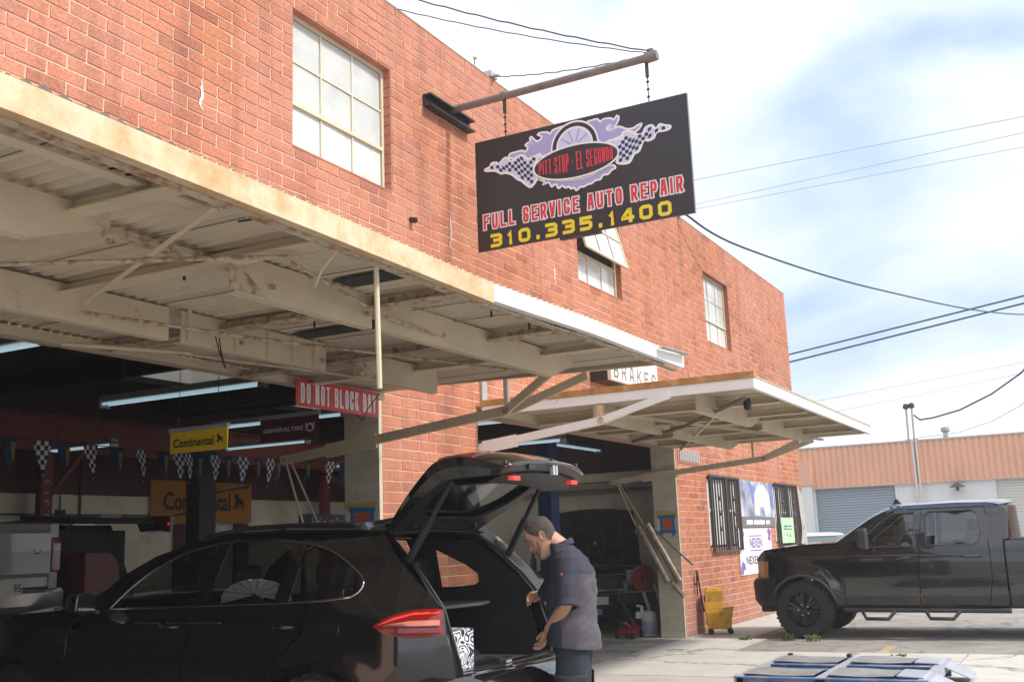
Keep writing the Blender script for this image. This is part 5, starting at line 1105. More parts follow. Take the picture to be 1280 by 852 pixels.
fd = [(-2.44, .46), (-3.45, .44), (-3.50, 1.18), (-3.56, 1.78), (-3.20, 1.785), (-3.0, 1.68), (-2.70, 1.46), (-2.50, 1.315), (-2.44, 1.28)]
rd = [(-3.46, .44), (-4.34, .42), (-4.42, .8), (-4.42, 1.2), (-4.40, 1.78), (-3.57, 1.78), (-3.51, 1.18)]
up_ = [(-2.36, 1.352), (-2.653, 1.551), (-2.917, 1.712), (-3.103, 1.795), (-3.318, 1.842), (-4.017, 1.852), (-4.452, 1.84), (-4.588, 1.779), (-4.611, 1.451), (-4.605, 1.25), (-4.60, .42), (-4.35, .41), (-4.43, .8), (-4.43, 1.2), (-4.41, 1.79), (-3.2, 1.795), (-3.0, 1.69), (-2.7, 1.47), (-2.5, 1.325), (-2.44, 1.29)]
aR = [(-a, b) for a, b in circ(5.55, .40, .49, 8, 172, 14)]
bed = [(-4.63, 1.31), (-6.85, 1.31), (-6.87, .60), (-6.1, .50), (-6.035, .46)]+aR+[(-5.0, .44), (-4.63, .43)]
for lf in (True, False):
    f = pside(lf); kw = dict(autosm=50, solid=.012)
    obj('fender', panel(fend, [], f, .08), PAINT2, PK, **kw)
    d1 = obj('door', panel(fd, [w1], f, .08), PAINT2, PK, **kw); d2 = obj('door', panel(rd, [w2], f, .08), PAINT2, PK, **kw)
    obj('cab_pillar', panel(up_, [], f, .08), PAINT2, PK, **kw); obj('bed_side', panel(bed, [], f, .09), PAINT2, PK, **kw)
    for wn_, dd in ((w1, d1), (w2, d2)):
        obj('window', panel(wn_, [], pside(lf, .015), .15), TGL, dd, smooth=True)
        obj('window_trim', MB().tube([pside(lf, -.004)(*p) for p in wn_+[wn_[0]]], .011, 5), TRIM2, dd)
    for y0, dd in ((-3.40, d1), (-4.32, d2)):
        h = obj('handle', MB().tube([pside(lf, q)(y, 1.112) for y, q in ((y0, .0), (y0+.02, -.04), (y0+.22, -.045), (y0+.25, 0))], .022, 6), PAINT2, dd); obj('handle_recess', panel(disc(y0+.12, 1.085, .06, .035, 0, 360, 14), [], pside(lf, -.004), .1), TRIM, h)
    x = PA-.20 if lf else PB+.20
    m = obj('mirror', MB().loft([[(x+sx*.11*k, -2.80+dy, 1.395+sz*.15*k) for sx, sz in ((-1, -.9), (-1, .8), (-.8, 1), (.8, 1), (1, .8), (1, -1))] for dy, k in ((-.05, .95), (-.04, 1), (.05, .97), (.09, .8))]), TRIM2, PK, bevel=.012)
    obj('mirror_arm', MB().bar((x, -2.76, 1.34), (PA+.06 if lf else PB-.06, -2.62, 1.31), .05, .03).bar((x, -2.76, 1.42), (PA+.06 if lf else PB-.06, -2.62, 1.36), .05, .03), TRIM, PK)
    st = MB(); xs_ = PA-.05 if lf else PB+.05
    st.tube([(xs_, -2.42, .40), (xs_, -4.62, .375)], .030, 8)
    for y in (-2.66, -3.52):
        st.tube([(xs_, y, .395), (xs_-.10*(1 if lf else -1), y-.07, .285), (xs_-.10*(1 if lf else -1), y-.37, .280), (xs_, y-.46, .385)], .026, 8)
    obj('side_step', st, mat('step_satin_black', (.03, .03, .032), .4), PK, autosm=60)
    cx = PA+.10 if lf else PB-.10
    for y in (-1.82, -5.55): wheel(PK, (cx, y, .402), .412, .27, -1 if lf else 1, .60, mat('black_rim', (.014, .014, .015), .25, .3, coat=.5), 6)
    hl = obj('headlight', panel([(-1.135, 1.12), (-1.15, .90), (-1.20, .86), (-1.315, .86), (-1.325, 1.11)], [], pside(lf, -.010), .05), mat('headlight_glass', (.45, .33, .25), .08, coat=1, var=.3, vscale=20), PK, smooth=True, solid=.01)
    obj('turn_signal', panel([(-1.25, 1.105), (-1.25, .865), (-1.315, .865), (-1.322, 1.105)], [], pside(lf, -.017), .05), mat('amber_lens', (.60, .20, .02), .12, coat=1), hl, smooth=True)
    for c_, ar in ((-1.82, aF), (-5.55, aR)):
        P = circ(-c_, .40, .49, 8, 172, 12); obj('wheel_housing', MB().loft([[((PA+.06 if lf else PB-.06), -p[0], p[1]) for p in P], [((PA+.6 if lf else PB-.6), -p[0], p[1]) for p in P]], False), TRIM, PK)
        obj('arch_flare', MB().tube([pside(lf, -.002)(-p[0], p[1]) for p in circ(-c_, .40, .495, 8, 172, 16)], .022, 6), mat('flare_grey', (.05, .05, .055), .35), PK, smooth=True)
PX = (PA+PB)/2
def troof(s, t):
    z = ip(-s, [2.36, 2.653, 2.917, 3.103, 3.318, 4.017, 4.452, 4.60], [1.352, 1.551, 1.712, 1.795, 1.842, 1.852, 1.84, 1.80]); i = pA(min(z, 1.84)); hw = (PB-PA)/2-i; return Vector((PX+hw*t, s-.18*(1-t*t)*(s < -4.4), z+.05*(1-t*t)))
obj('roof', surf(troof, -4.60, -3.17), PAINT2, PK, smooth=True, solid=.015); obj('windscreen', surf(lambda s, t: troof(s, t)+Vector((0, .10*(1-t*t), 0)), -3.15, -2.37), GLASS, PK, smooth=True)
obj('rear_window', MB().loft([[Vector((PX+.82*t*(1-.12*k), -4.60-.20*(1-t*t)+.03*k, 1.30+.50*k)) for t in [-1+j/5 for j in range(11)]] for k in (0, .3, .6, 1)], False), glassmat('rear_glass', (.45, .40, .38), 1.5), PK, smooth=True)
obj('cab_back', MB().loft([[Vector((PX+.93*t, -4.61-.20*(1-t*t), z)) for t in [-1+j/5 for j in range(11)]] for z in (.5, .9, 1.29)], False), PAINT2, PK, smooth=True, solid=.01)
def thood(s, t):
    z = ip(-s, [1.10, 1.16, 1.26, 1.84, 2.36], [1.10, 1.19, 1.27, 1.335, 1.352]); hw = (PB-PA)/2-pA(min(z, 1.2))-pB(s); return Vector((PX+hw*t, s, z+.025*(1-t*t)))
obj('bonnet', surf(thood, -2.38, -1.14), PAINT2, PK, smooth=True, solid=.012)
obj('grille', MB().box(PA+.32, PB-.32, -1.13, -1.09, .85, 1.16), TRIM, PK, bevel=.02)
bp_ = MB().loft([[Vector((PX+x, y+d, z)) for x, y in ((-.985, -1.42), (-.97, -1.20), (-.86, -1.07), (-.5, -1.04), (.5, -1.04), (.86, -1.07), (.97, -1.20), (.985, -1.42))] for z, d in ((.46, -.08), (.55, -.01), (.80, 0), (.86, -.04))], False); obj('front_bumper', bp_, mat('bumper_black', (.02, .02, .021), .35), PK, smooth=True, solid=.015)
obj('tow_hook', MB().box(PA+.10, PA+.28, -1.34, -1.16, .37, .47), TRIM, PK, bevel=.02)
obj('chassis', MB().box(PA+.35, PB-.35, -6.6, -1.2, .38, .55), TRIM, PK)
obj('axle', MB().tube([(PA+.2, -1.82, .4), (PB-.2, -1.82, .4)], .06).tube([(PA+.2, -5.55, .4), (PB-.2, -5.55, .4)], .08), TRIM, PK)
obj('tonneau', MB().box(PA+.08, PB-.08, -6.8, -4.68, 1.30, 1.34), mat('tonneau_vinyl', (.03, .03, .03), .55), PK, bevel=.02)
obj('aerial', MB().loft([[(PX+a*.03*k, -3.12+dy*k, z) for a, dy in ((-1, .05), (1, .05), (1, -.08), (-1, -.08))] for z, k in ((1.89, 1), (1.93, .6), (1.97, .2))]), TRIM, PK)
for x in (PA+.55, PB-.55):
    for y in (-3.25, -4.1): obj('seat', MB().box(x-.25, x+.25, y-.05, y+.5, .7, .95).prism([(x-.24, y+.05, .95), (x-.24, y-.12, 1.42), (x-.24, y-.02, 1.44), (x-.24, y+.16, .95)], (.48, 0, 0)).box(x-.13, x+.13, y-.14, y-.04, 1.45, 1.62), mat('grey_cloth', (.06, .055, .05), .8), PK, bevel=.04)
obj('door_lining', MB().box(PA+.10, PA+.14, -4.3, -2.5, .6, 1.25).box(PB-.14, PB-.10, -4.3, -2.5, .6, 1.25), TRIM, PK)

# ================================================================== vehicles inside
SIL = mat('silver_paint', (.30, .305, .315), .3, .3, coat=.7, var=.06)
T = thing('pickup_truck', 'silver pickup raised on a lift in the left bay, tailgate towards the street', 'pickup truck', (6.95, 6, .6))
X0, X1, Y0 = 6.02, 7.90, 3.95
obj('tailgate', MB().loft([[(X0+.14, Y0+d, z), (X1-.14, Y0+d, z)] for z, d in ((1.36, .02), (1.40, 0), (1.62, -.01), (1.80, .0), (1.84, .015), (1.89, .02), (1.905, .05))], False), SIL, T, solid=.03, label='tailgate with a black handle'); obj('tailgate_handle', MB().box(6.88, 7.06, Y0-.03, Y0-.005, 1.70, 1.79), TRIM, T, bevel=.02)
obj('script_badge', MB().tube([(7.55, Y0-.02, 1.64), (7.57, Y0-.02, 1.60), (7.62, Y0-.02, 1.60), (7.64, Y0-.02, 1.63)], .008, 5), TRIM, T)
obj('lower_panel', MB().box(X0+.05, X1-.05, Y0+.01, Y0+.04, 1.26, 1.355), SIL, T)
for sd, x in ((-1, X0), (1, X1)):
    s_ = MB().loft([[(x-sd*.14, Y0+.005, z), (x-sd*.03, Y0+.02, z), (x, Y0+.12, z), (x+sd*.01, Y0+1.4, z), (x, Y0+2.1, z)] for z in (1.24, 1.5, 1.75, 1.90)], False); obj('bed_side', s_, SIL, T, smooth=True, solid=.02)
    tl_ = obj('taillight', MB().box(x-.12 if sd > 0 else x+.0, x-.0 if sd > 0 else x+.12, Y0-.02, Y0+.10, 1.40, 1.76), LAMP, T, bevel=.02)
    obj('reversing_lens', MB().box(x-.10 if sd > 0 else x+.02, x-.02 if sd > 0 else x+.10, Y0-.024, Y0, 1.62, 1.70), mat('clear_lens', (.6, .6, .6), .1), tl_)
    for y in (Y0+1.2, Y0+4.3): wheel(T, (x-sd*.15, y, .98), .37, .25, sd, .6, ALLOY, 5)
bm_ = obj('rear_bumper', MB().loft([[Vector((x, Y0-.12+.10*abs((x-6.96)/.98)**4+d, z)) for x in [6.0+.16*i for i in range(13)]] for z, d in ((1.02, .06), (1.08, 0), (1.20, -.01), (1.235, .03), (1.24, .16))], False), mat('dull_chrome', (.42, .42, .43), .25, .9, var=.2), T, smooth=True, solid=.01)
obj('number_plate', MB().box(7.02, 7.34, Y0-.145, Y0-.13, 1.19, 1.345), mat('plate_cream', (.62, .60, .50), .5), bm_); obj('lettering', text_mesh('95', 7.24, 7.33, 1.22, 1.30, lambda u, v: (u, Y0-.148, v), .02), mat('plate_blue', (.03, .05, .22), .5), bm_)
obj('cab', MB().loft([[(X0+a, Y0+b, z), (X1-a, Y0+b, z), (X1-a, Y0+c, z), (X0+a, Y0+c, z)] for z, a, b, c in ((1.2, 0, 2.12, 4.9), (1.85, .02, 2.12, 4.9), (1.9, .05, 2.14, 3.6), (2.35, .2, 2.3, 3.3), (2.38, .3, 2.4, 3.2))]), SIL, T, bevel=.03)
obj('rear_window', MB().box(X0+.25, X1-.25, Y0+2.10, Y0+2.22, 1.93, 2.28), M_DARKGL, T); obj('underbody', MB().box(X0+.3, X1-.3, Y0+.1, Y0+4.8, .95, 1.15).box(6.5, 7.6, Y0+.05, Y0+.3, .82, .98), TRIM, T, bevel=.03)
obj('muffler', MB().tube([(7.5, Y0-.05, .93), (7.5, Y0+1.0, .93)], .06, 10).tube([(6.6, Y0+.2, .9), (7.7, Y0+.2, .9)], .09, 12), mat('exhaust_steel', (.25, .24, .23), .4, .7), T)
# lift carrying it
def lift(x, y, m_, lab, h=3.6, arms=(), name='lift_post'):
    t = thing(name, lab, 'car lift', (x, y, 0)); obj('post', MB().box(x-.14, x+.14, y-.10, y-.08, 0, h).box(x-.14, x-.12, y-.08, y+.12, 0, h).box(x+.12, x+.14, y-.08, y+.12, 0, h), m_, t); obj('base_plate', MB().box(x-.28, x+.28, y-.22, y+.22, 0, .02), m_, t)
    obj('carriage', MB().box(x-.11, x+.11, y-.06, y+.2, arms[0] if arms else .5, (arms[0] if arms else .5)+.7), TRIM, t)
    if arms: obj('lift_arm', MB().bar((x, y+.15, arms[0]+.05), (x+arms[1], y+arms[2], arms[0]+.05), .10, .09).bar((x, y+.15, arms[0]+.05), (x+arms[1], y+.3-arms[2], arms[0]+.05), .10, .09), m_, t)
    return t
DKR = mat('lift_dark_red', (.07, .014, .013), .5, var=.2); BLU = mat('lift_blue', (.012, .035, .12), .4, var=.15)
lift(5.6, 6.4, DKR, 'dark red lift post at the left edge beside the silver pickup', 3.4, (.82, .9, .9)); lift(8.32, 6.4, DKR, 'dark red lift post right of the silver pickup', 3.0, (.82, -.9, .9))
lift(9.9, 3.9, mat('post_dark', (.022, .014, .013), .6), 'dark lift post standing in front of the orange banner', 3.0)
lift(14.6, 1.45, BLU, 'blue lift post behind the mechanic', 3.6, (.4, .8, .7))
H = thing('hatchback_car', 'dark red hatchback behind the silver pickup, tailgate swung up', 'car', (9.05, 6.5, .3))
DR = mat('dark_red_paint', (.10, .010, .012), .25, coat=.8); x0, x1, y0 = 8.22, 9.86, 4.95
sh_ = [(.30+.3, .06), (.95, .0), (1.25, .02), (1.32, .08), (1.94, .28), (2.0, .45)]
obj('body', MB().loft([[(x0+a*.6, y0+a*.9, z), (x1-a*.6, y0+a*.9, z), (x1-a*.6, y0+4.0-a*2.6, z), (x0+a*.6, y0+4.0-a*2.6, z)] for z, a in sh_]), DR, H, bevel=.03)
obj('boot_opening', MB().box(x0+.2, x1-.2, y0-.01, y0+.35, .98, 1.86), M_BLACK, H)
tg = obj('tailgate', MB().loft([[(8.36+b, y0-.62+d, z) for d, z in ((0, 1.93), (.05, 2.0), (.9, 2.05), (.9, 2.0), (.1, 1.92))] for b in (0, .7, 1.38, 1.46)]), M_BLACK, H, bevel=.01)
obj('lamp_end', MB().loft([[(9.55+b, y0-.66, z-.03*c), (9.55+b, y0-.3, z-.03*c), (9.55+b, y0-.3, 2.01), (9.55+b, y0-.66, 2.01)] for b, z, c in ((0, 1.98, 0), (.08, 1.86, 1), (.22, 1.84, 1), (.28, 1.90, 0))]), mat('smoked_lamp', (.05, .006, .006), .15, coat=.8), tg); obj('lens_glint', MB().box(9.72, 9.75, y0-.68, y0-.67, 1.90, 1.93), LAMP2, tg)
obj('number_plate', MB().box(8.72, 9.02, y0-.65, y0-.62, 1.985, 2.03), mat('plate_grey', (.28, .27, .26), .5), tg)
obj('gas_strut', MB().tube([(8.5, y0+.2, 1.48), (8.66, y0-.25, 1.93)], .012), CHROME, H)
for x in (x0+.12, x1-.12):
    for y in (y0+.75, y0+3.2): wheel(H, (x, y, .32), .31, .2, -1 if x < 9 else 1, .62, ALLOY, 5)
t = thing('tool_cabinet', 'dark red steel cabinet with clipped corners below the raised hatchback tailgate', 'cabinet', (8.9, 4.5, 0))
obj('body', MB().prism([(8.62, 4.42, .72), (8.62, 4.42, 1.60), (8.98, 4.42, 1.60), (9.12, 4.42, 1.47), (9.14, 4.42, .84), (9.02, 4.42, .72)], (0, .32, 0)), mat('cabinet_red', (.16, .012, .016), .4, var=.1), t, bevel=.012); obj('latch', MB().box(8.85, 8.98, 4.405, 4.418, 1.10, 1.16), TRIM, t)
obj('leg', MB().box(8.66, 8.72, 4.5, 4.6, 0, .72), TRIM, t); obj('leg', MB().box(9.0, 9.06, 4.5, 4.6, 0, .72), TRIM, t)
# car with its bonnet up in the right bay
S = thing('sedan_car', 'dark blue car with its bonnet propped open in the right bay', 'car', (17.2, 2.6, .2))
DB = mat('dark_blue_paint', (.012, .016, .045), .2, coat=.9); ang = R(25)
cF, cL = Vector((-math.cos(ang), -math.sin(ang), 0)), Vector((math.sin(ang), -math.cos(ang), 0)); oS = Vector((16.95, 1.75, 0))
def S3(f, l, z): return oS+cF*f+cL*l+Vector((0, 0, z))
def sbody(rows): return MB().loft([[S3(f, l, z) for f, l in ((a, -w_), (b, -w_), (b, w_), (a, w_))] for z, a, b, w_ in rows])
obj('body', sbody([(.42, -4.2, .02, .86), (.60, -4.3, .10, .93), (.85, -4.3, .06, .95), (1.02, -4.3, -.05, .92), (1.06, -4.2, -.2, .86)]), DB, S, bevel=.03)
obj('cabin', sbody([(1.05, -3.9, -1.35, .86), (1.5, -3.3, -2.0, .66), (1.53, -3.1, -2.2, .6)]), M_DARKGL, S, bevel=.04)
obj('engine_bay', sbody([(1.062, -1.3, -.12, .75), (1.10, -1.2, -.2, .7)]), M_BLACK, S)
eb = MB()
for i in range(14):
    rr_ = random.Random(i); f_, l_ = rr_.uniform(-1.1, -.25), rr_.uniform(-.6, .6); a_ = S3(f_, l_, 1.08); eb.box(a_.x-.08, a_.x+.08, a_.y-.08, a_.y+.08, 1.08, 1.12+rr_.uniform(0, .1))
obj('engine', eb, mat('engine_grey', (.06, .06, .06), .4, .5), S)
bon = MB().loft([[S3(-1.30+.95*k*.30-.02*(1-t*t), .80*t*(1-.12*k*k), 1.10+.92*k+.06*(1-t*t)) for t in [-1+j/6 for j in range(13)]] for k in (0, .25, .5, .75, .92, 1)], False)
bo = obj('bonnet', bon, mat('bonnet_underside', (.035, .034, .035), .6, var=.4, vscale=9), S, smooth=True, solid=.04)
rb_ = MB()
for t in (-.6, -.2, .2, .6): rb_.tube([S3(-1.28+.285*k+.03, .75*t, 1.12+.92*k) for k in (0.05, .5, .9)], .02, 5)
for k in (.3, .62): rb_.tube([S3(-1.27+.285*k+.03, .75*t, 1.10+.92*k+.06*(1-t*t)) for t in (-.9, 0, .9)], .02, 5)
obj('stiffener', rb_, mat('bonnet_rib', (.06, .06, .06), .6), bo)
obj('bonnet_badge', MB().box(*[c for q in zip(S3(-1.0, -.02, 1.45)-Vector((.03, .03, 0)), S3(-1.0, .02, 1.50)+Vector((.03, .03, 0))) for c in q]), mat('label_white', (.5, .52, .55), .4), bo)
obj('grille', MB().prism([S3(.105, -.42, .72), S3(.105, .42, .72), S3(.08, .40, .93), S3(.08, -.40, .93)], cF*.02), M_BLACK, S); obj('grille_trim', MB().tube([S3(.14, -.44, .95), S3(.14, .44, .95)], .014), CHROME, S)
for sd in (-1, 1):
    h = obj('headlight', MB().prism([S3(.10, sd*.47, .78), S3(.09, sd*.90, .78), S3(.05, sd*.90, .99), S3(.07, sd*.47, 1.0)], cF*.03), mat('headlamp_pale', (.25, .24, .22), .1, coat=1), S, bevel=.01)
    obj('headlight_trim', MB().tube([S3(.13, sd*.46, 1.005), S3(.10, sd*.92, .995)], .015), CHROME, h)
    for f_ in (-.85, -3.4): 
        c = S3(f_, sd*.82, .36); obj('wheel', MB().tube([c-cL*.11, c+cL*.11], .34, 24).tube([c-cL*.115, c+cL*.115], .20, 18), RUBBER, S)
obj('front_bumper', MB().loft([[S3(.06+d-.12*abs(l)**4, l*.97, z) for l in [-1+j/5 for j in range(11)]] for z, d in ((.40, 0), (.48, .12), (.62, .15), (.68, .10))], False), DB, S, smooth=True, solid=.02)
obj('bumper_trim', MB().tube([S3(.225-.12*abs(l)**4, l*.97, .655) for l in [-1+j/5 for j in range(11)]], .018, 6), CHROME, S)
obj('number_plate', MB().prism([S3(.215, -.15, .47), S3(.215, .15, .47), S3(.22, .15, .60), S3(.22, -.15, .60)], cF*.01), mat('plate_cream', (.62, .60, .50), .5), S)
# reel, jug, jack, bench and bottles
t = thing('hose_reel', 'dark red round hose reel by the right bay pillar', 'hose reel', (16.55, .75, .75)); c = Vector((16.55, .78, .90))
vd = Vector((-.55, -.84, 0)).normalized(); obj('disc', MB().tube([c-vd*.03, c+vd*.03], .215, 32), mat('reel_red', (.20, .022, .018), .5, var=.15), t, bevel=.01); obj('hub', MB().tube([c+vd*.03, c+vd*.08], .06, 14), TRIM2, t); obj('bracket', MB().bar(c+Vector((0, .05, -.1)), (16.62, .7, .3), .05, .05).bar(c+vd*.07+Vector((.1, -.1, -.1)), c+vd*.07+Vector((.12, -.18, -.42)), .04, .04), mat('reel_grey', (.3, .29, .27), .5), t)
t = thing('jug', 'translucent white jug half full of blue fluid on the garage floor by the pillar', 'jug', (16.55, .72, 0))
obj('body', MB().lathe([(.01, .0), (.115, .0), (.13, .03), (.13, .30), (.125, .36), (.10, .385), (.01, .39)], (16.55, .72, 0), n=24), mat('jug_white', (.62, .66, .68), .35), t, smooth=True, autosm=50); obj('fluid', MB().lathe([(.131, .03), (.1325, .05), (.1325, .22), (.131, .22)], (16.55, .72, 0), n=24), mat('jug_fluid', (.36, .45, .55), .3), t)
obj('pump', MB().tube([(16.46, .80, .38), (16.46, .80, .46)], .03).tube([(16.46, .80, .46), (16.36, .84, .48)], .018).box(16.34, 16.47, .78, .86, .28, .38), mat('pump_white', (.66, .66, .64), .4), t)
t = thing('floor_jack', 'red trolley jack on the floor beside the white jug', 'jack', (16.2, .95, 0)); JR = mat('jack_red', (.24, .018, .016), .4, var=.2)
obj('frame', MB().loft([[(x, .9+w_, z0), (x, .9-w_, z0), (x, .9-w_, z1), (x, .9+w_, z1)] for x, w_, z0, z1 in ((15.92, .12, .05, .12), (16.1, .13, .05, .17), (16.33, .10, .06, .20), (16.40, .08, .08, .18))]), JR, t); obj('arm', MB().bar((16.2, .9, .14), (15.95, .9, .22), .07, .05).lathe([(.01, 0), (.06, .0), (.06, .03)], (15.95, .9, .23)), JR, t)
for x in (15.95, 16.33):
    for s_ in (-.13, .13): obj('wheel', MB().tube([(x, .9+s_-.02, .05), (x, .9+s_+.02, .05)], .05, 12), TRIM, t)
obj('handle', MB().tube([(16.33, .9, .2), (16.45, 1.3, .85)], .018), TRIM2, t)
t = thing('workbench', 'dark workbench against the wall behind the mechanic, bottles on top', 'workbench', (19.9, 4.4, 0)); DKB = mat('bench_dark', (.03, .028, .027), .6)
obj('top', MB().box(19.3, 20.4, 2.9, 5.6, .86, .92), DKB, t); obj('cabinet', MB().box(19.5, 20.4, 3.0, 5.5, .1, .86), DKB, t)
for x, y in ((19.35, 2.95), (19.35, 5.5)): obj('leg', MB().box(x, x+.08, y, y+.08, 0, .86), DKB, t)
bt = [(19.45, 4.95, .30, (.05, .06, .07)), (19.5, 4.72, .36, (.10, .16, .17)), (19.42, 4.5, .28, (.05, .05, .05)), (19.55, 4.3, .40, (.07, .09, .12)), (19.48, 4.05, .33, (.12, .20, .22)), (19.5, 3.8, .36, (.04, .05, .05))]
lb = ['leftmost dark squat bottle on the workbench behind the mechanic', 'grey green bottle second from the left on the workbench', 'shortest black bottle on the workbench, between two taller ones', 'tallest blue black bottle on the workbench', 'pale teal bottle near the right of the workbench row', 'rightmost dark bottle on the workbench beside the mechanic']
for i, (x, y, h, c) in enumerate(bt):
    o = thing('bottle', lb[i], 'bottle', (x, y, .92), 'bottles on the workbench'); obj('body', MB().lathe([(.01, 0), (.06, 0), (.065, .02), (.065, h*.68), (.03, h*.82), (.028, h*.9), (.01, h*.9)], (x, y, .922), n=14), mat('bottle_%d' % i, c, .3), o, autosm=40); obj('cap', MB().lathe([(.001, h*.9), (.033, h*.9), (.033, h), (.001, h)], (x, y, .922), n=12), TRIM2, o)
o = thing('equipment_box', 'dark grey equipment box on the left end of the workbench', 'box', (19.7, 5.3, .92)); obj('case', MB().box(19.45, 19.95, 5.05, 5.55, .922, 1.28), mat('case_grey', (.06, .06, .06), .6), o, bevel=.02); obj('panel', MB().box(19.44, 19.449, 5.12, 5.48, 1.0, 1.2), TRIM2, o)
# fluorescent fittings
def fluoro(c, ax, L, lab):
    c = Vector(c); d = Vector(ax).normalized(); n = Vector((d.y, -d.x, 0)); t = thing('fluorescent_light', lab, 'ceiling light', c, 'fluorescent lights in the bays')
    a, b = c-d*L/2, c+d*L/2
    obj('housing', MB().bar(a+Vector((0, 0, .05)), b+Vector((0, 0, .05)), .14, .07), mat('fitting_grey', (.30, .29, .27), .5), t)
    for s_ in (-.045, .045): obj('tube', MB().tube([a+n*s_+d*.04-Vector((0, 0, .008)), b+n*s_-d*.04-Vector((0, 0, .008))], .016, 8), M_TUBE, t)
    obj('end_cap', MB().bar(a+d*.0, a+d*.03, .15, .10).bar(b-d*.03, b, .15, .10), MATS['fitting_grey'], t); obj('suspension_wire', MB().tube([a+d*.3+Vector((0, 0, .08)), a+d*.3+Vector((0, 0, 4.4-c.z))], .006, 4).tube([b-d*.3+Vector((0, 0, .08)), b-d*.3+Vector((0, 0, 4.4-c.z))], .006, 4), TRIM, t)
Yx = (0, 1, 0)
fluoro((6.0, 3.1, 3.35), Yx, 2.44, 'lit fluorescent fitting at the upper left, cut by the picture edge'); fluoro((8.72, 3.1, 3.30), Yx, 2.44, 'long lit fluorescent fitting hanging in the middle of the left bay')
fluoro((12.0, 4.5, 3.39), Yx, 2.44, 'lit fluorescent fitting seen left of the cream pillar behind the red bay sign'); fluoro((12.0, 1.9, 3.07), Yx, 2.44, 'lit fluorescent fitting nearest the pier in the right bay')
fluoro((13.5, 1.85, 2.92), Yx, 2.44, 'lit fluorescent fitting crossing the dark of the right bay above the white arm'); fluoro((18.9, 3.0, 3.33), (1, 0, 0), 2.44, 'lit fluorescent fitting above the blue lift post, running along the bay')
fluoro((15.8, 8.0, 3.55), Yx, 2.0, 'small far lit fluorescent fitting behind the pennants below the yellow sign'); fluoro((11.8, 8.4, 3.28), Yx, 1.6, 'small far lit fluorescent fitting behind the red column'); fluoro((18.5, 7.6, 3.30), Yx, 1.6, 'small far lit fluorescent fitting right of the yellow sign')
# hanging dealer signs
def hang(name, X, y0, y1, z0, z1, m_, lab):
    t = thing(name, lab, 'sign', (X, (y0+y1)/2, z0)); obj('panel', MB().box(X, X+.012, y1, y0, z0, z1), m_, t); obj('hanger_rail', MB().box(X-.012, X+.024, y1-.01, y0+.01, z1-.004, z1+.03), mat('rail_grey', (.42, .43, .46), .4), t)
    obj('suspension', MB().tube([(X, y0-.1, z1+.03), (X, y0-.1, 4.4)], .004, 4).tube([(X, y1+.1, z1+.03), (X, y1+.1, 4.4)], .004, 4), TRIM, t); return t
CY = mat('sign_strong_yellow', (.92, .62, .01), .5)
t = hang('tyre_sign', 6.6, 1.054, .418, 2.36, 2.54, CY, 'bright yellow hanging sign with black lettering in the left bay')
obj('lettering', text_mesh('Continental', 0.04, .49, .045, .12, lambda u, v: (6.595, 1.054-u, 2.36+v), .02), SBK, t)
def horse(t, fm, s):
    P = [(0, .1), (.25, .2), (.3, .5), (.15, .7), (.3, .95), (.45, .8), (.6, .6), (.85, .55), (.95, .2), (1, .0), (.85, .05), (.75, .3), (.55, .32), (.45, .1), (.4, 0), (.3, .05)]
    obj('horse_mark', flat([(p[0]*s, p[1]*s) for p in P], fm), SBK, t)
horse(t, lambda u, v: (6.595, 1.054-.515-u, 2.36+.055+v), .082)
t = hang('tyre_sign', 8.0, 1.30, .59, 2.565, 2.785, mat('maroon_panel', (.11, .012, .022), .5), 'maroon hanging sign with white lettering in the left bay')
obj('lettering', text_mesh('GENERALTIRE', .045, .54, .085, .125, lambda u, v: (7.995, 1.30-u, 2.565+v), .03, .2), SW, t)
obj('shield', flat([(.56, .15), (.59, .135), (.615, .15), (.64, .135), (.67, .15), (.665, .08), (.615, .055), (.565, .08)], lambda u, v: (7.995, 1.30-u, 2.565+v)), SW, t); obj('shield_mark', flat(disc(.615, .10, .028, .026, 0, 360, 14), lambda u, v: (7.992, 1.30-u, 2.565+v)), MATS['maroon_panel'], t)
t = thing('banner', 'dim orange banner with black lettering on the back wall, a dark post in front', 'banner', (15.6, 9.44, 2.15))
q0, q1 = 14.30, 17.0
obj('cloth', panel([(q0, 2.16), (q1, 2.16), (q1, 2.93), (q0, 2.93)], [], lambda x, z: (x, 9.44+.012*math.sin(x*5+z*2), z), .12), mat('banner_orange', (.36, .14, .012), .7, var=.1), t, smooth=True, solid=.004)
obj('lettering', text_mesh('Continental', q0+.3, q1-.65, 2.38, 2.72, lambda u, v: (u, 9.415, v), .02), SBK, t); horse(t, lambda u, v: (q1-.58+u, 9.415, 2.42+v), .34)
obj('stripe', MB().prism([(q0+.15, 9.418, 2.22), (q0+1.3, 9.418, 2.42), (q0+1.3, 9.418, 2.40), (q0+.25, 9.418, 2.19)], (0, .003, 0)).prism([(q1-1.2, 9.418, 2.72), (q1-.1, 9.418, 2.90), (q1-.1, 9.418, 2.86), (q1-1.2, 9.418, 2.70)], (0, .003, 0)), SBK, t)
t = thing('tool_board', 'dark red door and white panel under the orange banner', 'door', (15.2, 9.4, 0)); obj('leaf', MB().box(14.9, 15.3, 9.42, 9.47, 0, 2.12).box(16.5, 16.9, 9.42, 9.47, 0, 2.12), DKR, t); obj('panel', MB().box(15.35, 16.4, 9.42, 9.47, .8, 2.0), mat('board_white', (.42, .41, .38), .7), t)
t = thing('tyre_board', 'dark board with grey lettering above the car roof, partly behind the cream jamb', 'sign', (9.3, 1.5, 1.75))
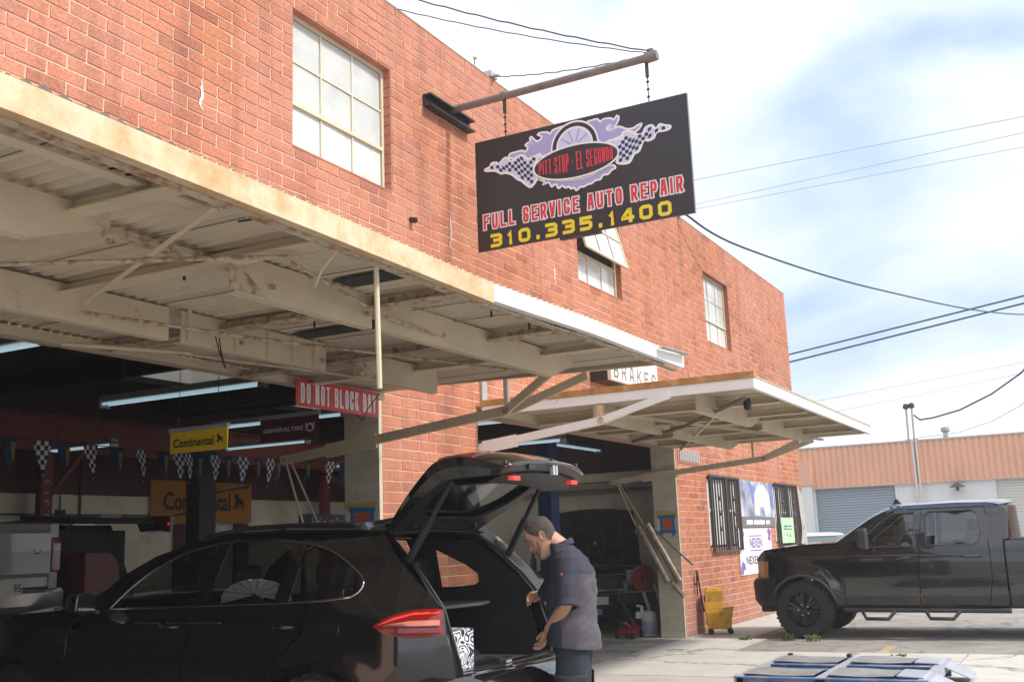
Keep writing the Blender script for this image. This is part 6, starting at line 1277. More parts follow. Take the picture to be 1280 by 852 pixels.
obj('panel', MB().box(8.85, 10.1, 1.5, 1.52, 1.70, 1.90), mat('board_black', (.018, .018, .02), .5), t); obj('lettering', text_mesh('Hankook', 9.03, 9.98, 1.765, 1.865, lambda u, v: (u, 1.497, v), .02), mat('board_grey_ink', (.35, .35, .36), .5), t)
for x in (8.95, 10.0): obj('leg', MB().box(x-.02, x+.02, 1.52, 1.56, 0, 1.85), TRIM, t)
# pennants
CHK = None
def chk_mat(name, a, b, s):
    m = bpy.data.materials.new(name); m.use_nodes = True; N, L = m.node_tree.nodes, m.node_tree.links; bb = N['Principled BSDF']; bb.inputs['Roughness'].default_value = .6
    uv = N.new('ShaderNodeUVMap'); c = N.new('ShaderNodeTexChecker'); c.inputs['Scale'].default_value = s; c.inputs[1].default_value = (*a, 1); c.inputs[2].default_value = (*b, 1); L.new(uv.outputs[0], c.inputs[0]); L.new(c.outputs[0], bb.inputs['Base Color']); return m
PW = chk_mat('pennant_check', (.68, .68, .70), (.015, .015, .02), 5.0); PBW = chk_mat('pennant_blue_check', (.60, .62, .70), (.03, .05, .20), 5.0); PBL = mat('pennant_blue', (.006, .03, .09), .6); PYW = mat('pennant_yellow', (.20, .17, .03), .6)
t = thing('pennant_string', 'string of chequered and blue triangular pennants across the left bay', 'pennants', (9, 3.4, 2.7))
obj('cord', MB().tube([(5.6+i*.32, 3.4, 2.735-.06*math.sin(i/22*math.pi)*.9) for i in range(23)], .005, 4), TRIM, t)
def pennant(x, kind, tw):
    w_, h = .20, .36; m = {'c': PW, 'b': PBL, 'w': PBW}[kind]; mb = MB(); bm = mb.bm; uvl = bm.loops.layers.uv.new('UVMap'); z = 2.735-.06*math.sin((x-5.6)/7.04*math.pi)*.9; dr = Vector((math.cos(tw), math.sin(tw), 0)); nr = Vector((-dr.y, dr.x, 0))
    n = 5; rows = []
    for i in range(n+1):
        k = i/n; hw = w_/2*(1-k); c = Vector((x, 3.4, z-h*k))+nr*.03*math.sin(k*3+x)
        rows.append([(bm.verts.new(c+dr*s_*hw), ((s_*hw/w_)*1.0+.5, 1-k*1.5)) for s_ in (-1, 1)])
    for i in range(n):
        q = [rows[i][0], rows[i][1], rows[i+1][1], rows[i+1][0]]
        if i == n-1: q = q[:3]
        fc = bm.faces.new([v for v, _ in q])
        for lp_, (_, uv) in zip(fc.loops, q): lp_[uvl].uv = uv
    o = obj('pennant', mb, m, t)
    if kind == 'b': 
        c = Vector((x, 3.4, z))
        obj('print', MB().prism([c+Vector((-.03, -.035, -.05)), c+Vector((.03, -.035, -.05)), c+Vector((.012, -.035, -.24)), c+Vector((-.005, -.035, -.24))], (0, .001, 0)), PYW, o)
for i, (x, k) in enumerate(((6.45, 'c'), (6.83, 'b'), (7.2, 'c'), (7.46, 'b'), (7.8, 'c'), (8.14, 'b'), (8.47, 'c'), (8.79, 'b'), (9.02, 'w'), (9.16, 'c'), (9.32, 'b'), (9.58, 'w'), (9.79, 'b'), (10.06, 'w'), (10.32, 'b'), (10.55, 'c'), (10.7, 'b'), (11.3, 'b'), (11.8, 'c'), (12.1, 'b'))): pennant(x, k, .25*math.sin(i*2.3))

# ================================================================== yard
t = thing('mop_bucket', 'yellow mop bucket with wringer on castors against the brick wall', 'mop bucket', (17.2, -.3, 0)); YEL = mat('bucket_yellow', (.62, .34, .015), .5, var=.15, vscale=7, dirt=(.20, .14, .06), dscale=8, dlo=.55, dhi=.72)
bx, by = 17.0, -.31
def B3(a, b, z): return Vector((bx+(a*.35+b*.94)*.76, by+(a*-.94+b*.35)*.76, z*.82))     # a along the bucket, b across
def ring(z, a0, a1, w_): return [B3(a0, -w_, z), B3(a1, -w_, z), B3(a1, w_, z), B3(a0, w_, z)]
obj('tub', MB().loft([ring(.09, -.20, .20, .15), ring(.12, -.22, .22, .17), ring(.46, -.25, .27, .20), ring(.50, -.27, .30, .215)]).loft([ring(.50, -.26, .29, .205), ring(.44, -.23, .25, .18), ring(.25, -.2, .2, .16)], True, False), YEL, t, bevel=.012)
wr = obj('wringer', MB().loft([ring(.11, -.235, .05, .17), ring(.40, -.285, .06, .212), ring(.60, -.28, .06, .18), ring(.80, -.27, .08, .19), ring(.86, -.22, .05, .165)], True, False), YEL, t, solid=.02); obj('wringer_gear', MB().bar(B3(-.29, -.10, .66), B3(-.29, .10, .66), .03, .03).bar(B3(-.285, -.11, .62), B3(-.285, -.04, .70), .03, .03).bar(B3(-.285, .04, .70), B3(-.285, .11, .62), .03, .03), TRIM, wr)
obj('wringer_slot', MB().box(*[c for q in zip(B3(-.12, 0, .806)-Vector((.10, .06, 0)), B3(-.12, 0, .812)+Vector((.10, .06, 0))) for c in q]), mat('wringer_dark', (.16, .08, .01), .7), wr)
obj('rib', MB().bar(B3(-.255, -.15, .15), B3(-.27, -.17, .46), .02, .02).bar(B3(-.255, .15, .15), B3(-.27, .17, .46), .02, .02).bar(B3(-.25, -.09, .17), B3(-.265, -.09, .40), .015, .015).bar(B3(-.25, .09, .17), B3(-.265, .09, .40), .015, .015).bar(B3(-.265, -.09, .40), B3(-.265, .09, .40), .015, .015), mat('bucket_dark_rib', (.40, .22, .02), .6), t)  # moulded ribs in a darker yellow than the tub
for a in (-.2, .2):
    for b in (-.15, .15):
        c = B3(a, b, .045); cs = obj('castor', MB().tube([c-Vector((.015, 0, 0)), c+Vector((.015, 0, 0))], .042, 14), TRIM, t); obj('fork', MB().box(c.x-.02, c.x+.02, c.y-.012, c.y+.012, .05, .10), TRIM2, cs)
o = thing('mop', 'dark mop handle standing up behind the yellow bucket', 'mop', (16.95, -.06, .3)); obj('stick', MB().tube([(16.86, -.10, .35), (16.78, -.05, .98)], .014), TRIM, o); obj('grip', MB().tube([(16.79, -.06, .86), (16.78, -.05, .99)], .019), TRIM2, o)
RB = mat('rack_blue', (.045, .11, .26), .5, var=.25, vscale=4, dirt=(.28, .30, .34), dscale=3, dlo=.48, dhi=.7); RG = mat('rack_plate', (.27, .275, .275), .55, .2, var=.2, vscale=5, dirt=(.20, .17, .15), dscale=4, dlo=.5, dhi=.7); RW = mat('rack_white', (.33, .35, .40), .5, var=.15)
t = thing('ramp_frame', 'blue steel ramp frame with worn grey tread plates lying on the ground', 'ramp', (11.6, -3.4, 0))
for X in (10.55, 11.22, 11.62, 12.28):
    obj('rail', MB().box(X-.03, X+.03, -4.25, -2.5, 0, .165).box(X-.07, X+.07, -4.25, -2.5, .158, .168), RB, t)
for y in (-2.52, -3.30, -4.22): obj('cross_member', MB().box(10.52, 12.36, y-.045, y+.045, .08, .172), RW, t)
for X0_, X1_ in ((10.60, 11.14), (11.70, 12.22)):
    for y0_, y1_, dz in ((-3.22, -2.55, .0), (-3.95, -3.36, .006)):
        wv = MB().loft([[Vector((X0_, y, .176+dz+.006*math.sin(y*9))), Vector((X1_, y, .178+dz+.008*math.sin(y*7+1))), Vector((X1_, y, .184+dz+.008*math.sin(y*7+1))), Vector((X0_, y, .182+dz+.006*math.sin(y*9)))] for y in [y0_+(y1_-y0_)*i/8 for i in range(9)]]); obj('tread_plate', wv, RG, t)
    obj('ramp_flap', MB().loft([[Vector((X0_, y, z)), Vector((X1_, y, z)), Vector((X1_, y, z-.01)), Vector((X0_, y, z-.01))] for y, z in ((-3.98, .196), (-4.2, .186), (-4.5, .05))]), RW, t)
obj('lug', MB().box(12.30, 12.38, -2.60, -2.56, .14, .20).box(12.3, 12.38, -3.24, -3.2, .14, .2), TRIM, t)

# ================================================================== across the alley
BX = 42.0
A = thing('warehouse', 'low warehouse across the alley with ribbed terracotta fascia and roller doors', 'building', (BX, -10, 0))
TER = mat('terracotta_metal', (.72, .40, .26), .7, var=.08, vscale=.7); WW = mat('warehouse_white', (.70, .70, .70), .7, var=.05); DG = mat('roller_blue_grey', (.30, .35, .40), .5); DW = mat('roller_cream', (.62, .61, .56), .5)
YL, YR = 4.35, -34.0; doors = [(.60, 3.57), (-7.2, -2.79), (-15.5, -11.0), (-24, -19.5)]
w = MB(); y = YL
for a, b in doors: w.box(BX, BX+.3, b, y, 0, 3.18); y = a
w.box(BX, BX+.3, YR, y, 0, 3.18); w.box(BX, BX+18, YL-.02, YL+.2, 0, 4.6); obj('wall', w, WW, A)
n_ = int((YL-YR)/.22); rib = []
for i in range(n_):
    y = YL-i*.22
    for dy, dx in ((0, 0), (.05, -.05), (.14, -.05), (.19, 0)): rib.append((y-dy, dx))
obj('fascia', MB().loft([[(BX-.12+dx, y, z) for y, dx in rib] for z in (3.17, 4.70)], False, False), TER, A, kind=None)
obj('coping', MB().box(BX-.2, BX+.3, YR, YL+.02, 4.70, 4.76), mat('coping_grey', (.45, .44, .43), .6), A); obj('soffit', MB().box(BX-.15, BX+.3, YR, YL, 3.165, 3.175), WW, A); obj('roof', MB().box(BX, BX+18, YR, YL, 4.5, 4.6), M_ROOF, A)
for k, (a, b) in enumerate(doors):
    pts = []
    for i in range(32): pts += [(.0+i*.1, .0), (.02+i*.1, -.03), (.08+i*.1, -.03), (.099+i*.1, 0)]
    d = obj('roller_door', MB().loft([[(BX+.12+dx, a, min(3.17, z)), (BX+.12+dx, b, min(3.17, z))] for z, dx in pts], False, False), DG if k == 0 else DW, A)
    obj('guide_rail', MB().box(BX-.03, BX+.1, a-.06, a+.02, 0, 3.16).box(BX-.03, BX+.1, b-.02, b+.06, 0, 3.16), WW, d)
obj('pilaster', MB().box(BX-.28, BX-.03, 3.62, 4.0, 0, 4.0), WW, A); obj('pilaster_cap', MB().box(BX-.34, BX-.02, 3.56, 4.04, 3.3, 4.22), TER, A)
obj('conduit', MB().box(BX-.25, BX-.17, -.22, -.14, 1.0, 4.74).box(BX-.25, BX-.17, -.34, -.28, 1.0, 4.74), mat('conduit_pale', (.62, .56, .54), .6), A)
obj('wall_lamp', MB().lathe([(.02, .08), (.10, .05), (.26, -.05), (.28, -.07), (.05, -.06), (.05, -.2)], (BX-.3, -1.57, 3.02), n=14).tube([(BX, -1.57, 3.0), (BX-.3, -1.57, 3.10)], .03), TRIM2, A)
t = thing('service_mast', 'twin pipe service mast with insulators on the warehouse roof', 'mast', (BX+.1, -.2, 4.7)); obj('pipe', MB().tube([(BX+.1, -.02, 4.5), (BX+.1, -.05, 6.0)], .04), M_GALV, t); obj('pipe', MB().tube([(BX+.1, -.22, 4.5), (BX+.1, -.25, 6.02)], .04), M_GALV, t)
obj('weatherhead', MB().lathe([(.05, -.1), (.12, -.05), (.10, .08), (.02, .12)], (BX+.1, -.05, 6.03), n=10).lathe([(.05, -.1), (.12, -.05), (.10, .08), (.02, .12)], (BX+.1, -.25, 6.05), n=10).tube([(BX+.1, -.3, 5.7), (BX+.1, -.5, 5.5)], .03).box(BX+.02, BX+.18, -.36, .08, 4.72, 4.80), M_DARKSTEEL, t)
t = thing('vent_pipe', 'grey capped flue on the warehouse roof right of the twin mast', 'flue', (BX+1, -1.2, 4.6)); obj('pipe', MB().lathe([(.10, 0), (.10, .55), (.001, .55)], (BX+1, -1.24, 4.6), n=14), M_GALV, t); obj('cap', MB().lathe([(.15, .46), (.17, .5), (.17, .62), (.001, .66)], (BX+1, -1.24, 4.6), n=14), M_GALV, t)
V = thing('parked_car', 'white car parked beyond the black pickup bonnet near the warehouse', 'car', (36, 2.4, 0)); WP = mat('white_car_paint', (.75, .75, .75), .3, coat=.7)
obj('body', MB().loft([[(35.2+a, y_, z) for y_ in (0,)] for z, a in ((0, 0),)]) if False else MB().loft([[(35.1+a, .2+a*b, z), (36.9-a, .2+a*b, z), (36.9-a, 4.8-a*b, z), (35.1+a, 4.8-a*b, z)] for z, a, b in ((.3, .05, 1), (.6, 0, 1), (.9, .03, 1), (.98, .10, 1))]), WP, V, bevel=.05); obj('cabin', MB().loft([[(35.2+a, 1.05+b, z), (36.8-a, 1.05+b, z), (36.8-a, 4.1-b, z), (35.2+a, 4.1-b, z)] for z, a, b in ((.97, 0, 0), (1.42, .16, .5))]), mat('pale_glass', (.22, .27, .28), .08), V); obj('roof', MB().loft([[(35.2+a, 1.05+b, z), (36.8-a, 1.05+b, z), (36.8-a, 4.1-b, z), (35.2+a, 4.1-b, z)] for z, a, b in ((1.42, .14, .48), (1.50, .2, .58), (1.53, .4, .8))]), WP, V)
for x in (35.25, 36.75):
    for y in (1.0, 3.9): obj('wheel', MB().tube([(x-.1, y, .32), (x+.1, y, .32)], .32, 20), RUBBER, V)
# overhead cables, hung between poles outside the picture
def sag(a, b, s, n=24): a, b = Vector(a), Vector(b); return [a.lerp(b, i/n)-Vector((0, 0, 4*s*(i/n)*(1-i/n))) for i in range(n+1)]
PALE = mat('wire_pale', (.42, .48, .55), .6); GG = 'overhead cables crossing the sky'
cable('overhead_cable', sag((60, 30, 22.95), (60, -40, 22.6), .1), .03, PALE, 'uppermost of the three pale cables at the upper right of the sign', 'cable', GG)
cable('overhead_cable', sag((60, 30, 20.8), (60, -40, 23.0), .1), .025, PALE, 'middle of the three pale cables at the right of the sign', 'cable', GG)
cable('overhead_cable', sag((60, 30, 20.9), (60, -40, 21.15), .0), .022, PALE, 'lowest of the three pale cables at the right of the sign', 'cable', GG)
DKW = mat('wire_green_black', (.03, .06, .07), .6)
cable('overhead_cable', sag((42, 10, 7.7), (42, -20, 11.7), 0), .035, DKW, 'upper of two dark parallel cables leaving the brick corner', 'cable', GG); cable('overhead_cable', sag((42, 10, 7.37), (42, -20, 11.5), 0), .035, DKW, 'lower of two dark parallel cables leaving the brick corner', 'cable', GG)
cable('overhead_cable', spline([(17.2, -.14, 7.02), (19, -.635, 6.75), (25, -2.07, 6.905), (34, -4.57, 7.55), (45, -8.6, 9.2)], 8), .02, DKW, 'long dark cable sagging from the roof anchor to the right edge', 'cable', GG)
cable('overhead_cable', [(42.1, -.5, 5.5), (42, -1.0, 5.53), (42, -1.92, 5.73), (42, -3.05, 6.21), (42, -4.04, 6.83), (42, -6.5, 9.0), (42, -9, 12)], .035, DKW, 'thick dark cable curving up from the twin service mast', 'cable', GG)
cable('overhead_cable', [(42.1, -.3, 4.84), (42, -1.84, 4.92), (42, -3.0, 5.25), (42, -3.91, 5.69), (42, -6, 7.1)], .02, PALE, 'thin cable curving up behind the flue', 'cable', GG)
cable('overhead_cable', sag((60, 9, 8.55), (60, -20, 11.4), .1), .02, PALE, 'upper faint cable low over the warehouse', 'cable', GG); cable('overhead_cable', sag((60, 9, 7.7), (60, -20, 11.3), .1), .02, PALE, 'lower faint cable low over the warehouse', 'cable', GG)
# ================================================================== the mechanic
MAN = thing('person', 'man with short greying hair in a dark work shirt leaning at the open boot', 'person', (6.58, -2.64, 0))
hipc = Vector((6.58, -2.64, 0)); mf = Vector((-.30, .954, 0)).normalized(); ml = Vector((-mf.y, mf.x, 0))
def m3(f, l, z): return hipc+mf*f+ml*l+Vector((0, 0, z))
SKIN = mat('skin', (.54, .30, .20), .5, var=.10, vscale=30, spec=.4, bump=.15, bscale=120); SHIRT = mat('work_shirt_navy', (.030, .033, .050), .85, var=.2, vscale=12, bump=.3, bscale=300)
SHIRT2 = mat('work_shirt_grey_panel', (.080, .073, .088), .85, var=.18, vscale=10, bump=.3, bscale=300); PANTS = mat('work_trousers', (.020, .025, .036), .85, var=.25, vscale=9, bump=.3, bscale=260); HAIR = mat('short_hair', (.085, .066, .055), .85, var=.75, vscale=230, bump=1.0, bscale=260, dirt=(.22, .14, .10), dscale=60, dlo=.5, dhi=.8)
LS, RS = m3(.0, .195, 1.385), m3(.03, -.195, 1.385); LH, RH = Vector((6.60, -2.44, .855)), Vector((7.05, -2.20, 1.165))
LE = m3(.0, .26, 1.12); LW = Vector((6.50, -2.48, .925)); RE = m3(.20, -.25, 1.15); RW_ = Vector((6.93, -2.235, 1.165))
bmB = bmesh.new()
# torso, neck, arms, legs as one skinned tree
V_ = [m3(0, 0, .93), m3(.01, 0, 1.10), m3(.02, 0, 1.28), m3(.03, 0, 1.42), m3(.07, 0, 1.49), m3(.125, 0, 1.535),
      LS, LE, LW, RS, RE, RW_, m3(.0, .10, .86), m3(.02, .10, .48), m3(-.02, .11, .09), m3(.0, -.10, .86), m3(.02, -.10, .48), m3(-.02, -.11, .09)]
E_ = [(0, 1), (1, 2), (2, 3), (3, 4), (4, 5), (3, 6), (6, 7), (7, 8), (3, 9), (9, 10), (10, 11), (0, 12), (12, 13), (13, 14), (0, 15), (15, 16), (16, 17)]
R_ = [.10, .10, .11, .085, .055, .056, .044, .052, .034, .044, .052, .034, .08, .055, .04, .08, .055, .04]
bm_join(bmB, skin_mesh(V_, E_, R_, 2))
# forearm fullness is in the skin; hands next
def hand(wrist, d, palm_n, thumb_side, curl, scale=1.0):
    n0 = len(bmB.verts); d = d.normalized(); n = (palm_n-d*palm_n.dot(d)).normalized(); s = d.cross(n)*thumb_side
    V, E, Rr = [wrist-d*.012, wrist+d*.035, wrist+d*.072], [(0, 1), (1, 2)], [(.027, .020), (.034, .017), (.036, .015)]
    me = skin_mesh(V, E, Rr, 2); bm_join(bmB, me)
    for k, (o, L) in enumerate(((.030, .078), (.010, .088), (-.010, .082), (-.029, .064))):
        b = wrist+d*(.068-.004*abs(k-1))+s*o; P = [wrist+d*.04+s*o*.8, b]; dd = d+s*o*2.2*.2; 
        for j, ln in enumerate((.42, .32, .26)):
            c = curl*(1+.12*k)*(j+1)*.62; P.append(P[-1]+(dd*math.cos(c)+n*math.sin(c)).normalized()*L*ln)
        bm_join(bmB, skin_mesh(P, [(i, i+1) for i in range(4)], [.0100, .0098, .0088, .0080, .0066], 2))
    P = [wrist+d*.022+s*.020, wrist+d*.045+s*.042+n*.010, wrist+d*.075+s*.050+n*.022, wrist+d*.098+s*.044+n*.032]
    bm_join(bmB, skin_mesh(P, [(0, 1), (1, 2), (2, 3)], [.015, .0125, .0105, .008], 2))
    bmB.verts.ensure_lookup_table()
    for v in bmB.verts[n0:]: v.co = wrist+(v.co-wrist)*scale
hand(LW, Vector((.05, .06, -.10)), Vector((.2, .5, -.6)), 1, .55, 1.14)
hand(RW_, Vector((.01, .10, -.02)), Vector((-.25, .2, -1)), -1, .75, 1.14)
# head
hd = R(37); hc = m3(.185, 0, 1.537); hx = (mf*math.cos(hd)-Vector((0, 0, math.sin(hd)))).normalized(); hy = ml; hz_ = hx.cross(hy).normalized()
if hz_.z < 0: hz_ = -hz_
LV = [(-.122, .050, -.012, .022), (-.116, .074, -.02, .034), (-.104, .089, -.034, .044), (-.088, .094, -.052, .052), (-.070, .091, -.066, .058), (-.052, .089, -.076, .062), (-.034, .088, -.084, .066), (-.016, .086, -.090, .069), (.004, .084, -.095, .072), (.024, .082, -.099, .074), (.040, .086, -.101, .075), (.056, .092, -.102, .0755), (.075, .090, -.101, .076), (.095, .080, -.095, .073), (.112, .063, -.082, .063), (.126, .040, -.060, .047), (.134, .015, -.033, .026), (.136, .0, -.012, .008)]
def hpt(z, th, off=0):
    f_ = ip(z, [q[0] for q in LV], [q[1] for q in LV])+off; b_ = ip(z, [q[0] for q in LV], [q[2] for q in LV])-off; w_ = ip(z, [q[0] for q in LV], [q[3] for q in LV])+off
    mid = (f_+b_)/2; a = (f_-b_)/2; c, s = math.cos(th), math.sin(th); e = .80
    x = mid+a*math.copysign(abs(c)**e, c); y = w_*math.copysign(abs(s)**e, s)
    t = math.degrees(math.atan2(s, c)); g = lambda u, w2: math.exp(-(u/w2)**2)
    if off < .004:
        ns = max(0, min(1, (.045-z)/.055)) if z > -.012 else max(0, min(1, (z+.034)/.020)); x += .036*ns*g(t, 9); x += .008*g(z+.012, .014)*(g(t-10, 6)+g(t+10, 6))
        x -= .010*g(z-.028, .014)*(g(t-24, 11)+g(t+24, 11)); x += .006*g(z-.046, .008)*(g(t-20, 14)+g(t+20, 14))
        x += .005*g(z+.056, .007)*g(t, 18)+.005*g(z+.070, .007)*g(t, 16); x -= .005*g(z+.063, .004)*g(t, 20); x += .006*g(z+.098, .012)*g(t, 16)
        y += math.copysign(.004, s)*g(abs(t)-55, 15)*g(z+.0, .02)
    return hc+(hx*x+hy*y+hz_*z)*1.03
zs_ = [LV[0][0]+(LV[-1][0]-LV[0][0])*i/46 for i in range(47)]; NH = 60
hm = MB().loft([[hpt(z, 2*math.pi*k/NH) for k in range(NH)] for z in zs_]); me = bpy.data.meshes.new('head'); bmesh.ops.recalc_face_normals(hm.bm, faces=hm.bm.faces); hm.bm.to_mesh(me); bm_join(bmB, me)
# neck into the head, ears
nk = MB().tube([m3(.035, 0, 1.43), m3(.07, 0, 1.485), m3(.12, 0, 1.53), hc+hx*-.03+hz_*-.03], [.075, .062, .057, .06], 20); me = bpy.data.meshes.new('neck'); nk.bm.to_mesh(me); bm_join(bmB, me)
for sd in (-1, 1):
    er = MB(); c = hc+hy*sd*.074+hx*-.012+hz_*.004
    for r0, r1, dz in ((.0, 1, 0),):
        rg = []
        for k, (sc_, ou) in enumerate(((1.0, .0), (1.08, .010), (1.0, .018), (.72, .013), (.45, .008))): rg.append([c+(hx*(-.004+.019*sc_*math.cos(a)-.004*sc_*math.sin(a))+hz_*(.033*sc_*math.sin(a)))+hy*sd*ou+hx*-.010*ou/.018 for a in [2*math.pi*i/16 for i in range(16)]])
        er.loft(rg)
    bmesh.ops.recalc_face_normals(er.bm, faces=er.bm.faces); me = bpy.data.meshes.new('ear'); er.bm.to_mesh(me); bm_join(bmB, me)
me = bpy.data.meshes.new('body'); bmB.to_mesh(me); bmB.free()
obj('body', me, SKIN, MAN, smooth=True)
# eyes, brows, hair, beard shadow
ey = MB(); br_ = MB()
for sd in (-1, 1):
    c = hpt(.026, R(sd*23), 0)-hx*.006; ey.lathe([(.001, -.011), (.008, -.008), (.011, 0), (.008, .008), (.001, .011)], c, 'z', 12)
    br_.tube([hpt(.048, R(sd*9), .001), hpt(.053, R(sd*20), .0015), hpt(.050, R(sd*33), .001)], .004, 6)
obj('eye', ey, mat('eye_dark', (.06, .045, .04), .15), MAN, smooth=True); obj('eyebrow', br_, HAIR, MAN, smooth=True)
def cap(zmin_f, off, th0=0, jitter=0):
    mb = MB(); n = 72; rings = []; rr = random.Random(3)
    for i in range(25):
        t = i/24; rg = []
        for k in range(n+1):
            th = -math.pi+2*math.pi*k/n; z0 = zmin_f(abs(math.degrees(th))); z = z0+(.1355-z0)*t**.85
            o = off(abs(math.degrees(th)), t); rg.append(hpt(z, th, max(.0042, o)*(1+jitter*rr.uniform(-1, 1))))
        rings.append(rg)
    return mb.loft(rings, False)
hair0 = lambda a: ip(a, [0, 25, 45, 58, 70, 84, 96, 115, 150, 180], [.128, .125, .117, .102, .066, .018, .02, -.045, -.062, -.064])
obj('hair', cap(hair0, lambda a, t: .0044+.0045*min(1, t*3)*(.15+.85*min(1, a/90)), 0, .30), HAIR, MAN, smooth=True)
bd = MB(); rows = []
for i in range(14):
    t = i/13; rows.append([hpt(ip(abs(a), [0, 20, 50, 75], [-.108, -.106, -.085, -.05])+(ip(abs(a), [0, 12, 22, 35, 60, 75], [-.074, -.066, -.040, -.048, -.025, .012])-ip(abs(a), [0, 20, 50, 75], [-.108, -.106, -.085, -.05]))*t, R(a), .0012) for a in range(-75, 76, 5)])
obj('beard', bd.loft(rows, False), mat('stubble', (.24, .135, .095), .8, var=.35, vscale=160), MAN, smooth=True)
# shirt: lofted torso with creases
def creased(mb, amp, fr, seed):
    from mathutils import noise as nz
    s = Vector((seed*3.7, seed*1.9, seed*5.3))
    for v in mb.bm.verts:
        p = v.co-hipc; q = Vector((p.dot(mf)*.55+p.z*.45, p.dot(ml)*.55-p.z*.25, p.z*.9+p.dot(mf)*.7))*(fr*.30)+s
        a = nz.noise(q); b = nz.noise(q*2.1+s); h = (1-2.6*abs(a))*.75+(1-2.4*abs(b))*.35
        c = Vector((p.x, p.y, 0)); v.co += (c.normalized() if c.length > 1e-3 else Vector((0, 0, 0)))*amp*h
    return mb
def tring(fc, lc, z, fr_, bk, hw, n=40, tilt=0):
    out = []
    for k in range(n):
        a = 2*math.pi*k/n; c, s = math.cos(a), math.sin(a); x = fc+(fr_ if c > 0 else bk)*math.copysign(abs(c)**.85, c); out.append(m3(x, lc+hw*math.copysign(abs(s)**.85, s), z+tilt*x))
    return out
TR = [(0, 0, .835, .158, .168, .195), (0, 0, .855, .16, .168, .197), (.0, 0, .93, .155, .165, .195), (.01, 0, 1.02, .145, .155, .19), (.015, 0, 1.12, .14, .16, .195), (.015, 0, 1.22, .135, .17, .205), (.015, 0, 1.31, .125, .165, .212), (.02, 0, 1.38, .10, .14, .20), (.03, 0, 1.43, .075, .105, .15), (.045, 0, 1.465, .07, .08, .10), (.06, 0, 1.49, .068, .066, .078)]
def dense(P, k): 
    out = []
    for a, b in zip(P, P[1:]): out += [tuple(x+(y-x)*i/k for x, y in zip(a, b)) for i in range(k)]
    return out+[P[-1]]
tm = MB().loft([tring(*q, n=96, tilt=.10) for q in dense(TR, 8)], True, False); creased(tm, .011, 26, 5); creased(tm, .005, 60, 9)
sh0 = obj('shirt', tm, SHIRT, MAN, smooth=True, solid=.006); sh0.data.materials.append(SHIRT2)
for p in sh0.data.polygons:      # grey back and side panels, navy yoke, front and sleeves
    c = p.center+Vector(MAN.location); rel = c-hipc; 
    if rel.dot(mf) < .055 and c.z < 1.30 and rel.dot(ml) > -.5: p.material_index = 1
def sleeve(a, b, r0, r1, seed, roll):
    a, b = Vector(a), Vector(b); d = (b-a).normalized(); pts = [a-d*.02-Vector((0, 0, 0))]+[a.lerp(b, i/28) for i in range(1, 29)]; rad = [r0+(r1-r0)*i/28 for i in range(29)]; rad[0] = r0*.55; rad[1] = r0*.78; rad[2] = r0*.9; mb = MB().tube(pts, rad, 40, False); creased(mb, .009, 42, seed); creased(mb, .005, 85, seed+1); s_ = obj('sleeve', mb, SHIRT, sh0, smooth=True, solid=.005)
    e = b; obj('rolled_cuff', creased(MB().tube([e-d*.025, e-d*.02, e+d*.012, e+d*.018], [r1*.95, r1*1.12, r1*1.14, r1*.98], 24, False), .003, 60, seed+3), SHIRT, s_, smooth=True, solid=.008)
sleeve(LS-ml*.035+Vector((0, 0, .035)), LS.lerp(LE, 1.02), .082, .066, 2, True); sleeve(RS+ml*.035+Vector((0, 0, .035)), RS.lerp(RE, 1.0), .082, .064, 8, True)
cl = MB().loft([[m3(.052+.074*math.cos(a)*s_, .078*math.sin(a)*s_, z-.03*math.cos(a)) for a in [2*math.pi*i/28 for i in range(28)]] for z, s_ in ((1.465, 1.02), (1.50, .90), (1.505, .96), (1.47, 1.13))], True, False); obj('collar', cl, SHIRT, sh0, smooth=True, solid=.004)
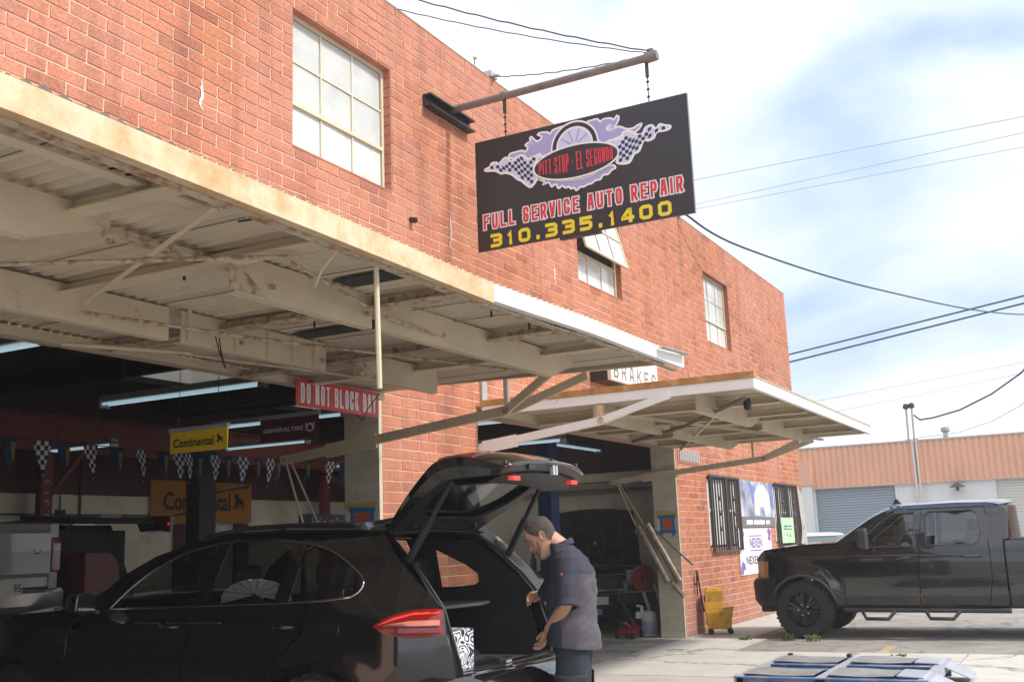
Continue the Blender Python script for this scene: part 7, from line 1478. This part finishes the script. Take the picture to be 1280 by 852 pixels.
obj('logo_patch', MB().tube([LS.lerp(LE, .30)+ml*.081+mf*.02, LS.lerp(LE, .30)+ml*.0825+mf*.02], .008, 8), mat('patch_orange', (.5, .12, .04), .6), sh0)
# trousers
for sd in (1, -1):
    P = [(-.005, sd*.080, .90, .105, .105, .095), (0, sd*.085, .82, .105, .11, .098), (.015, sd*.10, .62, .10, .10, .095), (.02, sd*.105, .48, .088, .088, .085), (.0, sd*.11, .28, .085, .09, .082), (-.02, sd*.11, .06, .09, .095, .085)]
    mb = MB().loft([tring(*q, n=48) for q in dense(P, 10)], True, False); creased(mb, .007, 30, 4+sd); tr_ = obj('trouser_leg', mb, PANTS, MAN, smooth=True, solid=.004)
    po = MB().loft([tring(.01, sd*.10+sd*.004, z, .100+o, .105+o, .10+o, n=32)[2:15] if sd > 0 else tring(.01, sd*.104, z, .100+o, .105+o, .10+o, n=32)[18:31] for z, o in ((.50, .004), (.51, .012), (.66, .016), (.67, .008))], False); obj('cargo_pocket', po, PANTS, tr_, smooth=True, solid=.003)
    sh_ = MB().loft([[m3(f_, sd*.11+l_, z) for f_, l_ in ((-.11*k, -.04*k), (-.05, -.05*k), (.10, -.052*k), (.17*k, -.03*k), (.175*k, .03*k), (.10, .052*k), (-.05, .05*k), (-.11*k, .04*k))] for z, k in ((.0, 1), (.03, 1.02), (.07, .93), (.11, .62))]); obj('boot', sh_, mat('work_boot', (.03, .022, .016), .6), MAN, bevel=.012)
obj('belt', MB().loft([tring(0, 0, z, .135, .14, .165, n=32) for z in (.88, .93)], True, False), TRIM, MAN, smooth=True, solid=.004)

# thin bright air over the whole place
hb = obj('haze', MB().box(-601, 901, -601, 601, -1.0, 24.5), None, None, kind='stuff')
hm_ = bpy.data.materials.new('haze_air'); hm_.use_nodes = True; nt_ = hm_.node_tree; nt_.nodes.clear(); o_ = nt_.nodes.new('ShaderNodeOutputMaterial'); pv = nt_.nodes.new('ShaderNodeVolumePrincipled')
pv.inputs['Color'].default_value = (.95, .96, 1, 1); pv.inputs['Density'].default_value = .0017; nt_.links.new(pv.outputs[0], o_.inputs['Volume']); hb.data.materials.append(hm_)
split_pieces()
